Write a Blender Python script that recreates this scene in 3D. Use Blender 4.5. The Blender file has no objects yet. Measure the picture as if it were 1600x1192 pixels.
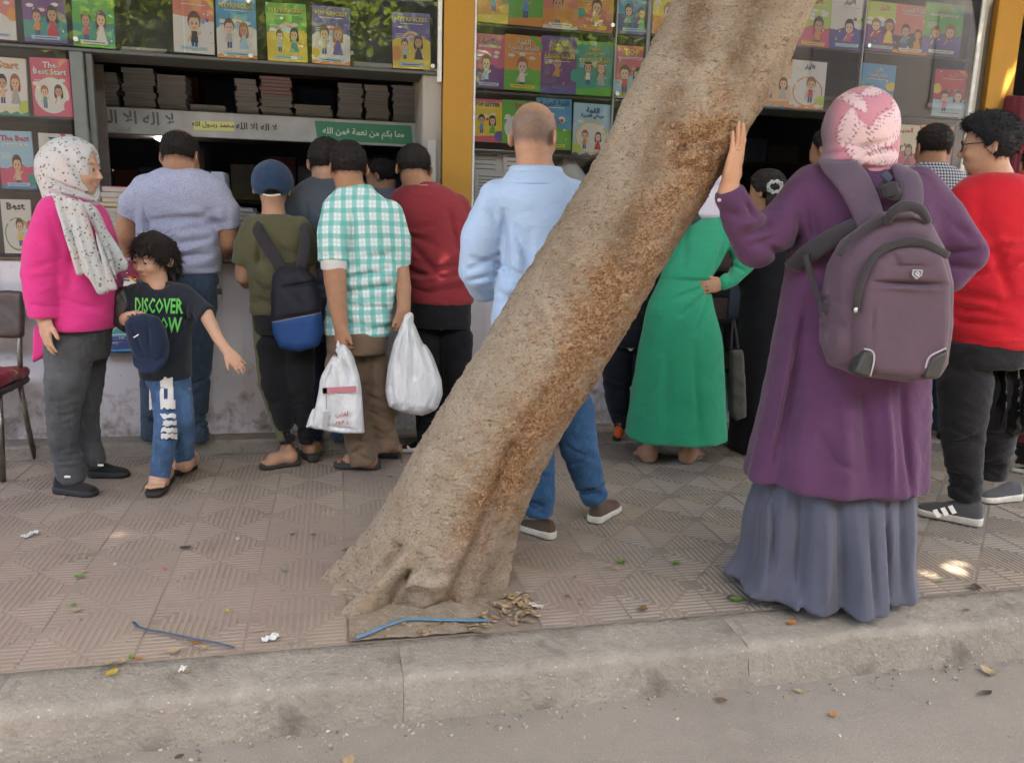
import bpy, bmesh, math, random
import numpy as np
from mathutils import Vector, Matrix
random.seed(7); np.random.seed(7)
D_ = bpy.data; SC = bpy.context.scene; COL = SC.collection
R_ = math.radians

# ------------------------------------------------------------------ camera, sky, sun, exposure
CAM_H, FPX = 1.25, 1250.0                     # eye height over the pavement, focal length for a 1600 px wide frame
PITCH, ROLL = math.atan(252 / 1250.0), 0.0286
_F = np.array([0, math.cos(PITCH), -math.sin(PITCH)]); _U = np.array([0, math.sin(PITCH), math.cos(PITCH)]); _R = np.array([1., 0, 0])
CR = math.cos(ROLL) * _R + math.sin(ROLL) * _U; CU = -math.sin(ROLL) * _R + math.cos(ROLL) * _U; CF = _F
CC = np.array([0, 0, CAM_H])
cd = D_.cameras.new('camera'); cam = D_.objects.new('camera', cd); COL.objects.link(cam); SC.camera = cam
cd.sensor_width = 36; cd.lens = 36 * FPX / 1600; cd.clip_end = 500; cd.clip_start = .05
cam.matrix_world = Matrix(((CR[0], CU[0], -CF[0], 0), (CR[1], CU[1], -CF[1], 0), (CR[2], CU[2], -CF[2], CAM_H), (0, 0, 0, 1)))

SUN_EL, SUN_AZ = R_(67), R_(150)              # azimuth clockwise from +Y: the sun stands behind the viewer's right shoulder
SUN_DIR = np.array([math.sin(SUN_AZ) * math.cos(SUN_EL), math.cos(SUN_AZ) * math.cos(SUN_EL), math.sin(SUN_EL)])
w = D_.worlds.new('World'); SC.world = w; w.use_nodes = True
nt = w.node_tree; nt.nodes.clear()
sky = nt.nodes.new('ShaderNodeTexSky'); sky.sky_type = 'NISHITA'; sky.sun_disc = False
sky.sun_elevation = SUN_EL; sky.sun_rotation = SUN_AZ; sky.dust_density = 3.0; sky.air_density = 1.0; sky.ozone_density = 1.0
bg = nt.nodes.new('ShaderNodeBackground'); bg.inputs[1].default_value = 0.15
wo = nt.nodes.new('ShaderNodeOutputWorld'); nt.links.new(sky.outputs[0], bg.inputs[0]); nt.links.new(bg.outputs[0], wo.inputs[0])
sd = D_.lights.new('sun', 'SUN'); sd.energy = 4.0; sd.angle = R_(0.53); sd.color = (1, .94, .84)
so = D_.objects.new('sun', sd); COL.objects.link(so); so.location = (6, -8, 12)
so.rotation_euler = Vector(SUN_DIR).to_track_quat('Z', 'Y').to_euler()
vs = SC.view_settings; vs.view_transform = 'Standard'; vs.look = 'None'; vs.gamma = 1; vs.exposure = 3.5; vs.use_white_balance = True; vs.white_balance_temperature = 7900; vs.white_balance_tint = 15; vs.use_curve_mapping = False
SC.cycles.max_bounces = 5; SC.cycles.diffuse_bounces = 2; SC.cycles.glossy_bounces = 3; SC.cycles.transparent_max_bounces = 10
SC.cycles.caustics_reflective = False; SC.cycles.caustics_refractive = False

# ------------------------------------------------------------------ measuring helpers (photo pixel -> place in the world at a known distance)
def ray(px, py): return CF + CR * ((px - 800) / FPX) + CU * ((596 - py) / FPX)
def at(px, py, Y):
    d = ray(px, py); return CC + d * (Y / d[1])
def ground(px, py, z=0.0):
    d = ray(px, py); return CC + d * ((z - CAM_H) / d[2])
WA = R_(12.5)                                  # the shop front runs 12.5 degrees off the picture plane
WD = np.array([math.cos(WA), math.sin(WA), 0]); WN = np.array([math.sin(WA), -math.cos(WA), 0]); WO = np.array([0, 4.55, 0])
def wallpt(s, z, out=0.0): return WO + WD * s + WN * out + np.array([0, 0, z])
def walluv(px, py, out=0.0):
    d = ray(px, py); t = ((WO + WN * out - CC) @ WN) / (d @ WN); P = CC + d * t
    return float((P - WO) @ WD), float(P[2])

# ------------------------------------------------------------------ objects
def empty(name, loc, label=None, cat=None, group=None):
    o = D_.objects.new(name, None); COL.objects.link(o); o.location = loc; o.empty_display_size = .1
    tag(o, label, cat, group); return o
def tag(o, label=None, cat=None, group=None, kind=None):
    if label: o['label'] = label
    if cat: o['category'] = cat
    if group: o['group'] = group
    if kind: o['kind'] = kind
    return o
def link(name, me, mat=None, parent=None, loc=None, rz=None):
    o = D_.objects.new(name, me); COL.objects.link(o)
    if mat is not None and len(me.materials) == 0: me.materials.append(mat)
    if parent is not None: o.parent = parent
    if loc is not None: o.location = loc
    if rz is not None: o.rotation_euler = (0, 0, rz)
    return o
def mesh_np(name, V, Q, smooth=True):
    """mesh from arrays: V (n,3), Q (m,4) quads or (m,3)"""
    V = np.asarray(V, np.float32); Q = np.asarray(Q, np.int32); k = Q.shape[1]
    me = D_.meshes.new(name); me.vertices.add(len(V)); me.vertices.foreach_set('co', V.ravel())
    me.loops.add(Q.size); me.loops.foreach_set('vertex_index', Q.ravel())
    me.polygons.add(len(Q)); me.polygons.foreach_set('loop_start', np.arange(0, Q.size, k, dtype=np.int32))
    me.polygons.foreach_set('loop_total', np.full(len(Q), k, np.int32))
    me.polygons.foreach_set('use_smooth', np.full(len(Q), smooth, bool))
    me.update(calc_edges=True); me.validate(); return me
def set_col(me, C, name='Col'):
    a = me.color_attributes.new(name, 'FLOAT_COLOR', 'POINT'); C = np.asarray(C, np.float32)
    if C.shape[1] == 3: C = np.c_[C, np.ones(len(C), np.float32)]
    a.data.foreach_set('color', C.ravel())
def verts_np(me):
    a = np.empty(len(me.vertices) * 3, np.float32); me.vertices.foreach_get('co', a); return a.reshape(-1, 3)

class MB:
    """collects polygons into one mesh"""
    def __init__(s): s.v = []; s.f = []; s.m = []; s.c = []
    def poly(s, pts, mi=0, col=None):
        n = len(s.v); s.v += [tuple(p) for p in pts]; s.f.append(tuple(range(n, n + len(pts)))); s.m.append(mi); s.c.append(col)
    def box(s, x0, x1, y0, y1, z0, z1, mi=0, M=None, b=0.0, col=None):
        if b > 0:
            bm = bmesh.new(); bmesh.ops.create_cube(bm, size=1)
            for v in bm.verts: v.co = ((x0 + x1) / 2 + v.co.x * (x1 - x0), (y0 + y1) / 2 + v.co.y * (y1 - y0), (z0 + z1) / 2 + v.co.z * (z1 - z0))
            bmesh.ops.bevel(bm, geom=bm.edges[:], offset=b, segments=1, affect='EDGES', profile=.5)
            for f in bm.faces: s.poly([M @ v.co if M else v.co for v in f.verts], mi, col)
            bm.free(); return
        P = [Vector((x, y, z)) for x in (x0, x1) for y in (y0, y1) for z in (z0, z1)]
        if M: P = [M @ p for p in P]
        for q in ((0, 1, 3, 2), (4, 6, 7, 5), (0, 4, 5, 1), (2, 3, 7, 6), (0, 2, 6, 4), (1, 5, 7, 3)): s.poly([P[i] for i in q], mi, col)
    def tube(s, pts, r, n=8, mi=0, caps=True, col=None, flat=1.0, up=(0, 0, 1)):
        pts = [Vector(p) for p in pts]; rr = r if isinstance(r, (list, tuple)) else [r] * len(pts); base = len(s.v); upv = Vector(up)
        for i, p in enumerate(pts):
            t = (pts[min(i + 1, len(pts) - 1)] - pts[max(i - 1, 0)]).normalized()
            a = t.cross(upv)
            if a.length < 1e-3: a = t.cross(Vector((0, 1, 0)))
            a.normalize(); b = a.cross(t).normalized()
            for j in range(n):
                th = 2 * math.pi * j / n; s.v.append(tuple(p + a * math.cos(th) * rr[i] + b * math.sin(th) * rr[i] * flat))
        for i in range(len(pts) - 1):
            for j in range(n):
                k = (j + 1) % n; s.f.append((base + i * n + j, base + i * n + k, base + (i + 1) * n + k, base + (i + 1) * n + j)); s.m.append(mi); s.c.append(col)
        if caps:
            s.f.append(tuple(base + j for j in reversed(range(n)))); s.m.append(mi); s.c.append(col)
            e = base + (len(pts) - 1) * n; s.f.append(tuple(e + j for j in range(n))); s.m.append(mi); s.c.append(col)
    def build(s, name, mats, parent=None, loc=None, rz=None, smooth=False, weld=False):
        me = D_.meshes.new(name); me.from_pydata(s.v, [], s.f); me.polygons.foreach_set('material_index', s.m)
        if not isinstance(mats, (list, tuple)): mats = [mats]
        for m_ in mats: me.materials.append(m_)
        if smooth: me.polygons.foreach_set('use_smooth', [True] * len(s.f))
        if any(c is not None for c in s.c):
            a = me.color_attributes.new('Col', 'FLOAT_COLOR', 'CORNER'); buf = []
            for f, c in zip(s.f, s.c): buf += ([*(c or (1, 1, 1)), 1.0]) * len(f)
            a.data.foreach_set('color', buf)
        me.update(); return link(name, me, None, parent, loc, rz)

# ------------------------------------------------------------------ signed-distance modelling
def smin(a, b, k):
    if k <= 0: return np.minimum(a, b)
    h = np.maximum(k - np.abs(a - b), 0) / k; return np.minimum(a, b) - h * h * k * .25
def smax(a, b, k): return -smin(-a, -b, k)
def wob(P, fx, fy, fz, ph=0., warp=1.2):
    """smooth pseudo-noise in [-1,1]"""
    x, y, z = P[:, 0] * fx, P[:, 1] * fy, P[:, 2] * fz
    a = np.sin(x + ph + warp * np.sin(.63 * y + .81 * z + 1.7 * ph)); b = np.sin(y * 1.1 + 2.1 * ph + warp * np.sin(.71 * z + .57 * x + ph)); c = np.sin(z * .93 + 3.3 * ph + warp * np.sin(.83 * x + .49 * y + 2 * ph))
    return (a + b + c) / 3
def segdist(P, a, b):
    a, b = np.asarray(a, float), np.asarray(b, float); d = b - a; t = np.clip(((P - a) @ d) / max(d @ d, 1e-9), 0, 1)
    return np.linalg.norm(P - a - t[:, None] * d, axis=1), t

class Fld:
    def __init__(s, h=.008): s.h = h; s.ops = []
    # --- primitives are queued with their bounds, then rasterised block by block
    def cone(s, a, b, ra, rb, k=.02, sub=False, flat=False): 
        a, b = np.asarray(a, float), np.asarray(b, float); r = max(ra, rb)
        def f(X, Y, Z):
            d = b - a; L = max(d @ d, 1e-9)
            t = np.clip(((X - a[0]) * d[0] + (Y - a[1]) * d[1] + (Z - a[2]) * d[2]) / L, 0, 1)
            q = np.sqrt((X - a[0] - t * d[0]) ** 2 + (Y - a[1] - t * d[1]) ** 2 + (Z - a[2] - t * d[2]) ** 2) - (ra + t * (rb - ra))
            if flat: q = smax(q, ((X - b[0]) * d[0] + (Y - b[1]) * d[1] + (Z - b[2]) * d[2]) / math.sqrt(L) - .006, .004)
            return q
        s.ops.append((f, np.minimum(a, b) - r, np.maximum(a, b) + r, k, sub)); return s
    def chain(s, pts, k=.02, flat=False):
        """pts: list of (point, radius)"""
        fs = []; lo = np.full(3, 9e9); hi = -lo
        for i, ((a, ra), (b, rb)) in enumerate(zip(pts[:-1], pts[1:])):
            t_ = Fld(s.h); t_.cone(a, b, ra, rb, k, False, flat and i == len(pts) - 2); o = t_.ops[0]; fs.append(o[0]); lo = np.minimum(lo, o[1]); hi = np.maximum(hi, o[2])
        def f(X, Y, Z):
            d = fs[0](X, Y, Z)
            for g in fs[1:]: d = smin(d, g(X, Y, Z), .004)
            return d
        s.ops.append((f, lo, hi, k, False)); return s
    def ell(s, c, r, M=None, k=.02, sub=False):
        c = np.asarray(c, float); r = np.asarray(r, float); A = np.eye(3) if M is None else np.asarray(M, float)   # columns of A = local axes
        def f(X, Y, Z):
            x, y, z = X - c[0], Y - c[1], Z - c[2]
            l = [(x * A[0, i] + y * A[1, i] + z * A[2, i]) / r[i] for i in range(3)]
            k0 = np.sqrt(l[0] ** 2 + l[1] ** 2 + l[2] ** 2); k1 = np.sqrt((l[0] / r[0]) ** 2 + (l[1] / r[1]) ** 2 + (l[2] / r[2]) ** 2)
            return k0 * (k0 - 1) / np.maximum(k1, 1e-6)
        e = np.sqrt(((A * r) ** 2).sum(1)); s.ops.append((f, c - e, c + e, k, sub)); return s
    def loft(s, st, k=.02, p=2.2, fold=None, sub=False, rnd=.02, yaw=0.):
        """st: stations (centre, half width, half depth) ordered in height"""
        st = sorted(st, key=lambda q: q[0][2]); z = np.array([q[0][2] for q in st]); cx = np.array([q[0][0] for q in st]); cy = np.array([q[0][1] for q in st])
        a = np.array([q[1] for q in st]); b = np.array([q[2] for q in st]); cyw, syw = math.cos(yaw), math.sin(yaw)
        def sm(Z, v):
            # smooth (cosine-free Catmull-Rom) interpolation in height
            zz = np.clip(Z, z[0], z[-1]); i = np.clip(np.searchsorted(z, zz) - 1, 0, len(z) - 2)
            m = np.gradient(v, z) if len(z) > 2 else np.full(len(z), (v[1] - v[0]) / (z[1] - z[0]))
            h = z[i + 1] - z[i]; t = (zz - z[i]) / h
            return (2 * t ** 3 - 3 * t ** 2 + 1) * v[i] + (t ** 3 - 2 * t ** 2 + t) * h * m[i] + (-2 * t ** 3 + 3 * t ** 2) * v[i + 1] + (t ** 3 - t ** 2) * h * m[i + 1]
        def f(X, Y, Z):
            z1 = Z[:1, :1, :]; A, B, CX, CY = sm(z1, a), sm(z1, b), sm(z1, cx), sm(z1, cy)
            u, v = X - CX, Y - CY
            if yaw: u, v = u * cyw + v * syw, -u * syw + v * cyw
            q = (np.abs(u / A) ** p + np.abs(v / B) ** p) ** (1 / p)
            sc = np.minimum(A, B)
            if fold is not None: q = q / fold(np.arctan2(v / B, u / A), Z)
            d = (q - 1) * sc
            return smax(d, np.maximum(z[0] - Z, Z - z[-1]), rnd)
        e = max(a.max(), b.max()) * 1.25
        s.ops.append((f, np.array([cx.min() - e, cy.min() - e, z[0]]), np.array([cx.max() + e, cy.max() + e, z[-1]]), k, sub)); return s
    def extr(s, poly, yc, hd, R, k=.01, sub=False, slope=(0., 0.)):
        """rounded slab: outline (x,z) standing across the view, half thickness hd, edge rounding R; yc + slope*(x-x0, z-z0)"""
        P = np.asarray(poly, float); x0, z0 = P.mean(0)
        def f(X, Y, Z):
            x2, z2 = X[:, :1, :], Z[:, :1, :]; x2, z2 = np.broadcast_arrays(x2, z2); d = np.full(x2.shape, 9e9); sg = np.ones(x2.shape); n = len(P)
            for i in range(n):
                ax, az = P[i]; bx, bz = P[i - 1]; ex, ez = bx - ax, bz - az; wx, wz = x2 - ax, z2 - az
                t = np.clip((wx * ex + wz * ez) / max(ex * ex + ez * ez, 1e-12), 0, 1); d = np.minimum(d, (wx - ex * t) ** 2 + (wz - ez * t) ** 2)
                c1 = z2 >= az; c2 = z2 < bz; c3 = ex * wz > ez * wx; fl = (c1 & c2 & c3) | (~c1 & ~c2 & ~c3); sg = np.where(fl, -sg, sg)
            d2 = sg * np.sqrt(d); q0 = np.maximum(d2 + R, 0) / R; q1 = np.abs(Y - yc - slope[0] * (X - x0) - slope[1] * (Z - z0)) / hd
            return (np.sqrt(q0 ** 2 + q1 ** 2) - 1) * min(R, hd)
        e = hd + abs(slope[0]) * np.ptp(P[:, 0]) * .6 + abs(slope[1]) * np.ptp(P[:, 1]) * .6
        s.ops.append((f, np.array([P[:, 0].min(), yc - e, P[:, 1].min()]), np.array([P[:, 0].max(), yc + e, P[:, 1].max()]), k, sub)); return s
    def build(s):
        h = s.h; ad = [o for o in s.ops if not o[4]]
        lo = np.min([o[1] for o in ad], 0) - 4 * h; hi = np.max([o[2] for o in ad], 0) + 4 * h
        n = np.ceil((hi - lo) / h).astype(int) + 1; s.lo = lo; s.n = n
        ax = [lo[i] + h * np.arange(n[i]) for i in range(3)]; s.D = np.full(n, 1.0, np.float32)
        for f, a, b, k, sub in s.ops:
            m = k + 3 * h; i0 = np.clip(np.floor((a - m - lo) / h).astype(int), 0, n - 1); i1 = np.clip(np.ceil((b + m - lo) / h).astype(int) + 1, 1, n)
            if np.any(i1 <= i0): continue
            sl = tuple(slice(i0[i], i1[i]) for i in range(3))
            d = f(ax[0][sl[0]][:, None, None], ax[1][sl[1]][None, :, None], ax[2][sl[2]][None, None, :]).astype(np.float32)
            s.D[sl] = smax(s.D[sl], -d, k) if sub else smin(s.D[sl], d, k)
        return s
    def band(s, f, wd=.03):
        """add f(P) to the field near the surface (folds, wrinkles)"""
        I = np.nonzero(np.abs(s.D) < wd); P = s.lo + s.h * np.stack(I, 1); s.D[I] += f(P).astype(np.float32); return s
    def cut(s, f, k=0.004):
        """keep where f(P) < 0"""
        I = np.nonzero(s.D < .04); P = s.lo + s.h * np.stack(I, 1); s.D[I] = smax(s.D[I], f(P).astype(np.float32), k); return s
    def mesh(s, name, base=(0, 0, 0), relax=1):
        D = s.D; sg = D < 0; c = np.zeros(np.array(D.shape) - 1, np.int8)
        offs = [(i, j, k) for i in (0, 1) for j in (0, 1) for k in (0, 1)]
        for o in offs: c += sg[o[0]:D.shape[0] - 1 + o[0], o[1]:D.shape[1] - 1 + o[1], o[2]:D.shape[2] - 1 + o[2]]
        act = (c > 0) & (c < 8); I = np.stack(np.nonzero(act), 1); idx = np.full(act.shape, -1, np.int32); idx[act] = np.arange(len(I))
        acc = np.zeros((len(I), 3)); cnt = np.zeros(len(I))
        val = {o: D[I[:, 0] + o[0], I[:, 1] + o[1], I[:, 2] + o[2]] for o in offs}
        for o in offs:
            for ax in range(3):
                if o[ax]: continue
                o2 = list(o); o2[ax] = 1; va, vb = val[o], val[tuple(o2)]; m = (va < 0) != (vb < 0)
                t = np.where(m, va / np.where(va == vb, 1, va - vb), 0); p = np.tile(np.array(o, float), (len(I), 1)); p[:, ax] = t
                acc[m] += p[m]; cnt[m] += 1
        V = s.lo + s.h * (I + acc / cnt[:, None]); Q = []
        for ax in range(3):
            u, v = (ax + 1) % 3, (ax + 2) % 3; sl0 = [slice(None)] * 3; sl1 = [slice(None)] * 3; sl0[ax] = slice(0, -1); sl1[ax] = slice(1, None)
            A, B = sg[tuple(sl0)], sg[tuple(sl1)]; df = A != B; J = np.stack(np.nonzero(df), 1); J = J[(J[:, u] > 0) & (J[:, v] > 0) & (J[:, u] < D.shape[u] - 1) & (J[:, v] < D.shape[v] - 1)]
            fl = A[J[:, 0], J[:, 1], J[:, 2]]; q = []
            for du, dv_ in ((-1, -1), (0, -1), (0, 0), (-1, 0)):
                K = J.copy(); K[:, u] += du; K[:, v] += dv_; q.append(idx[K[:, 0], K[:, 1], K[:, 2]])
            q = np.stack(q, 1); q[~fl] = q[~fl][:, ::-1]; Q.append(q)
        Q = np.concatenate(Q); Q = Q[(Q >= 0).all(1)]
        for _ in range(relax):                      # light smoothing of the grid pattern
            S = np.zeros_like(V); n = np.zeros(len(V))
            for a, b in ((0, 1), (1, 2), (2, 3), (3, 0)):
                for i in range(3): S[:, i] += np.bincount(Q[:, a], V[Q[:, b], i], len(V)) + np.bincount(Q[:, b], V[Q[:, a], i], len(V))
                n += np.bincount(Q[:, a], minlength=len(V)) + np.bincount(Q[:, b], minlength=len(V))
            V = V * .5 + .5 * S / np.maximum(n, 1)[:, None]
        s.V = V
        return mesh_np(name, V - np.asarray(base), Q)
# ------------------------------------------------------------------ materials
class NT:
    def __init__(s, name):
        s.m = D_.materials.new(name); s.m.use_nodes = True; s.t = s.m.node_tree; s.t.nodes.clear()
        s.o = s.t.nodes.new('ShaderNodeOutputMaterial'); s.co = None
    def n(s, typ, **kw):
        x = s.t.nodes.new('ShaderNode' + typ)
        for k, v in kw.items(): setattr(x, k, v)
        return x
    def put(s, sock, v):
        if hasattr(v, 'is_linked') or isinstance(v, bpy.types.NodeSocket): s.t.links.new(v, sock)
        elif isinstance(v, (tuple, list)) and sock.type == 'RGBA': sock.default_value = (*v[:3], 1)
        else: sock.default_value = v
    def coord(s, scale=(1, 1, 1), rot=(0, 0, 0), src='Object'):
        c = s.n('TexCoord'); mp = s.n('Mapping'); s.put(mp.inputs[0], c.outputs[src]); mp.inputs['Scale'].default_value = scale; mp.inputs['Rotation'].default_value = rot
        return mp.outputs[0]
    def noise(s, scale, vec=None, detail=4, rough=.55, dist=0., color=False):
        x = s.n('TexNoise'); s.put(x.inputs['Vector'], vec if vec is not None else s.coord()); x.inputs['Scale'].default_value = scale; x.inputs['Detail'].default_value = detail; x.inputs['Roughness'].default_value = rough; x.inputs['Distortion'].default_value = dist
        return x.outputs[1 if color else 0]
    def vor(s, scale, vec=None, feature='F1', out=0, rnd=1.0):
        x = s.n('TexVoronoi', feature=feature); s.put(x.inputs['Vector'], vec if vec is not None else s.coord()); x.inputs['Scale'].default_value = scale; x.inputs['Randomness'].default_value = rnd
        return x.outputs[out]
    def wave(s, scale, vec=None, dist=0., detail=0., axis='X', prof='SIN'):
        x = s.n('TexWave', bands_direction=axis, wave_profile=prof); s.put(x.inputs['Vector'], vec if vec is not None else s.coord()); x.inputs['Scale'].default_value = scale; x.inputs['Distortion'].default_value = dist; x.inputs['Detail'].default_value = detail
        return x.outputs[1]
    def ramp(s, v, stops, interp='LINEAR'):
        x = s.n('ValToRGB'); s.put(x.inputs[0], v); e = x.color_ramp.elements; x.color_ramp.interpolation = interp
        while len(e) < len(stops): e.new(.5)
        for i, (p, c) in enumerate(stops):
            e[i].position = p; e[i].color = (*c, 1) if isinstance(c, (tuple, list)) else (c, c, c, 1)
        return x.outputs[0]
    def mix(s, f, a, b, mode='MIX'):
        x = s.n('MixRGB', blend_type=mode); s.put(x.inputs[0], f); s.put(x.inputs[1], a); s.put(x.inputs[2], b); return x.outputs[0]
    def math(s, op, a, b=0., clamp=False):
        x = s.n('Math', operation=op, use_clamp=clamp); s.put(x.inputs[0], a); s.put(x.inputs[1], b); return x.outputs[0]
    def attr(s, name='Col', out='Color'):
        x = s.n('Attribute', attribute_name=name); return x.outputs[out]
    def sep(s, v):
        x = s.n('SeparateXYZ'); s.put(x.inputs[0], v); return x.outputs
    def bump(s, h, strength=.3, dist=.01, prev=None):
        x = s.n('Bump'); s.put(x.inputs['Height'], h); x.inputs['Strength'].default_value = strength; x.inputs['Distance'].default_value = dist
        if prev is not None: s.put(x.inputs['Normal'], prev)
        return x.outputs[0]
    def out(s, col, rough=.8, nrm=None, spec=.3, metal=0., sheen=0., trans=0., emit=None, est=0., alpha=None, sss=0.):
        b = s.n('BsdfPrincipled'); s.put(b.inputs['Base Color'], col); s.put(b.inputs['Roughness'], rough); b.inputs['Specular IOR Level'].default_value = spec; s.put(b.inputs['Metallic'], metal)
        b.inputs['Sheen Weight'].default_value = sheen; b.inputs['Transmission Weight'].default_value = trans
        if sss: b.inputs['Subsurface Weight'].default_value = sss; b.inputs['Subsurface Radius'].default_value = (.01, .004, .002); b.inputs['Subsurface Scale'].default_value = 1.0
        if nrm is not None: s.put(b.inputs['Normal'], nrm)
        if emit is not None: s.put(b.inputs['Emission Color'], emit); b.inputs['Emission Strength'].default_value = est
        if alpha is not None: s.put(b.inputs['Alpha'], alpha)
        s.t.links.new(b.outputs[0], s.o.inputs[0]); return s.m
def hexc(h):
    c = [int(h[i:i + 2], 16) / 255 for i in (0, 2, 4)]
    return tuple(x / 12.92 if x <= .04045 else ((x + .055) / 1.055) ** 2.4 for x in c)
def mulc(c, k): return tuple(x * k for x in c)
_mc = {}
def once(f):
    def g(*a, **k):
        key = (f.__name__, a, tuple(sorted(k.items())))
        if key not in _mc: _mc[key] = f(*a, **k)
        return _mc[key]
    return g

@once
def plain(col, rough=.6, spec=.3, metal=0., var=.12, scale=18, bump=.12):
    t = NT('paint'); n = t.noise(scale, detail=5)
    c = t.mix(1.0, col, t.ramp(n, [(.3, 1 - var), (.7, 1 + var * .4)]), 'MULTIPLY')
    return t.out(c, rough, t.bump(t.noise(scale * 4), bump, .003), spec, metal)
@once
def fabric(col, var=.14, weave=900, wr=.35, sheen=.15, rough=.92, wrs=26, col2=None, stretch=(1, 1, 2.2)):
    """woven cloth: thread-scale relief, soft creases, slight fading"""
    t = NT('cloth'); n = t.noise(7, detail=5)
    base = t.mix(t.ramp(n, [(.35, 0.), (.65, 1.)]), mulc(col, 1 - var), mulc(col, 1 + var * .6)) if col2 is None else t.mix(t.ramp(t.noise(140, detail=3), [(.35, 0.), (.65, 1.)]), col, col2)
    cr = t.noise(wrs, t.coord(stretch), detail=3, rough=.5, dist=.8)
    b = t.bump(cr, wr * .9, .014); b = t.bump(t.noise(weave, detail=1), .1, .0015, b)
    return t.out(base, rough, b, .2, sheen=sheen)
@once
def attrcloth(var=.12, weave=900, wr=.3, sheen=.12, rough=.92, wrs=26):
    t = NT('printed_cloth'); n = t.noise(7, detail=5)
    c = t.mix(1.0, t.attr(), t.ramp(n, [(.3, 1 - var), (.7, 1.05)]), 'MULTIPLY')
    b = t.bump(t.noise(wrs, detail=3, dist=.8), wr, .012); b = t.bump(t.noise(weave, detail=1), .12, .0015, b)
    return t.out(c, rough, b, .2, sheen=sheen)
@once
def denim(col, fade=.5):
    t = NT('denim'); n = t.noise(6, detail=4); tw = t.wave(420, t.coord((1, 1, .6), (0, .5, 0)), 1.0, 1.0, 'X'); v = t.coord((1, 1, .35))
    c = t.mix(t.ramp(n, [(.35, 0.), (.7, fade)]), col, tuple(min(1, x * 2.3 + .02) for x in col))
    c = t.mix(1.0, c, t.ramp(tw, [(0, .85), (1, 1.1)]), 'MULTIPLY'); c = t.mix(t.ramp(t.noise(60, v, 4), [(.55, 0.), (.75, .25)]), c, tuple(min(1, x * 3 + .05) for x in col))
    b = t.bump(t.noise(24, t.coord((1, 1, 1.8)), 3, .5, .8), .45, .012); b = t.bump(tw, .1, .001, b)
    return t.out(c, .9, b, .2, sheen=.1)
@once
def skin():
    t = NT('skin'); n = t.noise(35, detail=4); f = t.noise(9, detail=3)
    c = t.mix(1.0, t.attr(), t.ramp(n, [(.3, (.9, .86, .84)), (.7, (1.06, 1.03, 1.0))]), 'MULTIPLY'); c = t.mix(t.ramp(f, [(.45, 0.), (.75, .16)]), c, (.42, .14, .09), 'MIX')
    return t.out(c, .52, t.bump(t.noise(60, detail=4), .15, .004, t.bump(t.noise(330, detail=2), .22, .002)), .35, sss=.06)
@once
def hairmat(col=(.012, .009, .008), sc=160):
    t = NT('hair'); v = t.coord((1, 1, .22)); n = t.noise(sc, v, 4, .6, 1.2); l = t.noise(22, detail=3)
    c = t.mix(t.ramp(n, [(.35, 0.), (.75, 1.)]), mulc(col, .5), mulc(col, 2.4)); c = t.mix(t.ramp(l, [(.4, 0.), (.8, .4)]), c, mulc(col, 3))
    b = t.bump(l, .5, .02); b = t.bump(n, .9, .006, b)
    return t.out(c, .62, b, .22)
@once
def glassmat(tint=.94, rough=.0, dirt=.05):
    t = NT('window_glass'); fr = t.n('Fresnel'); fr.inputs[0].default_value = 1.5
    tr = t.n('BsdfTransparent'); tr.inputs[0].default_value = (tint, tint, tint, 1); gl = t.n('BsdfGlossy'); gl.inputs[0].default_value = (1, 1, 1, 1); gl.inputs['Roughness'].default_value = rough
    df = t.n('BsdfDiffuse'); df.inputs[0].default_value = (.55, .53, .5, 1)
    m1 = t.n('MixShader'); t.put(m1.inputs[0], t.math('MULTIPLY', fr.outputs[0], 1.15, True)); t.t.links.new(tr.outputs[0], m1.inputs[1]); t.t.links.new(gl.outputs[0], m1.inputs[2])
    m2 = t.n('MixShader'); t.put(m2.inputs[0], t.math('MULTIPLY', t.ramp(t.noise(2.3, detail=6), [(.4, .2), (.75, 1.)]), dirt)); t.t.links.new(m1.outputs[0], m2.inputs[1]); t.t.links.new(df.outputs[0], m2.inputs[2])
    t.t.links.new(m2.outputs[0], t.o.inputs[0]); return t.m
@once
def printmat():
    t = NT('printed_paper'); return t.out(t.attr(), .32, t.bump(t.noise(9, detail=2), .1, .01), .5)
@once
def paperedge(a=(.62, .6, .55), b=(.3, .29, .27)):
    t = NT('page_edges'); z = t.wave(160, t.coord(), .6, 2., 'Z'); return t.out(t.mix(t.ramp(z, [(.2, 0.), (.8, 1.)]), b, a), .85, t.bump(z, .3, .002))

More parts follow.
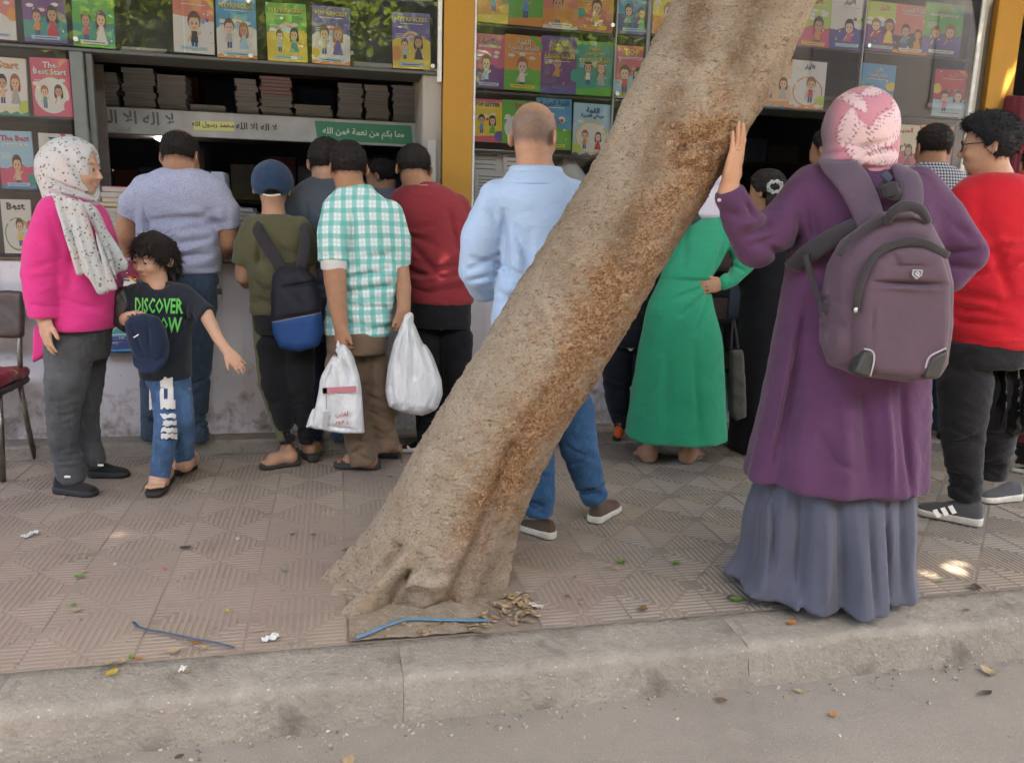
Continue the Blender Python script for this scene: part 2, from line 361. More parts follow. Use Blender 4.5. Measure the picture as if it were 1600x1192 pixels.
def m_asphalt():
    t = NT('asphalt'); big = t.noise(1.3, detail=5); mid = t.noise(14, detail=6, rough=.65); gr = t.vor(260); st = t.noise(120, detail=2)
    c = t.mix(t.ramp(big, [(.3, 0.), (.7, 1.)]), (.22, .2, .175), (.3, .27, .235)); c = t.mix(t.ramp(mid, [(.4, 0.), (.75, .55)]), c, (.29, .26, .225))
    c = t.mix(t.ramp(gr, [(.1, .3), (.5, 0.)]), c, (.1, .092, .083)); c = t.mix(t.ramp(st, [(.68, 0.), (.71, .45)]), c, (.46, .43, .38)); c = t.mix(t.ramp(t.noise(3.1, detail=4), [(.58, 0.), (.72, .4)]), c, (.16, .148, .13))
    b = t.bump(mid, .35, .02); b = t.bump(gr, .55, .006, b); return t.out(c, .95, b, .2)
def m_concrete(name='kerb_concrete', a=(.23, .21, .18), b_=(.33, .3, .255), dark=(.11, .095, .08)):
    t = NT(name); big = t.noise(2.2, detail=5); mid = t.noise(17, detail=7, rough=.7); sp = t.noise(95, detail=2); z = t.sep(t.n('NewGeometry').outputs['Normal'])[2]
    c = t.mix(t.ramp(big, [(.3, 0.), (.7, 1.)]), a, b_); c = t.mix(t.ramp(mid, [(.42, 0.), (.7, .65)]), c, mulc(b_, .62)); c = t.mix(t.ramp(sp, [(.67, 0.), (.72, .7)]), c, (.58, .56, .52))
    c = t.mix(t.ramp(t.noise(6, detail=5, dist=.5), [(.6, 0.), (.72, .65)]), c, dark); c = t.mix(t.ramp(t.noise(40, detail=4), [(.6, 0.), (.74, .5)]), c, (.27, .2, .15))
    b = t.bump(mid, .7, .02); b = t.bump(t.vor(75), .4, .006, b); b = t.bump(sp, .25, .004, b); return t.out(c, .95, b, .2)
def m_tile():
    t = NT('pavement_tile'); pos = t.n('NewGeometry').outputs['Position']; inf = t.n('ObjectInfo').outputs['Random']; x = t.sep(pos)[0]
    big = t.noise(.9, pos, 5); mid = t.noise(6, pos, 6, .65); fine = t.noise(70, pos, 4)
    red = t.mix(t.ramp(big, [(.3, 0.), (.7, 1.)]), (.25, .19, .16), (.30, .24, .205)); gry = t.mix(t.ramp(big, [(.3, 0.), (.7, 1.)]), (.215, .2, .185), (.27, .255, .235))
    f = t.math('ADD', t.math('MULTIPLY', x, .8), t.math('MULTIPLY', t.math('SUBTRACT', mid, .5), 1.6)); c = t.mix(t.ramp(f, [(0., 0.), (.55, 1.)]), red, gry)
    c = t.mix(1.0, c, t.ramp(inf, [(0, .95), (1, 1.04)]), 'MULTIPLY')
    dust = t.ramp(t.noise(1.7, pos, 6, .6, .4), [(.38, 0.), (.66, .85)]); c = t.mix(dust, c, (.29, .24, .19)); c = t.mix(t.ramp(mid, [(.58, 0.), (.78, .5)]), c, (.17, .14, .115))
    c = t.mix(t.ramp(fine, [(.62, 0.), (.72, .3)]), c, (.42, .39, .35)); c = t.mix(t.ramp(t.noise(26, pos, 3), [(.66, 0.), (.72, .45)]), c, (.09, .075, .065))
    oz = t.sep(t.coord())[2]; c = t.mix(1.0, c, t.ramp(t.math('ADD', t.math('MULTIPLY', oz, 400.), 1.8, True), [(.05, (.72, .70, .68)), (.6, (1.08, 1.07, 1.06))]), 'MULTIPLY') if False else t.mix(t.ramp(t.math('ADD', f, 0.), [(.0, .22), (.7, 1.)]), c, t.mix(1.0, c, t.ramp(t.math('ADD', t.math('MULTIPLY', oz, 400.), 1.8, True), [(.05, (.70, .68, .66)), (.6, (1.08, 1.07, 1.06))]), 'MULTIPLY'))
    return t.out(c, .9, t.bump(fine, .3, .004), .25)
def m_joint():
    t = NT('joint_sand'); c = t.mix(t.noise(40, detail=5), (.18, .148, .12), (.27, .225, .18)); return t.out(c, .98, t.bump(t.noise(150), .5, .005), .1)
def m_plaster(name, col, grime=(.16, .125, .09), zt=.55, amt=1.0, stain=.6):
    t = NT(name); pos = t.n('NewGeometry').outputs['Position']; z = t.sep(pos)[2]; n = t.noise(1.6, pos, 6, .62); m_ = t.noise(9, pos, 6, .65); streak = t.noise(7, t.coord((2.2, 2.2, .25)), 5)
    c = t.mix(t.ramp(n, [(.3, 0.), (.7, 1.)]), mulc(col, .86), col)
    g = t.math('ADD', t.math('MULTIPLY', t.math('SUBTRACT', zt, z), 1.5), t.math('MULTIPLY', t.math('SUBTRACT', m_, .62), 3.4)); c = t.mix(t.math('MULTIPLY', t.ramp(g, [(.1, 0.), (.75, 1.)]), amt * .85), c, grime)
    c = t.mix(t.math('MULTIPLY', t.ramp(streak, [(.55, 0.), (.75, .5)]), stain), c, mulc(grime, 1.7)); c = t.mix(t.ramp(t.noise(55, pos, 3), [(.69, 0.), (.72, .6)]), c, mulc(grime, .6))
    return t.out(c, .75, t.bump(m_, .25, .01), .3)
def m_bark():
    t = NT('bark'); co = t.attr('Bark', 'Vector'); s = t.sep(co)         # (around, along, patch mask)
    v = t.n('CombineXYZ'); t.put(v.inputs[0], s[0]); t.put(v.inputs[1], s[1]); v = v.outputs[0]
    P = t.coord(); big = t.noise(4.2, P, 5, .6); stn = t.noise(2.1, P, 4, .55, .5); mid = t.noise(15, P, 6, .65, .6); fl = t.noise(62, P, 5, .7, 1.6); cr = t.vor(52, t.mix(.12, P, t.noise(18, P, 3, color=True)), 'DISTANCE_TO_EDGE'); hz = t.noise(30, t.coord((1, 1, 3.2), (0, .5, 0)), 5, .62, 1.4)
    c = t.mix(t.ramp(big, [(.34, 0.), (.66, 1.)]), (.50, .385, .275), (.64, .535, .415)); c = t.mix(t.ramp(mid, [(.5, 0.), (.72, .6)]), c, (.38, .265, .165))
    c = t.mix(t.ramp(stn, [(.5, 0.), (.64, .55)]), c, (.29, .2, .125)); mask = t.math('ADD', s[2], t.math('MULTIPLY', t.math('SUBTRACT', t.noise(8.5, P, 6, .68, .9), .5), 2.2)); o = t.ramp(mask, [(.3, 0.), (.85, 1.)])
    c = t.mix(t.math('MULTIPLY', s[0], t.ramp(t.noise(26, P, 4, .6), [(.3, .55), (.6, .95)])), c, (.25, .16, .095)); orange = t.mix(t.ramp(fl, [(.4, 0.), (.58, 1.)]), (.21, .088, .04), (.66, .4, .215)); c = t.mix(t.math('MULTIPLY', o, .88), c, orange)
    c = t.mix(t.ramp(fl, [(.56, 0.), (.66, .75)]), c, (.56, .465, .35)); c = t.mix(t.ramp(hz, [(.57, 0.), (.67, .72)]), c, (.13, .086, .056)); c = t.mix(t.ramp(t.noise(105, P, 5, .72, 1.), [(.57, 0.), (.64, .75)]), c, (.085, .06, .042))
    g = t.math('MULTIPLY', t.ramp(t.noise(3.1, P, 4), [(.45, 0.), (.65, 1.)]), t.ramp(s[1], [(0., .75), (.35, .25), (.62, .2), (.8, .85)])); c = t.mix(t.math('MULTIPLY', g, .38), c, t.mix(fl, (.34, .31, .27), (.58, .55, .49)))
    b = t.bump(mid, .6, .03); b = t.bump(fl, 1.0, .02, b); b = t.bump(hz, .8, .016, b); b = t.bump(t.noise(150, P, 4, .7, .8), .7, .008, b)
    return t.out(c, .93, b, .15)
def m_leafy(name, a, b):
    t = NT(name); r = t.noise(3.0, t.n('NewGeometry').outputs['Position'], 3); c = t.mix(t.ramp(r, [(.35, 0.), (.65, 1.)]), a, b)
    m_ = t.out(c, .55, None, .4); tl = t.n('BsdfTranslucent'); t.put(tl.inputs[0], t.mix(.5, c, (.3, .42, .07))); ms = t.n('MixShader'); ms.inputs[0].default_value = .45; pb = [x for x in t.t.nodes if x.type == 'BSDF_PRINCIPLED'][0]; t.t.links.new(pb.outputs[0], ms.inputs[1]); t.t.links.new(tl.outputs[0], ms.inputs[2]); t.t.links.new(ms.outputs[0], t.o.inputs[0]); return m_
@once
def polybag():
    t = NT('white_plastic_film'); cr = t.noise(9, t.coord((1, 1, .45)), 4, .6, 1.5); c = t.mix(t.ramp(cr, [(.3, 0.), (.7, 1.)]), (.62, .65, .66), (.82, .84, .84))
    b = t.bump(cr, .5, .03); b = t.bump(t.vor(16, t.mix(.1, t.coord((1, 1, .6)), t.noise(8, detail=2, color=True)), 'DISTANCE_TO_EDGE'), .5, .02, b); b = t.bump(t.noise(45, detail=3, dist=2.), .4, .006, b); return t.out(c, .3, b, .5)
# ------------------------------------------------------------------ writing
_AR = {'ا': 'FE8D2', 'أ': 'FE832', 'آ': 'FE812', 'إ': 'FE872', 'ب': 'FE8F4', 'ة': 'FE932', 'ت': 'FE954', 'ث': 'FE994', 'ج': 'FE9D4', 'ح': 'FEA14', 'خ': 'FEA54', 'د': 'FEA92', 'ذ': 'FEAB2', 'ر': 'FEAD2', 'ز': 'FEAF2',
       'س': 'FEB14', 'ش': 'FEB54', 'ص': 'FEB94', 'ض': 'FEBD4', 'ط': 'FEC14', 'ع': 'FEC94', 'غ': 'FECD4', 'ف': 'FED14', 'ق': 'FED54', 'ك': 'FED94', 'ل': 'FEDD4', 'م': 'FEE14', 'ن': 'FEE54', 'ه': 'FEE94', 'و': 'FEED2', 'ى': 'FEEF2', 'ي': 'FEF14', 'ء': 'FE801'}
def arabic(t):
    """joins the letters and lays them out right to left"""
    if not any(c in _AR for c in t): return t
    out = []; i = 0
    def dual(c): return c in _AR and _AR[c][4] == '4'
    while i < len(t):
        c = t[i]
        if c not in _AR: out.append(c); i += 1; continue
        pj = i > 0 and dual(t[i - 1])
        if c == 'ل' and i + 1 < len(t) and t[i + 1] in 'اأ':
            b = {'ا': 0xFEFB, 'أ': 0xFEF7}[t[i + 1]]; out.append(chr(b + (1 if pj else 0))); i += 2; continue
        nj = i + 1 < len(t) and t[i + 1] in _AR and _AR[t[i + 1]][4] != '1' and dual(c)
        b = int(_AR[c][:4], 16); f = {(0, 0): 0, (1, 0): 1, (0, 1): 2, (1, 1): 3}[(int(pj), int(nj))]
        if _AR[c][4] == '1': f = 0
        out.append(chr(b + f)); i += 1
    return ''.join(reversed(out))
_tc = {}
def text_polys(body):
    """glyph outlines as flat polygons, height about 1, centred on x"""
    if body in _tc: return _tc[body]
    c = D_.curves.new('lettering', 'FONT'); c.body = arabic(body); c.resolution_u = 1; c.offset = .022; c.align_x = 'CENTER'; c.align_y = 'CENTER'
    o = D_.objects.new('lettering', c); COL.objects.link(o); bpy.context.view_layer.update()
    e = o.evaluated_get(bpy.context.evaluated_depsgraph_get()); me = e.to_mesh()
    P = [[(me.vertices[i].co.x, me.vertices[i].co.y) for i in p.vertices] for p in me.polygons]; e.to_mesh_clear()
    D_.objects.remove(o); D_.curves.remove(c)
    if P:
        xs = [q[0] for p in P for q in p]; ys = [q[1] for p in P for q in p]; cx, cy = (min(xs) + max(xs)) / 2, (min(ys) + max(ys)) / 2
        P = [[(x - cx, y - cy) for x, y in p] for p in P]; wd = max(xs) - min(xs); ht = max(ys) - min(ys)
    else: wd = ht = 1
    _tc[body] = (P, wd, ht); return _tc[body]
def put_text(mb, body, cx, cy, wmax, hmax, f, col=None, mi=0, slant=0.):
    """f maps flat (x,y) to a 3-D point"""
    P, wd, ht = text_polys(body); k = min(wmax / wd, hmax / ht); kx = min(wmax / wd, k * 1.35)
    for p in P: mb.poly([f(cx + x * kx + slant * y * k, cy + y * k) for x, y in p], mi, col)
def disc(cx, cy, rx, ry=None, n=14, a0=0., a1=2 * math.pi):
    ry = rx if ry is None else ry; m = n if abs(a1 - a0) > 6.2 else n + 1
    return [(cx + rx * math.cos(a0 + (a1 - a0) * i / n), cy + ry * math.sin(a0 + (a1 - a0) * i / n)) for i in range(m)]

# ------------------------------------------------------------------ ground: road, kerb, pavement
M_ASPH = m_asphalt(); M_KERB = m_concrete(); M_LEDGE = m_concrete('ledge_concrete', (.2, .175, .15), (.33, .29, .25)); M_TILE = m_tile(); M_JOINT = m_joint()
KERB_IN, KERB_OUT, ROADZ = 2.211, 2.425, -.13
def W3(s, out, z): return Vector(wallpt(s, z, out))
def ngrid(name, s0, s1, o0, o1, z, ns, no, amp, mat, fr=3.0):
    S, Ov = np.meshgrid(np.linspace(s0, s1, ns), np.linspace(o0, o1, no), indexing='ij'); P = np.array([wallpt(a, 0, b) for a, b in zip(S.ravel(), Ov.ravel())])
    P[:, 2] = z + amp * wob(P, fr, fr, 1, 1.3) + amp * .4 * wob(P, fr * 3.1, fr * 3.7, 1, 2.9); i = np.arange(ns * no).reshape(ns, no)
    Q = np.stack([i[:-1, :-1], i[:-1, 1:], i[1:, 1:], i[1:, :-1]], -1).reshape(-1, 4)
    me = mesh_np(name, P, Q); return tag(link(name, me, mat), kind='structure')
MB_ = MB(); far = [W3(-90, KERB_OUT - .05, ROADZ - .012), W3(90, KERB_OUT - .05, ROADZ - .012), W3(90, 90, ROADZ - .012), W3(-90, 90, ROADZ - .012)]
MB_.poly(far[::-1]); tag(MB_.build('ground', M_ASPH), kind='structure')
ngrid('road', -7, 7, KERB_OUT - .04, 9.5, ROADZ, 180, 110, .006, M_ASPH, 2.2)
pav = ngrid('pavement', -7, 7, -.05, KERB_IN + .02, -.0056, 90, 20, .0003, M_JOINT)
# tree pit in the pavement: two and a half tiles square
PIT = (-.968, -.368 + .008, 1.693, KERB_IN)          # s0, s1, out0, out1
def tile_mesh(wear, cutw=.3):
    mb = MB(); a = .1499; hh = .0022 * wear
    y1 = a if cutw >= .3 else cutw - a - .004
    mb.box(-a, a, -a, y1, -.03, -.0045)
    n = 13; pt = .3 / 14; rw = .0062
    for i in range(-6, 7):
        x = i * pt
        if abs(x) > .121: continue
        for sgn in (-1, 1):
            lo = abs(x) + .006; hi = a - .003
            for vert in (True, False):
                if vert:
                    y0, yb = (lo, hi) if sgn > 0 else (-hi, -lo); x0, x1 = x - rw, x + rw
                else:
                    x0, x1 = (lo, hi) if sgn > 0 else (-hi, -lo); y0, yb = x - rw, x + rw
                yb = min(yb, y1 - .003)
                if yb - y0 < .006: continue
                b = .0022; zt = -.0045 + hh
                T = [(x0 + b, y0 + b, zt), (x1 - b, y0 + b, zt), (x1 - b, yb - b, zt), (x0 + b, yb - b, zt)]; Bq = [(x0, y0, -.0046), (x1, y0, -.0046), (x1, yb, -.0046), (x0, yb, -.0046)]
                mb.poly(T)
                for j in range(4): k = (j + 1) % 4; mb.poly([Bq[j], Bq[k], T[k], T[j]])
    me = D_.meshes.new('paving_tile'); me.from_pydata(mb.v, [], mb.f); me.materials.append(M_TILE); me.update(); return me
tm = [tile_mesh(1.0), tile_mesh(.75), tile_mesh(.45)]; tmc = [tile_mesh(1.0, .218), tile_mesh(.7, .218)]
rt = random.Random(3)
for i in range(-13, 15):
    for j in range(7):
        s_, o_ = .232 + .15 + .3 * i, .193 + .15 + .3 * j
        if j == 6: o_ = 1.993 + .15
        if PIT[0] < s_ < PIT[1] and o_ > PIT[2]: continue
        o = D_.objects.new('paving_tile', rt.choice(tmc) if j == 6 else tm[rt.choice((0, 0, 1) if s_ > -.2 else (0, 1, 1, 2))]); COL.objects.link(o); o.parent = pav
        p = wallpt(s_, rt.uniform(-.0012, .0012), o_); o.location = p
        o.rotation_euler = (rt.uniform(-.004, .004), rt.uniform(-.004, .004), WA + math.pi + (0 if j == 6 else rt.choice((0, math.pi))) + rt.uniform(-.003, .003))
# strip of filler concrete along the shop ledge
mb = MB(); mb.box(-6, 6, -.05, .0465, -.03, -.002); mb.build('filler_strip', M_LEDGE, pav, wallpt(0, 0, .145), WA)
# kerb stones
kerb = tag(empty('kerb', (0, 0, 0)), kind='structure')
def kerb_stone(L, seed):
    prof = [(KERB_IN, -.12), (KERB_IN, -.012), (KERB_IN + .006, -.002)] + [(KERB_IN + .006 + .16 * t, -.002 + .001 * t) for t in (.25, .5, .75, 1)] + [(KERB_OUT - .035 + .035 * math.sin(a), -.035 + .034 * math.cos(a)) for a in (.3, .7, 1.1, 1.5)] + [(KERB_OUT + .004, -.06), (KERB_OUT + .008, -.085), (KERB_OUT + .012, -.11), (KERB_OUT + .02, -.16)]
    n = int(L / .011); P = []
    for i in range(n + 1):
        s = L * i / n; e = min(s, L - s); rn = .003 * math.exp(-e / .008)
        for a, b in prof: P.append((s, -(a - KERB_IN), b - rn))
    P = np.array(P); Q_ = P.copy(); Q_[:, 0] += seed * 3.7; am = np.clip((P[:, 1] * -1) / .2, .25, 1)
    P[:, 2] += (.004 * wob(Q_, 9, 9, 9, seed) + .0032 * wob(Q_, 61, 57, 63, seed + 1) + .0022 * wob(Q_, 210, 190, 230, seed + 5)) * am; P[:, 1] += (.006 * wob(Q_, 11, 8, 13, seed + 2) + .0038 * wob(Q_, 72, 64, 67, seed + 3) + .003 * wob(Q_, 230, 240, 210, seed + 6)) * am
    m = len(prof); i = np.arange(len(P)).reshape(n + 1, m); Q = np.stack([i[:-1, :-1], i[1:, :-1], i[1:, 1:], i[:-1, 1:]], -1).reshape(-1, 4)
    me = mesh_np('kerb_stone', P, Q); me.materials.append(M_KERB); return me
ks = [kerb_stone(1.0488, i * 1.9 + .4) for i in range(4)]
for k in range(-5, 6):
    o = D_.objects.new('kerb_stone', ks[k % 4]); COL.objects.link(o); o.parent = kerb; o.location = wallpt(-.27 + 1.05 * k - .55, rt.uniform(-.0012, .0012), KERB_IN + rt.uniform(-.002, .002)); o.rotation_euler = (0, 0, WA + rt.uniform(-.001, .001))
# soil in the tree pit
S0, S1, O0, O1 = PIT; ns, no = 90, 60
S, Ov = np.meshgrid(np.linspace(S0 + .004, S1 - .004, ns), np.linspace(O0 + .004, O1, no), indexing='ij'); P = np.array([wallpt(a, 0, b) for a, b in zip(S.ravel(), Ov.ravel())])
P[:, 2] = .0035 - .02 * np.clip((S.ravel() - (S1 - .25)) / .2, 0, 1) + .007 * wob(P, 17, 19, 1, .3) + .003 * wob(P, 63, 71, 1, .9) + .0016 * wob(P, 170, 190, 1, .2)
i = np.arange(ns * no).reshape(ns, no); Q = np.stack([i[:-1, :-1], i[:-1, 1:], i[1:, 1:], i[1:, :-1]], -1).reshape(-1, 4)
t = NT('dry_soil'); n_ = t.noise(20, detail=7, rough=.7); c = t.mix(t.ramp(n_, [(.3, 0.), (.7, 1.)]), (.2, .16, .12), (.31, .26, .2)); c = t.mix(t.ramp(t.noise(110, detail=3), [(.62, 0.), (.68, .8)]), c, (.42, .36, .28))
tag(link('tree_pit_soil', mesh_np('soil', P, Q), t.out(c, .98, t.bump(t.noise(90, detail=5), .8, .008), .1)), kind='structure')

# ------------------------------------------------------------------ shop front
M_WALL = m_plaster('counter_paint', (.66, .645, .68)); M_YEL = m_plaster('ochre_paint', (.50, .255, .045), (.2, .11, .05), .3, .7, .55); M_JAMB = m_plaster('beige_plaster', (.4, .36, .31), (.16, .13, .1), .4, .6, .9)
M_UPW = m_plaster('facade_plaster', (.42, .37, .3), (.2, .16, .12), .2, .3, .8); M_DARK = plain((.035, .034, .034), .7); M_METAL = plain((.33, .32, .29), .45, .5, .6); M_ALU = plain((.55, .54, .5), .4, .5, .5, .25)
M_SHELF = plain((.1, .105, .1), .5, .4); M_BROWN = plain((.12, .095, .08), .6); M_INT = plain((.42, .44, .48), .85); M_GLASS = glassmat(.95, 0., .022); M_WHITE = plain((.72, .71, .68), .6)
facade = empty('shop_building', wallpt(0, 0, 0), 'shop building with a white counter wall and ochre pillars behind the queue', 'building'); facade.rotation_euler = (0, 0, WA)
def fbox(name, s0, s1, o0, o1, z0, z1, mat, b=.004, parent=facade):
    """box in shop-front coordinates: s along the wall, o out to the street"""
    mb = MB(); mb.box(s0, s1, -o1, -o0, z0, z1, 0, None, b); return mb.build(name, mat, parent)
def fwall(name, s0, s1, z0, z1, mat, th=.12, o=0.): 
    gs = .05 if z0 < 2.9 else .3; ns = max(2, int((s1 - s0) / gs)); nz = max(2, int((z1 - z0) / gs)); 
    S, Z = np.meshgrid(np.linspace(s0, s1, ns), np.linspace(z0, z1, nz), indexing='ij'); P = np.stack([S.ravel(), np.full(S.size, -o), Z.ravel()], 1)
    P[:, 1] += .0022 * wob(P, 9, 1, 8, s0) + .001 * wob(P, 31, 1, 37, .7)
    i = np.arange(ns * nz).reshape(ns, nz); Q = [tuple(q) for q in np.stack([i[:-1, :-1], i[1:, :-1], i[1:, 1:], i[:-1, 1:]], -1).reshape(-1, 4)]
    mb = MB(); mb.v = [tuple(p) for p in P]; mb.f = Q; mb.m = [0] * len(Q); mb.c = [None] * len(Q)
    mb.box(s0, s1, -o + .006, -o + th, z0, z1, 0, None, .003); return mb.build(name, mat, facade)
fbox('ledge', -6, .95, -.1, .146, -.02, .068, M_LEDGE, .012); fbox('ledge', 2.3, 6, -.1, .146, -.02, .068, M_LEDGE, .012); fbox('door_sill', .955, 2.295, -.1, .1, -.02, .03, M_LEDGE, .01)
fwall('counter_wall', -6, -.425, .066, .985, M_WALL); fwall('counter_wall', -.245, .75, .066, .985, M_WALL); fwall('counter_wall', 2.35, 2.80, .066, .985, M_WALL)
fbox('counter_top', -6, -.53, -.55, .015, .985, 1.003, M_BROWN, .004); fbox('counter_top', -.245, .76, -.35, .012, .985, 1.003, M_SHELF); fbox('counter_top', 2.345, 2.80, -.35, .012, .985, 1.003, M_SHELF)
fwall('pillar', -.42, -.262, .0, 3.3, M_YEL, .5, .022); fbox('pillar_trim', -.260, -.248, -.02, .02, .05, 3.3, M_WHITE, .002)
fbox('jamb', -.525, -.4225, -.5, -.012, 1.0, 2.02, M_JAMB, .006)
jb = fbox('meter_box', -.50, -.452, -.012, .006, 1.42, 1.66, plain((.42, .41, .39), .5), .006)
fwall('pillar', 2.955, 3.14, 0, 3.4, M_YEL, .4, -.02); fwall('jamb', 2.872, 2.952, 0, 3.4, plain((.12, .105, .09), .8), .3, -.06)
fbox('door_post', 2.802, 2.832, -.06, .02, .0, 3.3, M_ALU, .004); fbox('door_post', 2.835, 2.868, -.08, .004, .0, 3.3, M_JAMB, .006)
fwall('upper_wall', -7, 8, 3.0, 8.5, M_UPW, .3, .0); fbox('sign_fascia', -6.9, 7.9, -.02, .05, 2.92, 3.4, plain((.2, .1, .07), .6), .01)
# interior shell
fbox('floor', -6, 5, -3.2, -.1, -.02, .02, M_INT, 0); fbox('back_wall', -6, 5, -3.3, -3.2, 0, 3.3, M_INT, 0); fbox('ceiling', -6, 5, -3.2, -.01, 3.0, 3.1, M_INT, 0)
fbox('side_wall', -6.1, -6, -3.3, -.01, 0, 3.3, M_INT, 0); fbox('side_wall', 5, 5.1, -3.3, -.01, 0, 3.3, M_INT, 0); fbox('partition_wall', -.42, -.27, -3.2, -.48, 0, 3.0, M_INT, 0)
fbox('partition_wall', 2.96, 3.1, -3.2, -.44, 0, 3.0, M_INT, 0)
fwall('counter_wall', 3.7, 6, .066, 2.9, plain((.13, .03, .035), .5), .1, 0.)
# display case over the opening of the first shop (bottom shelf at 2.0 m)
fbox('display_shelf', -6, -.425, -.27, .006, 1.985, 2.003, M_SHELF); fbox('display_shelf', -6, -.425, -.27, -.0, 2.33, 2.345, M_SHELF); fbox('display_frame', -.452, -.43, -.02, .022, 1.95, 3.0, M_WHITE, .003)
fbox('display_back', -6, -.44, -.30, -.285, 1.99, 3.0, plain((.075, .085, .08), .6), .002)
fbox('window_post', -2.225, -2.165, -.05, .012, 1.003, 1.984, plain((.14, .16, .15), .45, .5), .004); fbox('window_post', -2.16, -2.13, -.04, -.01, 1.003, 1.984, plain((.1, .11, .1), .45, .5), .003)
fbox('window_back', -6, -2.16, -.34, -.325, 1.004, 1.983, plain((.16, .14, .12), .8), .002)
for z in (1.335, 1.68): fbox('window_shelf', -6, -2.23, -.3, -.012, z - .012, z, M_SHELF)
def pane(s0, s1, z0, z1, o=.014):
    mb = MB(); mb.box(s0, s1, -o - .002, -o + .002, z0, z1); return mb.build('glass_pane', M_GLASS, facade)
pane(-4.3, -2.235, 1.006, 1.98); 
for a, b in ((-4.1, -2.86), (-2.855, -1.70), (-1.695, -.455)): pane(a, b, 2.006, 2.95)
# second shop: tall display on the left, short one over the doorway
SH2 = plain((.07, .075, .07), .5, .4)
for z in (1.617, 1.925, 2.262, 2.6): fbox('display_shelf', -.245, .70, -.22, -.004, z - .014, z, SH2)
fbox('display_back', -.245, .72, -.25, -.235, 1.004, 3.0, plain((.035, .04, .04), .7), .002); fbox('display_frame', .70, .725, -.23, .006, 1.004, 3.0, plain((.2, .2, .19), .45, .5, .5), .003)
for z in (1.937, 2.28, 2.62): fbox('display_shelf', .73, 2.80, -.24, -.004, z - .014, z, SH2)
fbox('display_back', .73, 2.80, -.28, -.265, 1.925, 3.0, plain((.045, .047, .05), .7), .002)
for s_ in (2.04,): fbox('display_frame', s_, s_ + .014, -.02, .006, 1.928, 3.0, plain((.3, .3, .29), .4, .5, .5), .002)
for s_, a in ((2.33, 2.80),): fbox('window_back', s_, a, -.30, -.285, 1.004, 1.92, plain((.1, .095, .09), .8), .002)
fbox('window_shelf', 2.20, 2.80, -.27, -.01, 1.606, 1.62, SH2)
pane(-.243, .522, 1.006, 2.95, .01); pane(.534, .698, 1.006, 2.95, .01); fbox('display_frame', .523, .533, -.02, .006, 1.004, 3.0, plain((.3, .3, .29), .4, .5, .5), .001); pane(.727, 2.038, 1.93, 2.95, .012); pane(2.056, 2.80, 1.93, 2.95, .012); pane(2.35, 2.80, 1.006, 1.925, .012)
M_CLIP = plain((.75, .75, .73), .25, .5, .8)
for px, py in ((119, 62), (392, 88), (388, 2), (676, 104), (957, 40), (964, 147), (1357, 72)):
    a, b = walluv(px, py, .016); mb = MB(); mb.tube([(a, -.012, b), (a, -.026, b)], [.013, .011], 14, up=(0, 0, 1)); mb.build('glass_clip', M_CLIP, facade)
# shelf with the writing, stacks of books above it
BAN = -.42
banner = empty('banner_board', wallpt(-1.24, 1.65, BAN), 'long off-white board with Arabic writing and a green panel under the book stacks', 'sign'); banner.rotation_euler = (0, 0, WA)
mb = MB(); mb.box(-1.6, .77, 0, .02, 0, .135, 0, None, .003); mb.build('board', plain((.36, .355, .33), .55, .4, var=.25, scale=6), banner)
def flat(o_y): return lambda x, y: (x, o_y, y)
a0 = walluv(200, 175, BAN)[0] + 1.24
mb = MB(); g = [(.16, .013), (.70, .013), (.69, .118), (.145, .118)]; mb.poly([(x, -.003, z) for x, z in g], 0, (.02, .17, .085)); put_text(mb, 'وما بكم من نعمة فمن الله', .42, .06, .46, .06, flat(-.005), (.5, .56, .48)); mb.build('green_panel', printmat(), banner)
mb = MB(); put_text(mb, 'لا اله الا الله', -.80, .085, .40, .085, flat(-.003), (.1, .1, .1)); put_text(mb, 'رسول الله', -1.12, .08, .22, .06, flat(-.003), (.25, .25, .24)); put_text(mb, 'لا اله الا الله', -.17, .07, .22, .045, flat(-.003), (.03, .03, .03))
mb.poly([(-.50, -.0025, .035), (-.29, -.0025, .04), (-.29, -.0025, .088), (-.505, -.0025, .085)], 0, (.55, .53, .18)); put_text(mb, 'محمد رسول الله', -.40, .066, .22, .045, flat(-.004), (.04, .04, .03)); mb.build('lettering', printmat(), banner)
mb = MB(); mb.poly([(-1.16, -.003, .008), (-1.02, -.003, .008), (-1.02, -.003, .034), (-1.16, -.003, .034)], 0, (.05, .2, .34)); put_text(mb, 'النشر', -.86, .02, .26, .024, flat(-.003), (.2, .19, .17)); mb.build('small_print', printmat(), banner); mb = MB(); mb.poly([(x, -.003, z) for x, z in disc(-1.42, .075, .055, .03, 18)], 0, (.2, .19, .16)); mb.build('oval_emblem', printmat(), banner)
fbox('book_shelf', -3.2, -.53, -1.0, BAN - .025, 1.775, 1.79, M_BROWN)
rs = random.Random(11)
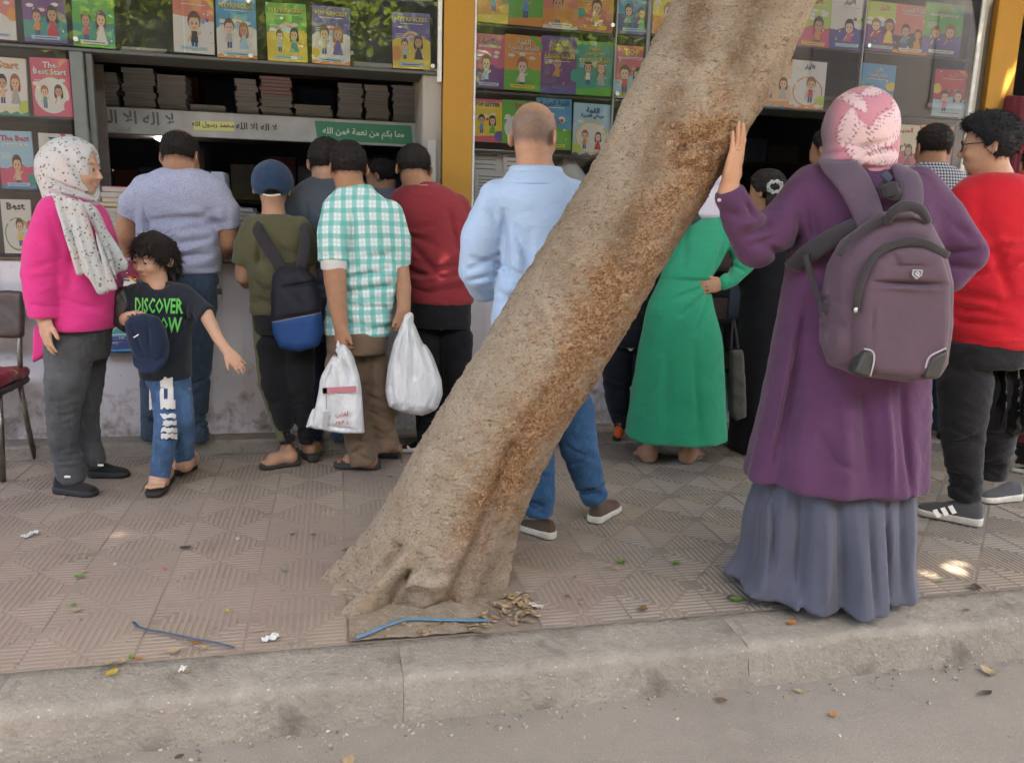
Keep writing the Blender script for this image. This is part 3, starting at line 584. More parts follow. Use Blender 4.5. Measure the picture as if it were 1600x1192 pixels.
def book_stack(s0, wd, dp, out, z0, n, th, cols, name, label, cat='books', group=None, jitter=.008):
    """a pile of lying books: one thing, each book a part"""
    o = empty(name, wallpt(s0 + wd / 2, z0, out - dp / 2), label, cat, group); o.rotation_euler = (0, 0, WA); z = 0
    for k in range(n):
        t_ = th * rs.uniform(.75, 1.25); c = cols[k % len(cols)] if not callable(cols) else cols(); dx, dy = rs.uniform(-jitter, jitter), rs.uniform(-jitter, jitter)
        mb = MB(); mb.box(-wd / 2 + dx, wd / 2 + dx, -dp / 2 + dy, dp / 2 + dy, z, z + t_ * .12, 0); mb.box(-wd / 2 + dx, wd / 2 + dx, -dp / 2 + dy, dp / 2 + dy, z + t_ * .86, z + t_ - .0004, 0); mb.box(-wd / 2 + .003 + dx, wd / 2 - .003 + dx, -dp / 2 + .003 + dy, dp / 2 - .003 + dy, z + t_ * .12, z + t_ * .86, 1)
        mb.build('book', [plain(c, .4, .4, var=.1), paperedge() if name != 'book_pile' or group is None else paperedge((.33, .335, .35), (.17, .175, .185))], o); z += t_  # inside shelf piles get a darker page copy: interior shade put into the colour
    return o
greys = [(.22, .235, .27), (.31, .315, .33), (.16, .19, .235), (.37, .37, .37), (.13, .16, .2), (.26, .25, .24)]  # covers darkened too, carrying the shade inside the shop
SHB = -.5
xs = [(145, 185, 9), (192, 242, 10), (247, 292, 12), (296, 352, 5), (368, 402, 13), (406, 455, 12), (460, 518, 6), (528, 566, 12), (571, 608, 11), (613, 660, 14)]
stl = ['grey pile of thin books at the left end of the writing board', 'pile of grey paperbacks beside the leftmost pile on the shelf', 'tall tight pile of grey books above the faint black writing', 'low pile of pale books above the black writing', 'tall pale pile of books next to the red-spined pile', 'tall pile of white books with a red block of spines', 'low beige pile of books in the dark gap of the shelf', 'tall grey pile of books above the green panel', 'beige pile of books beside the grey pile over the green panel', 'pile of white packets with blue squares at the end of the shelf']
for (a, b, n), lb in zip(xs, stl):
    s0, s1 = walluv(a, 150, SHB)[0], walluv(b, 150, SHB)[0]; top = {5: 1.83, 6: 1.86}.get(n, 1.99)
    cols = greys if n != 12 or a != 406 else [(.24, .24, .25)] * 6 + [(.3, .03, .04)] * 6
    if a == 613: cols = [(.25, .27, .3), (.25, .27, .3), (.05, .08, .24)]
    if 'beige' in lb: cols = [(.2, .18, .15), (.23, .21, .18)]
    book_stack(s0, s1 - s0, .2, SHB, 1.791, n, (top - 1.791) / n, cols, 'book_pile', lb, 'books', 'piles on the inside shelf')
# dark shelving with more stock at the back of the shop
shelf = empty('stock_shelving', wallpt(-1.9, 0, -1.45), 'dark stock shelving full of books at the back of the first shop', 'shelf'); shelf.rotation_euler = (0, 0, WA)
for k in range(6): mb = MB(); mb.box(-1.6, 1.45, 0, .35, .05 + k * .42, .075 + k * .42); mb.build('shelf_board', M_BROWN, shelf)
for k in range(5):
    x = -1.55
    while x < 1.35:
        wd = rs.uniform(.12, .24); ht = rs.uniform(.15, .36); mb = MB(); mb.box(x, x + wd - .012, .04, .3, .076 + k * .42, .076 + k * .42 + ht); mb.build('book_row', plain(rs.choice([(.25, .29, .35), (.45, .46, .48), (.5, .5, .5), (.35, .12, .12), (.22, .3, .4)]), .6), shelf); x += wd
shelf2 = empty('stock_shelving', wallpt(1.3, 0, -1.6), 'dark stock shelving inside the doorway of the second shop', 'shelf'); shelf2.rotation_euler = (0, 0, WA)
for k in range(6): mb = MB(); mb.box(-1.5, 1.5, 0, .3, .05 + k * .42, .075 + k * .42); mb.build('shelf_board', M_BROWN, shelf2)
for k in range(5):
    x = -1.45
    while x < 1.35:
        wd = rs.uniform(.15, .3); ht = rs.uniform(.12, .34); mb = MB(); mb.box(x, x + wd - .015, .03, .27, .076 + k * .42, .076 + k * .42 + ht); mb.build('book_row', plain(rs.choice([(.2, .24, .3), (.4, .4, .42), (.28, .2, .16)]), .6), shelf2); x += wd
# the lit fluorescent tube and the bright wrapped pack under it
lp = empty('tube_lamp', wallpt(*walluv(247, 217, -1.6), -1.6), 'short lit fluorescent tube deep inside the dark shop', 'lamp')
mb = MB(); mb.tube([(-.055, 0, .026), (.055, 0, -.026)], .0045, 10); e = NT('lit_tube'); e.out((1, 1, 1), .5, emit=(.85, .93, 1), est=60.0); mb.build('tube', e.m, lp); mb = MB(); mb.box(-.085, .085, .02, .04, -.02, .02, 0, Matrix.Rotation(.43, 4, 'Y'), .004); mb.build('fitting', M_DARK, lp)
s0 = walluv(310, 260, -.38)[0]; wp = empty('wrapped_paper_pack', wallpt(s0 + .06, 1.003, -.40), 'white wrapped paper block with dark cross tape on the counter', 'package'); wp.rotation_euler = (0, 0, WA)
mb = MB(); mb.box(-.07, .085, -.1, .1, 0, .46, 0, None, .01); mb.build('wrapping', plain((.45, .5, .56), .4), wp); mb = MB(); mb.box(-.073, .088, -.102, .102, .30, .312); mb.box(.005, .014, -.1025, .1025, 0, .461); mb.build('tape', M_DARK, wp)
# ------------------------------------------------------------------ books on show
def sRGB(h): return hexc(h)
PAL = dict(w=hexc('eeeae2'), c=hexc('efe4c4'), y=hexc('f2d33c'), o=hexc('ee9a3c'), r=hexc('d63a3f'), k=hexc('e2607c'), p=hexc('7d3f86'), b=hexc('3f9fd0'), n=hexc('2b4a86'), t=hexc('2ea08f'), g=hexc('58b83c'), l=hexc('c4d95a'), d=hexc('2c2a33'), v=hexc('6b5aa0'), s=hexc('a9d6ea'), m=hexc('8c2f4f'), e=hexc('f0c79c'), q=hexc('e87f6c'), a=hexc('b8b4ad'))
SKN = [hexc('f0c19c'), hexc('dba67c'), hexc('f3cdb0')]; HR = [hexc('2c1c16'), hexc('6b3a22'), hexc('17141a'), hexc('a8602c')]
def kid(P, cx, by, h, skin_, hair_, cl, girl=False, dress=None):
    """a plain cartoon child as flat print; P(points, colour)"""
    u = h / 4.2
    if girl: P([(cx - u * 1.15, by), (cx + u * 1.15, by), (cx + u * .38, by + u * 2.1), (cx - u * .38, by + u * 2.1)], cl)
    else:
        P([(cx - u * .5, by), (cx - u * .05, by), (cx - u * .05, by + u), (cx - u * .5, by + u)], PAL['n']); P([(cx + u * .05, by), (cx + u * .5, by), (cx + u * .5, by + u), (cx + u * .05, by + u)], PAL['n']); P([(cx - u * .6, by + u * .85), (cx + u * .6, by + u * .85), (cx + u * .5, by + u * 2.1), (cx - u * .5, by + u * 2.1)], cl)
    for sg in (-1, 1): P([(cx + sg * u * .45, by + u * 2.0), (cx + sg * u * 1.15, by + u * (1.0 if sg < 0 else 1.9)), (cx + sg * u * 1.0, by + u * (.8 if sg < 0 else 2.2)), (cx + sg * u * .42, by + u * 1.55)][::sg], skin_)
    hy = by + u * 3.0; P(disc(cx, hy + u * .22, u * 1.08, u * 1.06, 14), hair_)
    if girl: P(disc(cx - u * .8, hy - u * .5, u * .4, u * .8, 10), hair_); P(disc(cx + u * .8, hy - u * .5, u * .4, u * .8, 10), hair_)
    P(disc(cx, hy - u * .1, u * .86, u * .82, 14), skin_); P(disc(cx, hy + u * .55, u * .8, u * .42, 12, 0, math.pi), hair_)
    for sg in (-1, 1): P(disc(cx + sg * u * .34, hy - u * .08, u * .12, u * .16, 8), (.02, .015, .015))
    P(disc(cx, hy - u * .5, u * .22, u * .12, 8, math.pi, 2 * math.pi), (.45, .1, .08))
rb = random.Random(23)
def book(rect, bg, lo, title, tcol, label, kids=2, cl='or', sub=None, style=0, out=-.012, th=.012, lean=.03, z0=None, tilt=0.):
    """rect: photo box (x0,y0,x1,y1) of the cover; a real book standing behind the glass"""
    s0, zt = walluv(rect[0], rect[1], out); s1, zb = walluv(rect[2], rect[3], out)
    zm = walluv((rect[0] + rect[2]) / 2, rect[3], out)[1]; zt = walluv((rect[0] + rect[2]) / 2, rect[1], out)[1]
    W, Hh = s1 - s0, zt - zm; zb = zm if z0 is None else z0
    root = empty('book', wallpt((s0 + s1) / 2, zb, out), label, 'book', 'books on show behind the glass'); root.rotation_euler = (-lean, tilt + rb.uniform(-.022, .022), WA + rb.uniform(-.02, .02))
    mb = MB(); mb.box(-W / 2, W / 2, 0, .0012, 0, Hh); mb.box(-W / 2, W / 2, th - .001, th, 0, Hh); mb.box(-W / 2 + .002, W / 2 - .002, .0012, th - .001, .002, Hh - .002, 1); mb.box(-W / 2, -W / 2 + .0015, .0012, th - .001, 0, Hh)
    B, L = PAL[bg], PAL[lo]; mb.build('volume', [plain(mulc(B, .8), .35, .5, var=.05), paperedge()], root)
    pm = MB(); lay = [0]
    def P(pts, col):
        lay[0] += 1; y = -.0004 - .00007 * lay[0]; pm.poly([(min(max(x, -.5), .5) * W, y, min(max(z, 0), 1) * Hh) for x, z in pts], 0, col)
    P([(-.5, 0), (.5, 0), (.5, 1), (-.5, 1)], B)
    if style == 0: P([(-.5, 0), (.5, 0), (.5, .40)] + [(x, .40 + .05 * math.sin(9 * x + 1)) for x in (.3, .1, -.1, -.3)] + [(-.5, .36)], L)
    elif style == 1: P(disc(0, .36, .44, .31, 22), L); P(disc(0, .36, .40, .28, 22), PAL['w'])
    elif style == 2: P([(-.5, 0), (.5, 0), (.5, .17), (-.5, .12)], L); P([(-.5, .93), (.5, .93), (.5, 1), (-.5, 1)], L)
    elif style == 3: P([(-.5, .62), (.5, .54), (.5, 1), (-.5, 1)], L)
    elif style == 4: P([(-.5, 0), (.5, 0), (.5, .5)] + [(.5 - .1 * i, .5 + .05 * abs(math.sin(2.2 * i))) for i in range(1, 10)] + [(-.5, .48)], L)
    for _ in range(7): P(disc(rb.uniform(-.46, .46), rb.uniform(.05, .95), rb.uniform(.008, .03), None, 6), rb.choice([PAL['w'], PAL['y'], B, L]))
    if style == 4:                                 # castle arch and clouds
        P(disc(0, .5, .25, .17, 16, 0, math.pi), PAL['e']); P(disc(0, .5, .2, .13, 16, 0, math.pi), PAL['k']); P(disc(0, .5, .15, .1, 16, 0, math.pi), PAL['s'])
        for x in (-.36, -.2, .22, .38): P(disc(x, .46, .12, .045, 10), L)
    for _ in range(3):
        dk = rb.randrange(6); c1 = PAL[rb.choice('wyokbtglv')]
        if dk == 0:
            x0 = rb.uniform(-.4, .1)
            for q in range(4): P([(x0 + .1 * q, .5 + .03 * (q % 2)), (x0 + .1 * q + .08, .5 + .03 * (q % 2)), (x0 + .1 * q + .08, .56 + .03 * (q % 2)), (x0 + .1 * q, .56 + .03 * (q % 2))], PAL[rb.choice('roygbv')])
        elif dk == 1: P(disc(rb.choice((-.42, .42)), rb.uniform(.1, .6), rb.uniform(.12, .2), rb.uniform(.08, .14), 16), c1)
        elif dk == 2:
            for q in range(4): P([(-.42, .62 - .03 * q), (-.42 + rb.uniform(.2, .4), .62 - .03 * q), (-.2, .61 - .03 * q), (-.42, .61 - .03 * q)], PAL['w'])
        elif dk == 3: P([(.12, 1.), (.28, 1.), (.5, .86), (.5, .75)], c1)
        elif dk == 4:
            for q in range(3): P(disc(-.35 + .3 * q + rb.uniform(-.05, .05), rb.uniform(.52, .7), .09, .032, 10), PAL['w'])
        else: P([(-.5, .0)] + [(-.5 + .1 * q, .05 + .03 * math.sin(2.1 * q)) for q in range(11)] + [(.5, .0)], c1)
    kc = [PAL[c] for c in cl]; by = {0: .1, 1: .14, 2: .2, 3: .1, 4: .17}[style]; kh = {1: rb.choice((.52, .66, .6)), 2: rb.uniform(.42, .52)}.get(kids, .4)
    if style == 1: kh *= .85
    for i in range(kids): kid(P, (i - (kids - 1) / 2) * .36 + (rb.uniform(-.12, .12) if kids == 1 else 0), by - (.06 if kh > .58 else 0), kh * rb.uniform(.86, 1.05), rb.choice(SKN), rb.choice(HR), kc[i % len(kc)], girl=(i % 2 == 1))
    if style in (0, 3, 4): P([(-.32, .045), (.32, .045), (.34, .105), (-.34, .105)], PAL[rb.choice('wys')] if style != 4 else PAL['s']); P([(-.26, .066), (.26, .066), (.26, .082), (-.26, .082)], mulc(B, .6))
    yb = -.0004 - .00007 * (lay[0] + 3); F = lambda x, y: (x * W, yb, y * Hh); yT = .88
    tl = [title] if isinstance(title, str) else list(title)
    for i, tx in enumerate(tl):
        F2 = lambda x, y: (x * W + .0025, yb + .0001, y * Hh - .0025); asp = Hh / W
        P2, wd, ht = text_polys(tx); k = min(.84 / wd, .105 / ht * asp * (1.25 if len(tl) == 1 else 1))
        for fc, cc in ((F2, mulc(B, .25)), (F, PAL[tcol])):
            for p in P2: pm.poly([fc(x * k, yT + y * k / asp) for x, y in p], 0, cc)
        yT -= .115
    if sub:
        lay[0] += 5; P([(-.36, yT - .015), (.36, yT - .015), (.36, yT + .02), (-.36, yT + .02)], PAL['w']); yb -= .001
        P2, wd, ht = text_polys(sub); k = .6 / wd
        for p in P2: pm.poly([(x * k * W, yb, (yT + .002) * Hh + y * min(k * W, .02 * Hh / ht)) for x, y in p], 0, mulc(B, .4))
    elif style != 1: P([(-.3, yT + .03), (.3, yT + .03), (.3, yT + .04), (-.3, yT + .04)], PAL['w'])
    pm.build('cover_print', printmat(), root); return root
BK = [  # first shop, top case
 ((-38, -32, 26, 61), 'q', 'w', 'TOP', 'w', 'coral workbook at the left end of the top case', 1, 'w', None, 0), ((31, -28, 106, 66), 'p', 't', 'TOP', 'w', 'purple workbook with two small children over a green hill', 2, 'or', None, 0), ((108, -25, 180, 74), 'g', 't', 'TOP', 'w', 'bright green workbook with two children in the top case', 2, 'kw', None, 0),
 ((267, -12, 335, 83), 'w', 'q', '', 'r', 'white and coral workbook with a masked child in a cape', 1, 'd', None, 3), ((336, -2, 402, 92), 'b', 'w', 'MYPRINCESS', 'y', 'blue and white princess workbook', 2, 'as', None, 4), ((416, 5, 481, 97), 'g', 'y', 'MYPRINCESS', 'y', 'green and yellow princess workbook', 2, 'st', None, 4),
 ((486, 10, 547, 101), 'v', 'w', 'MYPRINCESS', 'y', 'violet and white princess workbook', 2, 'av', None, 4), ((614, 20, 673, 108), 'v', 'y', 'MYPRINCESS', 'y', 'violet and yellow princess workbook at the end of the case', 2, 'sd', None, 4),
 # first shop, upper row of the top case
 ((497, -80, 555, -4), 'y', 'o', 'TOP', 'r', 'yellow book above the violet and white princess workbook', 1, 'r', None, 2), ((558, -76, 612, 0), 'y', 'g', 'TOP', 'r', 'yellow book over the gap in the princess row', 1, 'b', None, 2), ((620, -72, 676, 4), 'y', 'l', 'TOP', 'g', 'yellow book above the violet and yellow princess workbook', 1, 'g', None, 2),
 # left window
 ((-20, 90, 45, 180), 'w', 'c', 'Start', 'o', 'cream book with a baby picture in the left window', 2, 'ea', None, 2), ((46, 91, 114, 182), 'k', 'w', ('The', 'Best Start'), 'w', 'pink book titled The Best Start with a round picture', 2, 'tw', None, 1),
 ((-5, 205, 57, 295), 's', 'k', 'The Best', 'k', 'pale blue and pink book in the middle of the left window', 1, 'e', 'Level 2', 0), ((58, 209, 118, 297), 'w', 'm', ('The', 'Best'), 'd', 'white and maroon book titled The Best behind the floral scarf', 1, 'k', None, 0), ((0, 312, 54, 396), 'w', 'g', 'Best', 'd', 'white and green book at the bottom of the left window', 1, 'y', None, 1), ((-66, 205, -9, 295), 'c', 'o', 'Best', 'd', 'cream and orange book outside the pale blue one', 1, 'y', None, 1),
 # second shop, top row
 ((741, -55, 794, 36), 'o', 'y', 'الأرقام', 'b', 'yellow and orange numbers book beside the ochre pillar', 1, 'b', '3 4', 2), ((797, -48, 848, 41), 'g', 'o', 'القمة', 'w', 'green book with an orange foot in the top row', 1, 'b', None, 2), ((851, -43, 902, 46), 'q', 'o', 'الرياضيات', 'y', 'brick orange maths book in the top row', 1, 'o', None, 0), ((905, -38, 957, 50), 'o', 'q', 'الرياضيات', 'c', 'orange maths book beside the brick orange one', 1, 'y', None, 0), ((967, -34, 1020, 54), 'b', 'n', 'LEVEL2', 'y', 'blue reading book marked LEVEL2', 2, 'tg', None, 0), ((1023, -30, 1074, 57), 'y', 'o', 'LEVEL1', 'w', 'yellow reading book next to the tree trunk', 1, 'o', None, 0),
 # second shop, middle row
 ((741, 53, 787, 138), 'k', 'p', 'القمة', 'v', 'pink and purple workbook with a boy at a desk', 1, 's', 'القمة', 0), ((789, 55, 845, 142), 'o', 'g', ('القمة', 'القواعد النحوية'), 'w', 'orange and green grammar book with a smiling boy', 1, 'w', None, 0), ((847, 57, 901, 147), 'p', 'v', ('القمة', 'رحلتي لتعلم', 'القراءة والكتابة'), 'y', 'purple reading and writing book', 1, 'o', None, 2), ((903, 65, 956, 150), 't', 'g', ('القمة', 'رحلتي لتعلم', 'القراءة والكتابة'), 'y', 'teal reading and writing book with two children in white caps', 2, 'wa', None, 2), ((960, 72, 1014, 154), 'k', 's', 'TOP', 'y', 'pink and pale blue numbers book against the trunk', 2, 'rb', 'NUMBERS', 0),
 # second shop, low row
 ((738, 155, 784, 222), 'y', 'k', 'TOP LETTER', 'n', 'yellow and pink letters book', 2, 'bg', None, 2), ((786, 157, 838, 225), 'g', 'w', 'TOP', 'k', 'green and white letters book behind the bald head', 1, 'y', None, 1), ((840, 152, 892, 234), 'b', 'g', 'اللغة العربية', 'n', 'blue Arabic book with a meadow', 1, 'o', None, 0), ((897, 162, 951, 245), 's', 'y', ('القمة', 'حروفي العربية'), 'n', 'pale blue and yellow Arabic letters book', 2, 'or', None, 1),
 # over the doorway
 ((1249, -10, 1297, 75), 'l', 'k', 'الأبرار', 'r', 'pale green book beside the trunk over the doorway', 1, 'o', None, 0), ((1303, -8, 1350, 78), 'w', 'v', 'الأبرار', 'p', 'washed white and lilac book over the doorway', 1, 'k', 'الرياضيات', 0), ((1354, 3, 1404, 80), 'l', 'p', 'الأبرار', 'o', 'lime and purple book with a boy and a girl', 2, 'ry', None, 4), ((1402, 8, 1448, 85), 'q', 'd', 'اللغة العربية', 'w', 'red-orange and dark book with two school children', 2, 'bo', None, 0), ((1449, 5, 1499, 88), 'g', 'v', 'الأبرار', 'o', 'green book with two purple figures', 2, 'vv', 'اللغة العربية', 0),
 ((1190, 95, 1238, 169), 'e', 'o', 'الأبرار', 'o', 'peach book behind the trunk edge', 2, 'da', None, 2), ((1239, 95, 1286, 171), 'w', 'o', 'الأبرار', 'n', 'white and green book with one boy in a red coat', 1, 'r', None, 1), ((1346, 100, 1393, 176), 'b', 'o', ('الأبرار', 'حروفي العربية'), 'w', 'cyan letters book above the pink headscarf', 2, 'or', None, 0), ((1464, 109, 1511, 183), 'r', 's', 'الأبرار', 'o', 'red and cyan book with two children beside the door post', 2, 'ks', None, 0),
 ((1392, 195, 1431, 266), 'c', 'k', 'الحديث', 'r', 'cream book beside the checked shirt man', 2, 'rm', None, 0), ((1441, 196, 1483, 268), 'o', 'q', 'الأبرار', 'w', 'orange book behind the dark hair of the checked shirt man', 1, 'r', None, 0)]
for (rect, bg_, lo_, ti, tc, lb, nk, cl, sub, stl_) in BK: book(rect, bg_, lo_, ti, tc, lb, nk, cl, sub, stl_)
# lying and standing stock around the covers
book_stack(walluv(188, 74, -.03)[0], .21, .19, -.03, 2.004, 2, .012, [(.6, .6, .58), (.45, .45, .44)], 'book_pile', 'two white books lying in the gap of the top case', 'books')
book_stack(walluv(552, 100, -.03)[0], .2, .19, -.03, 2.004, 3, .01, [(.6, .6, .58), (.5, .48, .4)], 'book_pile', 'three thin books lying between the violet princess workbooks', 'books')
card = [('white price list standing under the letters book', (738, 232, 786, 318), 'w'), ('pale card standing behind the bald man', (787, 235, 850, 322), 'w'), ('grey printed sheet at the foot of the display', (742, 268, 800, 330), 'a')]
for i, (lb, rc, cc) in enumerate(card):
    o = -.05 + .018 * i; s0, zt = walluv(rc[0], rc[1], o); s1, zb = walluv(rc[2], rc[3], o); r_ = empty('display_card', wallpt((s0 + s1) / 2, max(zb, 1.005), o), lb, 'card'); r_.rotation_euler = (-.04, 0, WA)
    mb = MB(); W, H_ = s1 - s0, zt - max(zb, 1.005); mb.box(-W / 2, W / 2, 0, .004, 0, H_); mb.build('card', M_WHITE, r_); mb = MB()
    for k in range(9): mb.poly([(x, -.0008, H_ * (.9 - .085 * k) + dz) for x, dz in ((-W * .4, 0), (W * rb.uniform(.1, .42), 0), (W * .3, -.006), (-W * .4, -.006))][::-1], 0, (.2, .2, .2) if k else (.1, .25, .12))
    mb.build('print', printmat(), r_)
def bcol(): return rs.choice([(.55, .42, .08), (.5, .48, .42), (.35, .05, .08), (.6, .58, .5), (.45, .2, .06), (.2, .14, .3), (.3, .38, .42)])
book_stack(walluv(152, 300, -.06)[0], .2, .26, -.01, 1.004, 14, .026, bcol, 'book_pile', 'pile of mixed books on the counter beside the floral scarf', 'books', None, .012)
book_stack(walluv(166, 300, -.06)[0] + .14, .19, .25, -.03, 1.004, 12, .029, bcol, 'book_pile', 'pile of yellow-topped books behind the curly-haired child', 'books', None, .012)
book_stack(walluv(335, 300, -.2)[0], .2, .25, -.2, 1.004, 13, .022, lambda: rs.choice([(.25, .26, .3), (.14, .16, .22), (.3, .3, .3), (.3, .05, .06)]), 'book_pile', 'dark pile of books on the counter beside the capped boy', 'books', None, .01)
book_stack(walluv(352, 300, -.15)[0] + .12, .17, .22, -.12, 1.004, 9, .02, lambda: rs.choice([(.1, .12, .3), (.35, .04, .05), (.2, .22, .25)]), 'book_pile', 'low pile of blue and red books beside the lavender shirt', 'books', None, .01)
book_stack(walluv(590, 300, -.2)[0], .22, .25, -.2, 1.004, 15, .022, lambda: rs.choice([(.3, .34, .38), (.4, .42, .45)]), 'book_pile', 'grey pile of books on the counter before the maroon polo', 'books', None, .01)
# samples fixed to the front of the counter
for lb, (x0, y0, x1, y1), c1, c2, out in (('teal book cover fixed to the counter wall behind the child', (168, 506, 206, 524), 't', 's', .03), ('navy book cover fixed to the counter wall behind the child', (168, 525, 214, 549), 'n', 'b', .03), ('white titled book in front of the counter behind the child', (174, 432, 214, 470), 'w', 'd', .05), ('maroon book standing against the counter behind the child', (178, 400, 224, 436), 'm', 'r', .04)):
    book((x0, y0, x1, y1), c1, c2, 'Salma' if c1 == 'w' else 'TOP', 'd' if c1 == 'w' else 'w', lb, 0, 'w', None, 2, out)
mb = MB(); ss = walluv(190, 550, .05)[0]; mb.box(-.1, .16, -.075, -.001, 0, .012); mb.build('rack_shelf', M_SHELF, facade).location = (ss, 0, walluv(190, 551, .04)[1] - .012)
# white bag standing on the counter
wb = empty('white_pouch', wallpt(walluv(897, 290, .0)[0], 1.003, -.12), 'white cloth pouch with a knotted top on the second counter', 'bag')
fl = Fld(.008); b0 = np.array(wallpt(walluv(897, 290, .0)[0], 1.003, -.12)); q = b0 + np.array([0, 0, .0]); top = at(893, 244, b0[1])
fl.loft([(b0 + (0, 0, .0), .085, .07), (b0 + (0, 0, .15), .105, .08), ((b0[0], b0[1], top[2] - .1), .1, .07), ((b0[0], b0[1], top[2] - .05), .06, .04), ((b0[0], b0[1], top[2]), .012, .012)]); fl.build().band(lambda P: .005 * wob(P, 40, 40, 14, .4)); link('pouch', fl.mesh('pouch', b0), fabric((.8, .79, .76)), wb)
# red and dark clothes hung outside the next shop
for k, (px, py0, py1, col, lb) in enumerate(((1588, 150, 330, (.10, .012, .02), 'dark maroon cloth hanging beside the ochre pillar'), (1606, 215, 340, (.42, .012, .02), 'bright red cloth hanging beyond the ochre pillar'))):
    s_, z1 = walluv(px, py0, .03); z0_ = walluv(px, py1, .03)[1]; b0 = wallpt(s_, z0_, .03); o = empty('hanging_cloth', b0, lb, 'cloth'); fl = Fld(.01)
    fl.loft([((b0[0], b0[1], z0_), .085, .02), ((b0[0], b0[1], (z0_ + z1) / 2), .08, .022), ((b0[0], b0[1], z1), .06, .015)], fold=lambda th, Z: 1 + .16 * np.sin(9 * th), rnd=.004, p=3.5); fl.build(); fl.band(wrinkle(.006, 20, 20, 8, .3)) if 'wrinkle' in globals() else None; link('cloth', fl.mesh('cloth', b0), fabric(col), o)
    mb = MB(); mb.tube([(0, 0, z1 - z0_ - .02), (0, .06, z1 - z0_ + .03)], .003, 6); mb.build('hook', M_METAL, o)
# ------------------------------------------------------------------ the leaning street tree
M_BARK = m_bark()
TY = 2.62
prof = [(905, 520, 772), (880, 538, 782), (840, 566, 796), (800, 594, 812), (750, 622, 834), (700, 646, 862), (600, 713, 925), (500, 776, 985), (400, 838, 1043), (300, 899, 1105), (230, 941, 1146), (160, 975, 1190), (100, 1005, 1222), (0, 1056, 1267)]
ring = []
for py, xl, xr in prof:
    c = at((xl + xr) / 2, py, TY); hw = (at(xr, py, TY)[0] - at(xl, py, TY)[0]) / 2; ring.append((c[2], c[0], TY, hw, hw * .86))
zt, xt, _, hwt, _ = ring[-1]
slope = (ring[-1][1] - ring[-4][1]) / (ring[-1][0] - ring[-4][0])
for k in range(1, 8): ring.append((zt + .2 * k, ring[-1][1] + .2 * slope * (1 - .09 * k), TY + .01 * k, hwt * (1 - .02 * k), hwt * .88 * (1 - .02 * k)))
z0b = ring[0][0]
ring = [(-.04, ring[0][1] - .03, TY - .01, ring[0][3] * 1.04, ring[0][3] * .8), (.03, ring[0][1] - .012, TY, ring[0][3] * .99, ring[0][3] * .78)] + [r_ for r_ in ring if r_[0] > .05]
RZ = np.array([r_[0] for r_ in ring])
nz, nth = 410, 236; zz = np.concatenate([np.linspace(-.04, 2.35, nz - 60), np.linspace(2.37, RZ[-1], 60)]); th = np.linspace(0, 2 * math.pi, nth, endpoint=False)
def rint(k, z): return np.interp(z, RZ, [r_[k] for r_ in ring])
def sm1(v, n=9): return np.convolve(np.pad(v, n, mode='edge'), np.ones(2 * n + 1) / (2 * n + 1), 'valid')
CX, CY, A_, B_ = (sm1(rint(k, zz)) for k in (1, 2, 3, 4))
Z, TH = np.meshgrid(zz, th, indexing='ij'); cu, cv = np.cos(TH), np.sin(TH)
P0 = np.stack([CX[:, None] + A_[:, None] * cu, CY[:, None] + B_[:, None] * cv, Z], -1).reshape(-1, 3); N0 = np.stack([cu, cv, np.full_like(cu, .25)], -1).reshape(-1, 3)
Pl = np.stack([cu.ravel() * .2, cv.ravel() * .2, Z.ravel()], 1)            # unrolled coordinates for lengthwise features
flare = np.clip((.26 - Z) / .26, 0, 1) ** 1.6
lobes = .02 * np.cos(3 * TH + .6) + .03 * np.cos(6 * TH - .4 + 1.2 * Z) + .022 * np.cos(10 * TH + 1 + 2 * Z)
d = (flare * lobes).ravel()
d += .012 * wob(Pl, 16, 16, 3.2, .4) + .009 * np.sin(3 * TH + 1.1 * Z + .6).ravel() + .007 * wob(P0, 11, 11, 9, 1.9)
d += .0045 * wob(P0, 50, 50, 70, .8, 2.) + .0040 * np.abs(wob(P0, 120, 120, 150, 2.2, 2.2)) + .0026 * wob(P0, 240, 240, 330, 3.1, 2.5) + .0020 * wob(P0, 470, 470, 620, 4.1, 3.)
def front(px, py):                               # the spot on the bark that the photo shows at this pixel
    dr = ray(px, py); b = None
    Pp = CC + dr * ((TY - .14) / dr[1]); return Pp
def dent(px, py, rx, dep, sx=1.0, sz=1.0):
    global d
    c = front(px, py); m = P0[:, 1] < TY; q = ((P0[:, 0] - c[0]) / (rx * sx)) ** 2 + ((P0[:, 2] - c[2]) / (rx * sz)) ** 2; d = d - dep * np.exp(-q) * m
def furrow(pts, r, dep):
    global d
    Pp = [front(*p) for p in pts]; m = P0[:, 1] < TY + .03; X2 = P0.copy(); X2[:, 1] = 0
    best = np.full(len(P0), 9.)
    for a, b in zip(Pp[:-1], Pp[1:]):
        a = a.copy(); b = b.copy(); a[1] = b[1] = 0; best = np.minimum(best, segdist(X2, a, b)[0])
    d = d - dep * np.exp(-(best / r) ** 2) * m
furrow([(640, 880), (618, 905), (598, 945)], .012, .045); furrow([(622, 850), (596, 885), (548, 932)], .018, .05); furrow([(712, 935), (708, 912), (722, 890), (760, 800), (800, 690)], .016, .032); furrow([(655, 945), (700, 930)], .014, .02); furrow([(640, 895), (700, 900)], .02, -.015); furrow([(575, 905), (545, 945)], .02, -.02); furrow([(770, 830), (800, 730), (850, 620)], .03, .014)
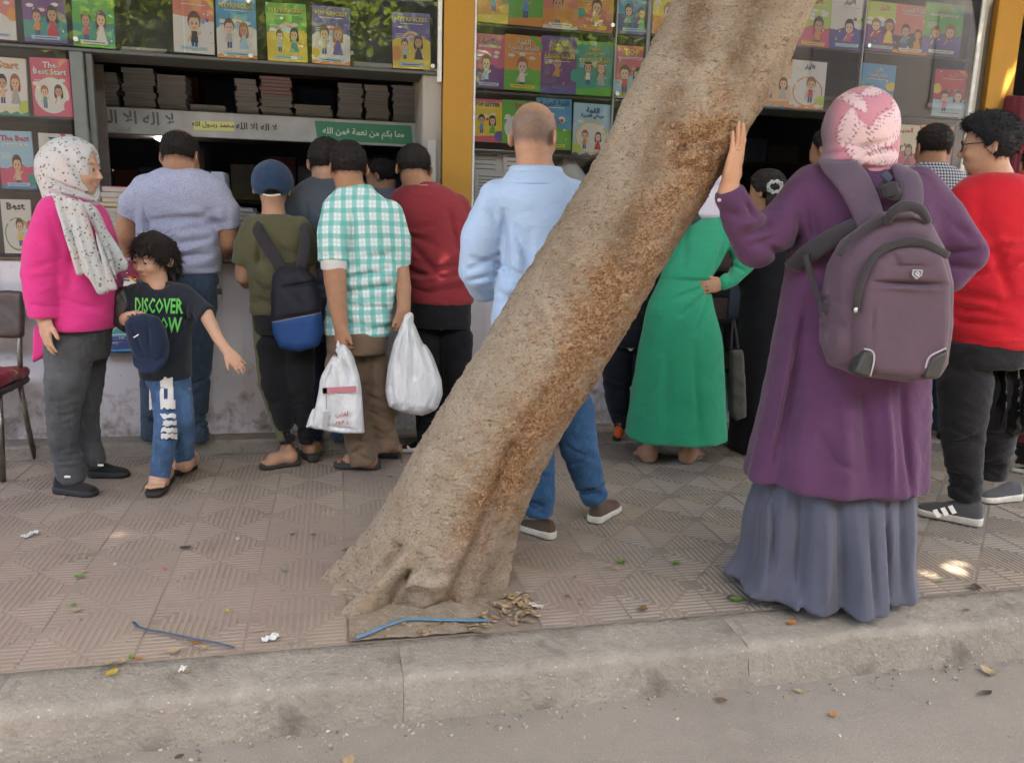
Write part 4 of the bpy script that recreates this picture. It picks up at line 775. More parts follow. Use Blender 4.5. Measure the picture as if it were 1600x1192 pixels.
dent(632, 892, .012, .05); dent(1010, 275, .012, .012); dent(1108, 215, .045, .022, 1.3, .8); dent(1085, 245, .03, -.026, 1.2, 1); dent(1065, 225, .018, .02); dent(1100, 258, .014, -.016); dent(1125, 215, .014, -.016); dent(1075, 262, .012, .014); dent(1140, 200, .05, -.022, 1, 1.6); dent(1120, 232, .016, .018); dent(1150, 90, .06, .012, 1, 2); dent(1035, 160, .07, -.01)
furrow([(1045, 250), (1075, 222), (1130, 205)], .012, .012); furrow([(1060, 262), (1110, 248)], .01, .01)
P = P0 + N0 * d[:, None]
i = np.arange(nz * nth).reshape(nz, nth); j = np.roll(i, -1, 1); Q = np.stack([i[:-1], j[:-1], j[1:], i[1:]], -1).reshape(-1, 4)
tb = np.array([ring[0][1], TY, 0]); tree = empty('street_tree', tb, 'thick bare tree trunk leaning right with pale flaking orange-brown bark', 'tree')
me = mesh_np('trunk', P - tb, Q); cuf = cu.ravel(); zf = Z.ravel()
scar = np.exp(-(((P0[:, 0] - front(1095, 235)[0]) / .1) ** 2 + ((P0[:, 2] - front(1095, 235)[2]) / .09) ** 2)) * (P0[:, 1] < TY)
mask = np.exp(-((cuf - .5) / .62) ** 2) * (cv.ravel() < .3) * np.clip(1.25 - np.abs(zf - .85) / .95, 0, 1) * .92 + .9 * scar + .08
def streak(pts, r):
    X2 = P0.copy(); X2[:, 1] = 0; best = np.full(len(P0), 9.); Pp = [front(*p) for p in pts]
    for a, b in zip(Pp[:-1], Pp[1:]): a = a.copy(); b = b.copy(); a[1] = b[1] = 0; best = np.minimum(best, segdist(X2, a, b)[0])
    return np.exp(-(best / r) ** 2) * (P0[:, 1] < TY + .02)
stain = np.clip(streak([(1105, -40), (1078, 85)], .04) + streak([(1195, -40), (1148, 100)], .05) + .8 * streak([(1055, 150), (990, 320), (950, 430)], .045) + .5 * streak([(1000, 330), (900, 560), (850, 640)], .04) + .7 * streak([(820, 700), (770, 820), (745, 880)], .03) + .9 * streak([(1060, 235), (1120, 205)], .03), 0, 1)
set_col(me, np.stack([stain, np.clip(zf / 2.4, 0, 1), np.clip(mask, 0, 1)], 1), 'Bark'); link('trunk', me, M_BARK, tree)
# limbs and crown above the frame
M_LEAF = m_leafy('leaves', (.035, .075, .018), (.075, .13, .03)); topc = np.array([ring[-1][1], ring[-1][2], RZ[-1]]); rl = random.Random(5)
SPOTS = [ground(1449, 893), ground(1462, 911), ground(1500, 884), ground(1484, 892)]
def crown(root, base, centre, rad, n, limbs, spots=(), seed=1, size=.15):
    r = np.random.RandomState(seed); rl = random.Random(seed); c = np.asarray(centre, float)
    mb = MB()
    for k in range(limbs):
        a = 2 * math.pi * k / limbs + rl.uniform(-.3, .3); e = c + np.array([math.cos(a) * rad[0] * .62, math.sin(a) * rad[1] * .62, rl.uniform(-.3, .5) * rad[2]]); m_ = (base + e) / 2 + np.array([0, 0, .35]); r0 = rl.uniform(.07, .11)
        lb = MB(); lb.tube([Vector(p - tb_) for tb_ in [np.array(root.location)] for p in (base - (0, 0, .08), base * .6 + m_ * .4, m_, m_ * .45 + e * .55, e)], [r0, r0 * .8, r0 * .6, r0 * .4, .015], 9); lb.build('limb', M_BARK, root, smooth=True)
    # leaves gather in clumps
    cl = r.normal(size=(max(12, n // 220), 3)); cl /= np.linalg.norm(cl, axis=1)[:, None]; cl = c + cl * np.array(rad) * (r.rand(len(cl), 1) ** .4)
    ctr = cl[r.randint(len(cl), size=n)] + r.normal(size=(n, 3)) * np.array([.62, .62, .3]) * (np.mean(rad) / 3.2)
    for s_ in spots:  # leaves cleared along the sun's direction to place the light spots
        v = ctr - s_; t_ = v @ SUN_DIR; ctr = ctr[np.linalg.norm(v - t_[:, None] * SUN_DIR, axis=1) > .062]
    ctr = ctr[ctr[:, 2] > 2.75]; n = len(ctr); u = r.normal(size=(n, 3)); u /= np.linalg.norm(u, axis=1)[:, None]; v = np.cross(u, r.normal(size=(n, 3))); v /= np.linalg.norm(v, axis=1)[:, None]
    L = size * (.7 + .6 * r.rand(n, 1)); V = np.stack([ctr - u * L * .5, ctr + v * L * .26, ctr + u * L * .5, ctr - v * L * .26], 1).reshape(-1, 3) - np.array(root.location)
    link('crown', mesh_np('crown', V, np.arange(4 * n).reshape(n, 4), False), M_LEAF, root)
crown(tree, topc, (1.3, 1.0, 6.1), (4.6, 3.1, 1.0), 51000, 6, SPOTS, 3, .2)  # unseen crown, packed dense to keep the sun off the pavement
def upright_tree(x, y, z, h, rad, n, label, seed):
    o = empty('street_tree', (x, y, z), label, 'tree', 'trees along the street'); rl = random.Random(seed); mb = MB(); pts = [Vector((.1 * math.sin(k * .9 + seed), .08 * math.cos(k * 1.3), h * k / 7)) for k in range(8)]
    mb.tube(pts, [.24, .19, .17, .165, .16, .155, .15, .14], 14); mb.build('trunk', M_BARK, o, smooth=True); crown(o, np.array([x, y, z]) + np.array(pts[-1]), (x, y, z + h + rad[2] * .75), rad, n, 5, (), seed, .2)
upright_tree(*wallpt(-4.9, 0, 1.95), 4.4, (3.4, 3.0, 1.0), 28000, 'unseen upright tree added at the kerb to block the sun beyond the folding chair', 4)  # added out of view so its crown extends the sun cover leftwards
upright_tree(*wallpt(6.2, 0, 1.95), 4.4, (3.4, 3.0, 1.0), 18000, 'unseen upright tree added at the kerb to block the sun beyond the red T-shirt youth', 5)  # another unseen tree, added to block the sun from the right
upright_tree(*wallpt(-2.6, ROADZ, 9.8), 2.6, (2.6, 2.2, 1.9), 7000, 'leafy tree on the far side of the street facing the first shop', 6)
upright_tree(*wallpt(3.4, ROADZ, 9.9), 2.8, (2.8, 2.2, 2.0), 7000, 'leafy tree on the far side of the street facing the second shop', 7)
# the house across the street
hb = empty('house', wallpt(0, ROADZ, 12), 'beige house with rows of shutters across the street', 'house'); hb.rotation_euler = (0, 0, WA); M_H = m_plaster('house_plaster', (.3, .25, .2), (.16, .13, .1), .6, .6); mb = MB(); mb.box(-40, 40, -6, 0, 0, 6.6); mb.build('wall', M_H, hb)
for a in range(-36, 37, 3):
    for z in (1.0, 4.2): mb = MB(); mb.box(a, a + 1.2, .002, .05, z, z + 1.9); wn = mb.build('window', plain((.14, .12, .1), .4), hb); mb = MB(); mb.box(a - .06, a + 1.26, .002, .09, z - .1, z - .002); mb.build('sill', M_H, wn)
# ------------------------------------------------------------------ people: measuring, bodies, clothes
SKIN_A, SKIN_B, SKIN_C = (.46, .265, .17), (.40, .215, .13), (.55, .34, .235)
HAIRC = (.012, .01, .009)
def rotm(yaw=0, pitch=0, roll=0):
    return np.array(Matrix.Rotation(yaw, 3, 'Z') @ Matrix.Rotation(pitch, 3, 'X') @ Matrix.Rotation(roll, 3, 'Y'))
def gen(F, f, lo, hi, k=.01, sub=False): F.ops.append((f, np.asarray(lo, float), np.asarray(hi, float), k, sub))
def head_prims(F, c, H, M, face=True, ears=True, inflate=0., cran=True):
    """head of height H (chin to crown); local x right, y forward, z up"""
    c = np.asarray(c, float)
    def L(x, y, z): return c + M @ (np.array([x, y, z]) * H)
    i = inflate / H
    def E(x, y, z, a, b, d, k=.05, sub=False): F.ell(L(x, y, z), np.array([a + i, b + i, d + i]) * H, M, k * H, sub)
    if cran: E(0, -.06, .13, .335, .41, .37, .1)
    if face:
        E(0, .07, -.15, .265, .30, .33, .12); E(0, .17, -.39, .13, .13, .09, .12)
        E(0, .31, .055, .2, .09, .05, .08)
        for s in (-1, 1): E(s * .13, .425, -.02, .075, .055, .045, .05, True); E(s * .16, .27, -.14, .09, .1, .09, .1)
        for s in (-1, 1): E(s * .13, .318, .005, .08, .065, .045, .03)
        F.cone(L(0, .36, .02), L(0, .445, -.145), .026 * H, .044 * H, .04 * H)
        for s in (-1, 1): F.ell(L(s * .045, .405, -.165), np.array([.035, .045, .03]) * H, M, .02 * H)
        E(0, .36, -.272, .088, .032, .018, .02); E(0, .352, -.305, .075, .034, .022, .02); [F.cone(L(s * .08, .378, -.298), L(0, .394, -.286), .006 * H, .006 * H, .01 * H, True) for s in (-1, 1)]
    if ears:
        for s in (-1, 1):
            F.ell(L(s * .37, -.07, -.045), np.array([.032, .10, .145]) * H, M @ rotm(s * .45, -.15, 0), .03 * H); F.ell(L(s * .40, -.03, -.04), np.array([.02, .05, .08]) * H, M, .02 * H, True)
def hand_prims(F, wr, d, n, t, curl=.35, sc=1.0, thumb=.8, spread=.05, k=.006, curls=None):
    """hand from wrist along d, palm facing n, thumb towards t"""
    U = lambda v: np.asarray(v, float) / np.linalg.norm(v)
    d = U(d); n = np.asarray(n, float); n = U(n - (n @ d) * d); t_ = np.cross(d, n); t = t_ if t_ @ np.asarray(t, float) > 0 else -t_; wr = np.asarray(wr, float)
    M = np.stack([t, d, n], 1); F.ell(wr + d * .048 * sc, np.array([.04, .055, .0165]) * sc, M, .012); F.cone(wr - d * .02 * sc, wr + d * .03 * sc, .024 * sc, .022 * sc, .015)
    for q, (x, l, r) in enumerate(((.030, .072, .0086), (.0105, .08, .0088), (-.0095, .075, .0084), (-.029, .06, .0074))):
        a = wr + d * (.088 - (.004 if q in (0, 2) else 0) - (.012 if q == 3 else 0)) * sc + t * x * sc; dr = U(d + t * spread * (1.5 - q) * .8); cu = curl if curls is None else curls[q]
        F.cone(a - d * .02 * sc, a, r * sc * 1.05, r * sc, .008); p = a
        for sg, fr in enumerate((.46, .31, .23)):
            an = cu * (.6, 1.0, .75)[sg]; ax = np.cross(dr, n); dr = U(dr * math.cos(an) + U(np.cross(ax, dr)) * math.sin(an)); e = p + dr * l * fr * sc; F.cone(p, e, r * sc * (1 - .1 * sg), r * sc * (.92 - .1 * sg), k * .6); p = e
    a = wr + d * .028 * sc + t * .03 * sc; dr = U(d * .75 + t * thumb + n * .25); m = a + dr * .042 * sc; e = m + U(dr + d * .5) * .032 * sc; F.cone(wr + d * .02 * sc + t * .012 * sc, a, .016 * sc, .014 * sc, .012); F.cone(a, m, .0125 * sc, .0105 * sc, .008); F.cone(m, e, .0105 * sc, .0085 * sc, .004)
def foot_axes(heel, toe):
    h, t = np.asarray(heel, float), np.asarray(toe, float); v = t - h; L = np.linalg.norm(v); return h, v / L, L
class Pr:
    def __init__(s, Y, foot, label, cat='person', group=None):
        s.Y = Y; g = at(foot[0], foot[1], Y); s.base = np.array([g[0], Y, 0.]); s.root = empty('person', s.base, label, cat, group)
    def p(s, px, py, dy=0.): return at(px, py, s.Y + dy)
    def r(s, px, dy=0.): return px * (s.Y + dy) / math.cos(PITCH) / FPX * .985
    def st(s, rows):
        """rows (py, xl, xr, half depth, dy)"""
        return [(s.p((q[1] + q[2]) / 2, q[0], q[4] if len(q) > 4 else 0.), s.r((q[2] - q[1]) / 2), q[3]) for q in rows]
    def ch(s, pts): return [(s.p(x, y, dy), s.r(r_)) for x, y, r_, dy in pts]
    def poly(s, pts, dy=0.): return [tuple(s.p(x, y, dy)[[0, 2]]) for x, y in pts]
    def add(s, name, F, mat, parent=None, relax=1, col=None, label=None):
        me = F.mesh(name, s.base, relax)
        if col is not None: set_col(me, col(F.V) if callable(col) else np.tile(col, (len(F.V), 1)))
        o = link(name, me, mat, parent or s.root)
        if parent is not None: o.matrix_parent_inverse = Matrix.Identity(4)
        if label: o['label'] = label
        return o
    def put(s, name, mb, mats, parent=None, smooth=True): return mb.build(name, mats, parent or s.root, smooth=smooth)
    # ---- shoes and feet
    def shoe(s, heel, toe, mat, solemat, hh=.085, w=.046, sole=.026, h=.006, name='shoe', ground_px=True, z=0., strap=None, pitch=0.):
        a = ground(*heel, z) if ground_px else np.asarray(heel, float); b = ground(*toe, z) if ground_px else np.asarray(toe, float); a, u, L = foot_axes(a, b); n = np.array([-u[1], u[0], 0.]); n /= np.linalg.norm(n)
        k = L / .27
        Wt = lambda t: np.interp(t, [-.05, 0, .1, .3, .5, .72, .88, .97, 1.03], [.3, .62, .78, .8, .82, 1, .92, .66, .2]) * w * k
        Ht = lambda t: np.interp(t, [-.05, .05, .3, .45, .6, .8, 1.0, 1.05], [.75, 1, 1.02, .86, .66, .52, .36, .2]) * hh * k
        def loc(X, Y, Z):
            x, y = X - a[0], Y - a[1]; t = (x * u[0] + y * u[1]) / L; q = x * n[0] + y * n[1]; zz = Z - a[2] - t * L * u[2]
            return t, q, zz - pitch * np.clip(.35 - t, 0, 1) * 0
        def up(X, Y, Z):
            t, q, zz = loc(X, Y, Z); W, H2 = Wt(t), Ht(t); d = (np.sqrt((q / W) ** 2 + (np.maximum(zz - .01, 0) / H2) ** 2) - 1) * np.minimum(W, H2)
            return smax(smax(d, np.maximum(-t, t - 1) * L, .02), sole * .6 - zz, .004)
        def so_(X, Y, Z):
            t, q, zz = loc(X, Y, Z); W = Wt(t) + .004
            return smax(smax(np.abs(q) - W, np.maximum(-t - .01, t - 1.01) * L, .02), np.maximum(zz - sole * np.interp(t, [0, .5, 1], [1.15, .95, .85]), .001 - zz), .006)
        lo = np.minimum(a, b) - .08; hi = np.maximum(a, b) + .08; lo[2] = min(a[2], b[2]) - .01; hi[2] = max(a[2], b[2]) + hh * 1.3
        F = Fld(h)
        if strap is None: gen(F, up, lo, hi, .004)
        else:
            def st_(X, Y, Z):
                t, q, zz = loc(X, Y, Z); d = up(X, Y, Z) - .004; m_ = np.full(np.broadcast(X, Y, Z).shape, 9.)
                for t0, t1 in strap: m_ = np.minimum(m_, np.maximum(t0 - t, t - t1) * L)
                return smax(d, m_, .004)
            gen(F, st_, lo, hi, .004)
        F.build(); o = s.add(name, F, mat)
        G_ = Fld(h); gen(G_, so_, lo, hi, .004); G_.build(); s.add('sole', G_, solemat, o); return o
    def foot(s, F, heel, toe, ankle, z=.02, r=.035, zb=0.):
        a = ground(*heel, zb); b = ground(*toe, zb); a, u, L = foot_axes(a, b); n = np.array([-u[1], u[0], 0.]); A = np.asarray(ankle, float); up = np.array([0, 0, z])
        F.cone(a + u * L * .14 + up + (0, 0, .03), A, .032, .036, .03); F.cone(a + u * L * .14 + up + (0, 0, .022), a + u * L * .62 + up + (0, 0, .022), .032, .03, .03); F.cone(A - (0, 0, .03), a + u * L * .62 + up + (0, 0, .022), .03, .028, .03)
        for i, off in enumerate((-.032, -.013, .004, .019, .033)): F.cone(a + u * L * .62 + up + n * off * .8 + (0, 0, .012), a + u * L * (.95 - abs(i - 1) * .03) + up + n * off + (0, 0, .008), .012, .0095, .006)
def creases(pr, items):
    """items: ((px,py,dy),(px,py,dy), radius m, depth m)"""
    sg = [(pr.p(*a), pr.p(*b), r, dp) for a, b, r, dp in items]
    def f(P):
        o = np.zeros(len(P))
        for a, b, r, dp in sg:
            Q = P.copy(); Q[:, 1] *= .08; a2, b2 = a.copy(), b.copy(); a2[1] *= .08; b2[1] *= .08
            dd, t = segdist(Q, a2, b2); dd = np.where(P[:, 1] < (a[1] + b[1]) / 2 + .13, dd, 9.); o += 2.3 * dp * np.exp(-(dd / r) ** 2) * (.35 + .65 * np.sin(np.pi * np.clip(t, .0, 1.)))
        return o
    return f
def wrinkle(amp=.004, fx=14, fy=14, fz=30, ph=.0, ridge=.5):
    fx, fy, fz = fx * 2.6, fy * 2.6, fz * 2.4; amp = amp * .62
    def f(P):
        a = wob(P, fx, fy, fz, ph, 1.8); b = wob(P, fx * 2.1, fy * 2.1, fz * 1.7, ph + 1.3, 2.2)
        return amp * (a * .6 + .5 * b + ridge * (np.abs(wob(P, fx * .8, fy * .8, fz * .6, ph + 2.7, 2.)) * 1.6 - .7))
    return f
def autofolds(pr, rows, n=12, seed=1, dep=.010):
    """drag folds that run in from the sides of a shirt and slacken towards its hem"""
    r = random.Random(seed); out = []; ya, yb = rows[0][0], rows[-1][0]
    for k in range(n):
        t_ = r.uniform(.25, 1) ** .7; y = ya + (yb - ya) * t_; xl = np.interp(y, [q[0] for q in rows], [q[1] for q in rows]); xr = np.interp(y, [q[0] for q in rows], [q[2] for q in rows]); wd = xr - xl; sd = r.choice((-1, 1)); x0 = xl + wd * .04 if sd > 0 else xr - wd * .04
        L = wd * r.uniform(.3, .62); an = r.uniform(-.35, .75) * (1 if t_ < .7 else .4); b = max(q[3] for q in rows); out.append(((x0, y, -b), (x0 + sd * L * math.cos(an), min(y + L * math.sin(an), yb - 4), -b), r.uniform(.008, .017), dep * r.uniform(.45, 1.) * (1 if k % 3 else -.7)))
    return out
def legfolds(pr, legs, seed=1, dep=.008):
    r = random.Random(seed + 50); out = []
    for a in legs:
        for k in range(9):
            t_ = r.choice((r.uniform(.35, .6), r.uniform(.72, .99), r.uniform(.8, .99))); n = len(a) - 1; i = min(int(t_ * n), n - 1); f = t_ * n - i; x = a[i][0] * (1 - f) + a[i + 1][0] * f; y = a[i][1] * (1 - f) + a[i + 1][1] * f; rr_ = a[i][2] * (1 - f) + a[i + 1][2] * f; dy = a[i][3] * (1 - f) + a[i + 1][3] * f - pr.r(rr_); sl = r.uniform(-.5, .5) * rr_
            out.append(((x - rr_ * r.uniform(.5, 1), y - sl, dy), (x + rr_ * r.uniform(.3, 1), y + sl, dy), r.uniform(.006, .012), dep * r.uniform(.5, 1.)))
    return out
def strands(pr, hair, F, n=2200, ln=.014, wd=.0011, tilt=.75, seed=1, mat=None, col=(.012, .01, .009)):
    """single short hairs standing out of the hair mass"""
    me = hair.data; nv = len(me.vertices); N = np.empty(nv * 3, np.float32); me.vertices.foreach_get('normal', N); N = N.reshape(-1, 3); V = verts_np(me); r = np.random.RandomState(seed); i = r.randint(nv, size=n); p, nn = V[i], N[i]
    d = nn * (1 - tilt * .6) + np.array([0, 0, -1.]) * tilt + r.normal(size=(n, 3)) * .35; d /= np.linalg.norm(d, axis=1)[:, None]; s_ = np.cross(d, r.normal(size=(n, 3))); s_ /= np.linalg.norm(s_, axis=1)[:, None]; L = ln * (.5 + r.rand(n, 1)); a = p - nn * .002
    T = np.stack([a - s_ * wd, a + s_ * wd, a + d * L + nn * L * .15], 1).reshape(-1, 3); o = link('strands', mesh_np('strands', T, np.arange(3 * n).reshape(n, 3), False), hairmat(col), hair); o['kind'] = 'stuff'; return o
def zfade(f, z0, z1, inv=False):
    """folds that grow from z0 to z1"""
    def g(P):
        t = np.clip((P[:, 2] - z0) / (z1 - z0), 0, 1); return f(P) * (1 - t if inv else t)
    return g
def hair_cap(F, c, H, M, inflate=.012, lower=-.2, back=-.02, noise=.004, front=.3, fr=230, ph=0., bald=None):
    """cropped hair on the skull: ends at the hairline above brow, ears and nape"""
    head_prims(F, c, H, M, False, False, inflate); F.build()
    F.band(lambda P: noise * wob(P, fr, fr, fr, ph) + noise * .6 * wob(P, fr * 2.3, fr * 2.3, fr * 1.5, ph + 1))
    def keep(P):
        q = (P - np.asarray(c)) @ M / H
        line = np.where(q[:, 1] < -.12, lower, np.where(q[:, 1] < .12, lower + (q[:, 1] + .12) / .24 * (.12 - lower), .12 + (q[:, 1] - .12) * 1.6))
        return (line + .03 * np.sin(14 * q[:, 0]) - q[:, 2]) * H
    F.band(lambda P: inflate * 1.1 * np.clip(1 + keep(P) / H / .22, 0, 1)); F.cut(keep, .004)
    if bald is not None: F.band(lambda P: (lambda q: inflate * 1.6 * np.clip(1.4 - np.sqrt(q[:, 0] ** 2 + (q[:, 1] - bald[0]) ** 2 + (q[:, 2] - bald[1]) ** 2) / bald[2], 0, 1))((P - np.asarray(c)) @ M / H))
    return F
def skincol(base, c=None, H=.23, M=None, stub=None, bald=None, blush=True, lips=False, hairline=(-.2, .12)):
    """skin colour over the body; stub: cropped hair colour on the scalp, bald: (y,z,radius) bare crown"""
    base = np.array(base)
    def f(V):
        C = np.tile(base, (len(V), 1))
        if c is not None:
            q = (V - np.asarray(c)) @ M / H; near = np.linalg.norm(q, axis=1) < .75
            if stub is not None:
                lo, hi = hairline; line = np.where(q[:, 1] < -.05, lo, np.where(q[:, 1] < .15, lo + (q[:, 1] + .05) / .2 * (hi - lo), hi + (q[:, 1] - .15) * 1.1)); m = np.clip((q[:, 2] - line) / .12 + .08 * wob(q, 40, 40, 40, 1.), 0, 1) * near * np.clip((.365 - np.abs(q[:, 0])) / .02, 0, 1)
                if bald is not None: m *= np.clip((np.sqrt((q[:, 0] / 1.0) ** 2 + (q[:, 1] - bald[0]) ** 2 + (q[:, 2] - bald[1]) ** 2) - bald[2]) / .18 + .1 * wob(q, 50, 50, 50, .3), 0.0, 1)
                m = m[:, None] * np.clip(.86 + .14 * wob(q * 1.0, 61, 67, 57, 2., 3.)[:, None], 0, 1); C = C * (1 - m) + np.array(stub) * m
            if lips:
                l = np.exp(-((q[:, 0] / .09) ** 2 + ((q[:, 2] + .288) / .035) ** 2)) * (q[:, 1] > .3); C = C * (1 - .6 * l[:, None]) + np.array([.33, .09, .075]) * .6 * l[:, None]
                b = sum(np.exp(-(((q[:, 0] - s * .13) / .085) ** 2 + ((q[:, 2] - .085 + .12 * (np.abs(q[:, 0]) - .13) ** 2) / .016) ** 2)) for s in (-1, 1)) * (q[:, 1] > .2); b = np.clip(b * 1.3, 0, .9); C = C * (1 - b[:, None]) + np.array([.03, .02, .015]) * b[:, None]
                e = sum(np.exp(-(((q[:, 0] - s * .13) / .08) ** 2 + ((q[:, 2] + .01) / .05) ** 2)) for s in (-1, 1)) * (q[:, 1] > .2); C *= (1 - .25 * e[:, None]); k_ = sum(np.exp(-(((q[:, 0] - s * .17) / .1) ** 2 + ((q[:, 2] + .16) / .09) ** 2)) for s in (-1, 1)) * (q[:, 1] > .1); C = C * (1 - .18 * k_[:, None]) + np.array([.5, .17, .13]) * .18 * k_[:, None]
        return C
    return f
def eyes(pr, c, H, M, gaze=(0, 0), sides=(-1, 1)):
    for s in sides:
        e = np.asarray(c) + M @ (np.array([s * .13, .332, -.012]) * H); bm = bmesh.new(); bmesh.ops.create_uvsphere(bm, u_segments=16, v_segments=10, radius=.052 * H); me = D_.meshes.new('eye'); bm.to_mesh(me); bm.free(); V = verts_np(me)
        fw = M @ np.array([gaze[0], 1, gaze[1]]); fw /= np.linalg.norm(fw); a = (V @ fw) / (.052 * H); C = np.where((a > .78)[:, None], (.015, .008, .005), (.62, .58, .54)); set_col(me, C); me.polygons.foreach_set('use_smooth', [True] * len(me.polygons))
        t = 'eye_surface'
        if t not in _mc: n_ = NT(t); _mc[t] = n_.out(n_.attr(), .15, None, .5)
        o = link('eye', me, _mc[t], pr.root); o.location = e - pr.base
def sock(rgb): return tuple(rgb)
M_BLACKSHOE = fabric((.018, .018, .02), .2); M_SOLEBLK = plain((.03, .03, .032), .7); M_SOLEWHT = plain((.62, .6, .54), .6, var=.25); M_SANDAL = plain((.035, .03, .027), .6)
def flat_end(pr, a, ext=.008):
    """straight hem across the end of a sleeve or trouser leg"""
    e = pr.p(a[-1][0], a[-1][1], a[-1][3]); d_ = e - pr.p(a[-2][0], a[-2][1], a[-2][3]); d_ /= np.linalg.norm(d_); rr_ = pr.r(a[-1][2]) * 1.6
    def f(P):
        q = P - e; al = q @ d_; return np.where(np.linalg.norm(q - al[:, None] * d_, axis=1) < rr_, np.where(al > -.05, np.where(al < .12, al - ext, -1.), -1.), -1.)
    return f
def figure(Y, foot, label, head, skin_=SKIN_A, stub=None, bald=None, hair=None, neck=None, top=None, sleeves=(), topmat=None, topname='shirt', wr=.004, cre=(), arms=(), hands=(), waist=None, legs=(), legmat=None, legname='trousers', lwr=.004, h=.009, hb=.0092, feet=(), face=False, topcol=None, post=None, lips=False, legpost=None, collar=None, cuts=None, ears=True):
    """one dressed person; every measure in photo pixels at distance Y"""
    pr = Pr(Y, foot, label); hx, hy, H, yaw, pitch = head[:5]; M = rotm(yaw, pitch, head[5] if len(head) > 5 else 0); c = pr.p(hx, hy, head[6] if len(head) > 6 else 0.); pr.hc, pr.hM, pr.hH = c, M, H
    # body: head, neck, trunk, arms and legs in one surface
    F = Fld(hb); head_prims(F, c, H, M, True, ears); nb = pr.p(*neck[:2], neck[3] if len(neck) > 3 else 0.)
    F.cone(c + M @ np.array([0, -.1, -.2]) * H, nb, neck[2] * .92, neck[2], .03); 
    if top:
        rows = [(q[0], (q[1] + q[2]) / 2 - (q[2] - q[1]) * .32, (q[1] + q[2]) / 2 + (q[2] - q[1]) * .32, q[3] * .6, *(q[4:])) for q in top]; F.loft(pr.st(rows), .05)
    for a in arms: F.chain(pr.ch(a), .03)
    for a in legs: F.chain([(p_, max(r_ * .4, .02)) for p_, r_ in pr.ch(a)], .02)
    for hd in hands: hand_prims(F, pr.p(*hd['w']), hd['d'], hd['n'], hd['t'], hd.get('curl', .4), hd.get('sc', 1.), hd.get('thumb', .8), hd.get('spread', .05), curls=hd.get('curls'))
    for ft in feet: pr.foot(F, *ft)
    F.build(); pr.add('body', F, skin(), col=skincol(skin_, c, H, M, stub, bald, lips=lips))
    if face: eyes(pr, c, H, M, face if isinstance(face, tuple) else (0, 0))
    if hair is not None: G = Fld(.006); hair_cap(G, c, H, M, **hair); strands(pr, pr.add('hair', G, hairmat(), relax=0), G, 2600, .011, seed=int(hx))
    if top:
        T = Fld(h); T.loft(pr.st(top), .04, 2.3)
        for a in sleeves: T.chain(pr.ch(a), .016, True)
        T.build()
        for cf in cuts or (): T.cut(cf(pr))
        T.band(wrinkle(wr, ph=hx * .01))
        T.band(creases(pr, [(a_, b_, r_ * 1.15, dp_ * 1.5) for a_, b_, r_, dp_ in cre] + autofolds(pr, top, 14, int(hx))), .05)
        if post: post(pr, T)
        pr.shirt = pr.add(topname, T, topmat, col=topcol(pr) if topcol else None)
    if collar is not None: collar(pr)
    if legs:
        Lg = Fld(h)
        if waist: Lg.loft(pr.st(waist), .03)
        for a in legs: Lg.chain(pr.ch(a), .02, True)
        Lg.build(); Lg.band(wrinkle(lwr, 15, 15, 34, hx * .013 + 1))
        Lg.band(creases(pr, legfolds(pr, legs, int(hx))))
        if legpost: legpost(pr, Lg)
        pr.legs = pr.add(legname, Lg, legmat)
    return pr
def band_ring(pr, name, c, M, H, z0, z1, r, mat): pass
def collar_ring(px, py, rx_m, ry_m, hgt, tilt, mat, dy=0., name='collar', tk=.006, front_open=True):
    """folded shirt collar: a leaning ring round the neck"""
    def f(pr):
        c = pr.p(px, py, dy); V = []; n = 40; rowsz = [(0., 1.06), (.5, 1.02), (1., .94), (1.02, .88), (.4, .9)]
        for i in range(n):
            a = 2 * math.pi * i / n; 
            for k, rr in rowsz: V.append((c[0] + rx_m * rr * math.cos(a), c[1] + ry_m * rr * math.sin(a), c[2] + hgt * k + tilt * math.sin(a) * -1 * ry_m + .004 * math.sin(5 * a)))
        m = len(rowsz); Q = [(i * m + k, ((i + 1) % n) * m + k, ((i + 1) % n) * m + k + 1, i * m + k + 1) for i in range(n) for k in range(m - 1)]
        pr.put(name, _mbq(np.array(V) - pr.base, Q), mat)
    return f
def _mbq(V, Q):
    mb = MB(); mb.v = [tuple(v) for v in V]; mb.f = [tuple(q) for q in Q]; mb.m = [0] * len(mb.f); mb.c = [None] * len(mb.f); return mb
def ribbon(pr, name, pts, wpx, th, mat, parent=None, base=None, up=(0, 1, 0)):
    """flat strap through photo points (px,py,dy)"""
    P_ = [Vector(pr.p(*q) - (pr.base if base is None else base)) for q in pts]; mb = MB(); w_ = [pr.r(x) for x in (wpx if isinstance(wpx, (list, tuple)) else [wpx] * len(pts))]
    # subdivide with Catmull-Rom
    pp, ww = [], []
    for i in range(len(P_) - 1):
        p0, p1, p2, p3 = P_[max(i - 1, 0)], P_[i], P_[i + 1], P_[min(i + 2, len(P_) - 1)]
        for k in range(6): t = k / 6; pp.append(.5 * ((2 * p1) + (p2 - p0) * t + (2 * p0 - 5 * p1 + 4 * p2 - p3) * t * t + (3 * p1 - p0 - 3 * p2 + p3) * t ** 3)); ww.append(w_[i] * (1 - t) + w_[i + 1] * t)
    pp.append(P_[-1]); ww.append(w_[-1]); mb.tube(pp, ww, 12, flat=th / max(ww[0], 1e-4), up=up); return mb.build(name, mat, parent or pr.root, smooth=True)

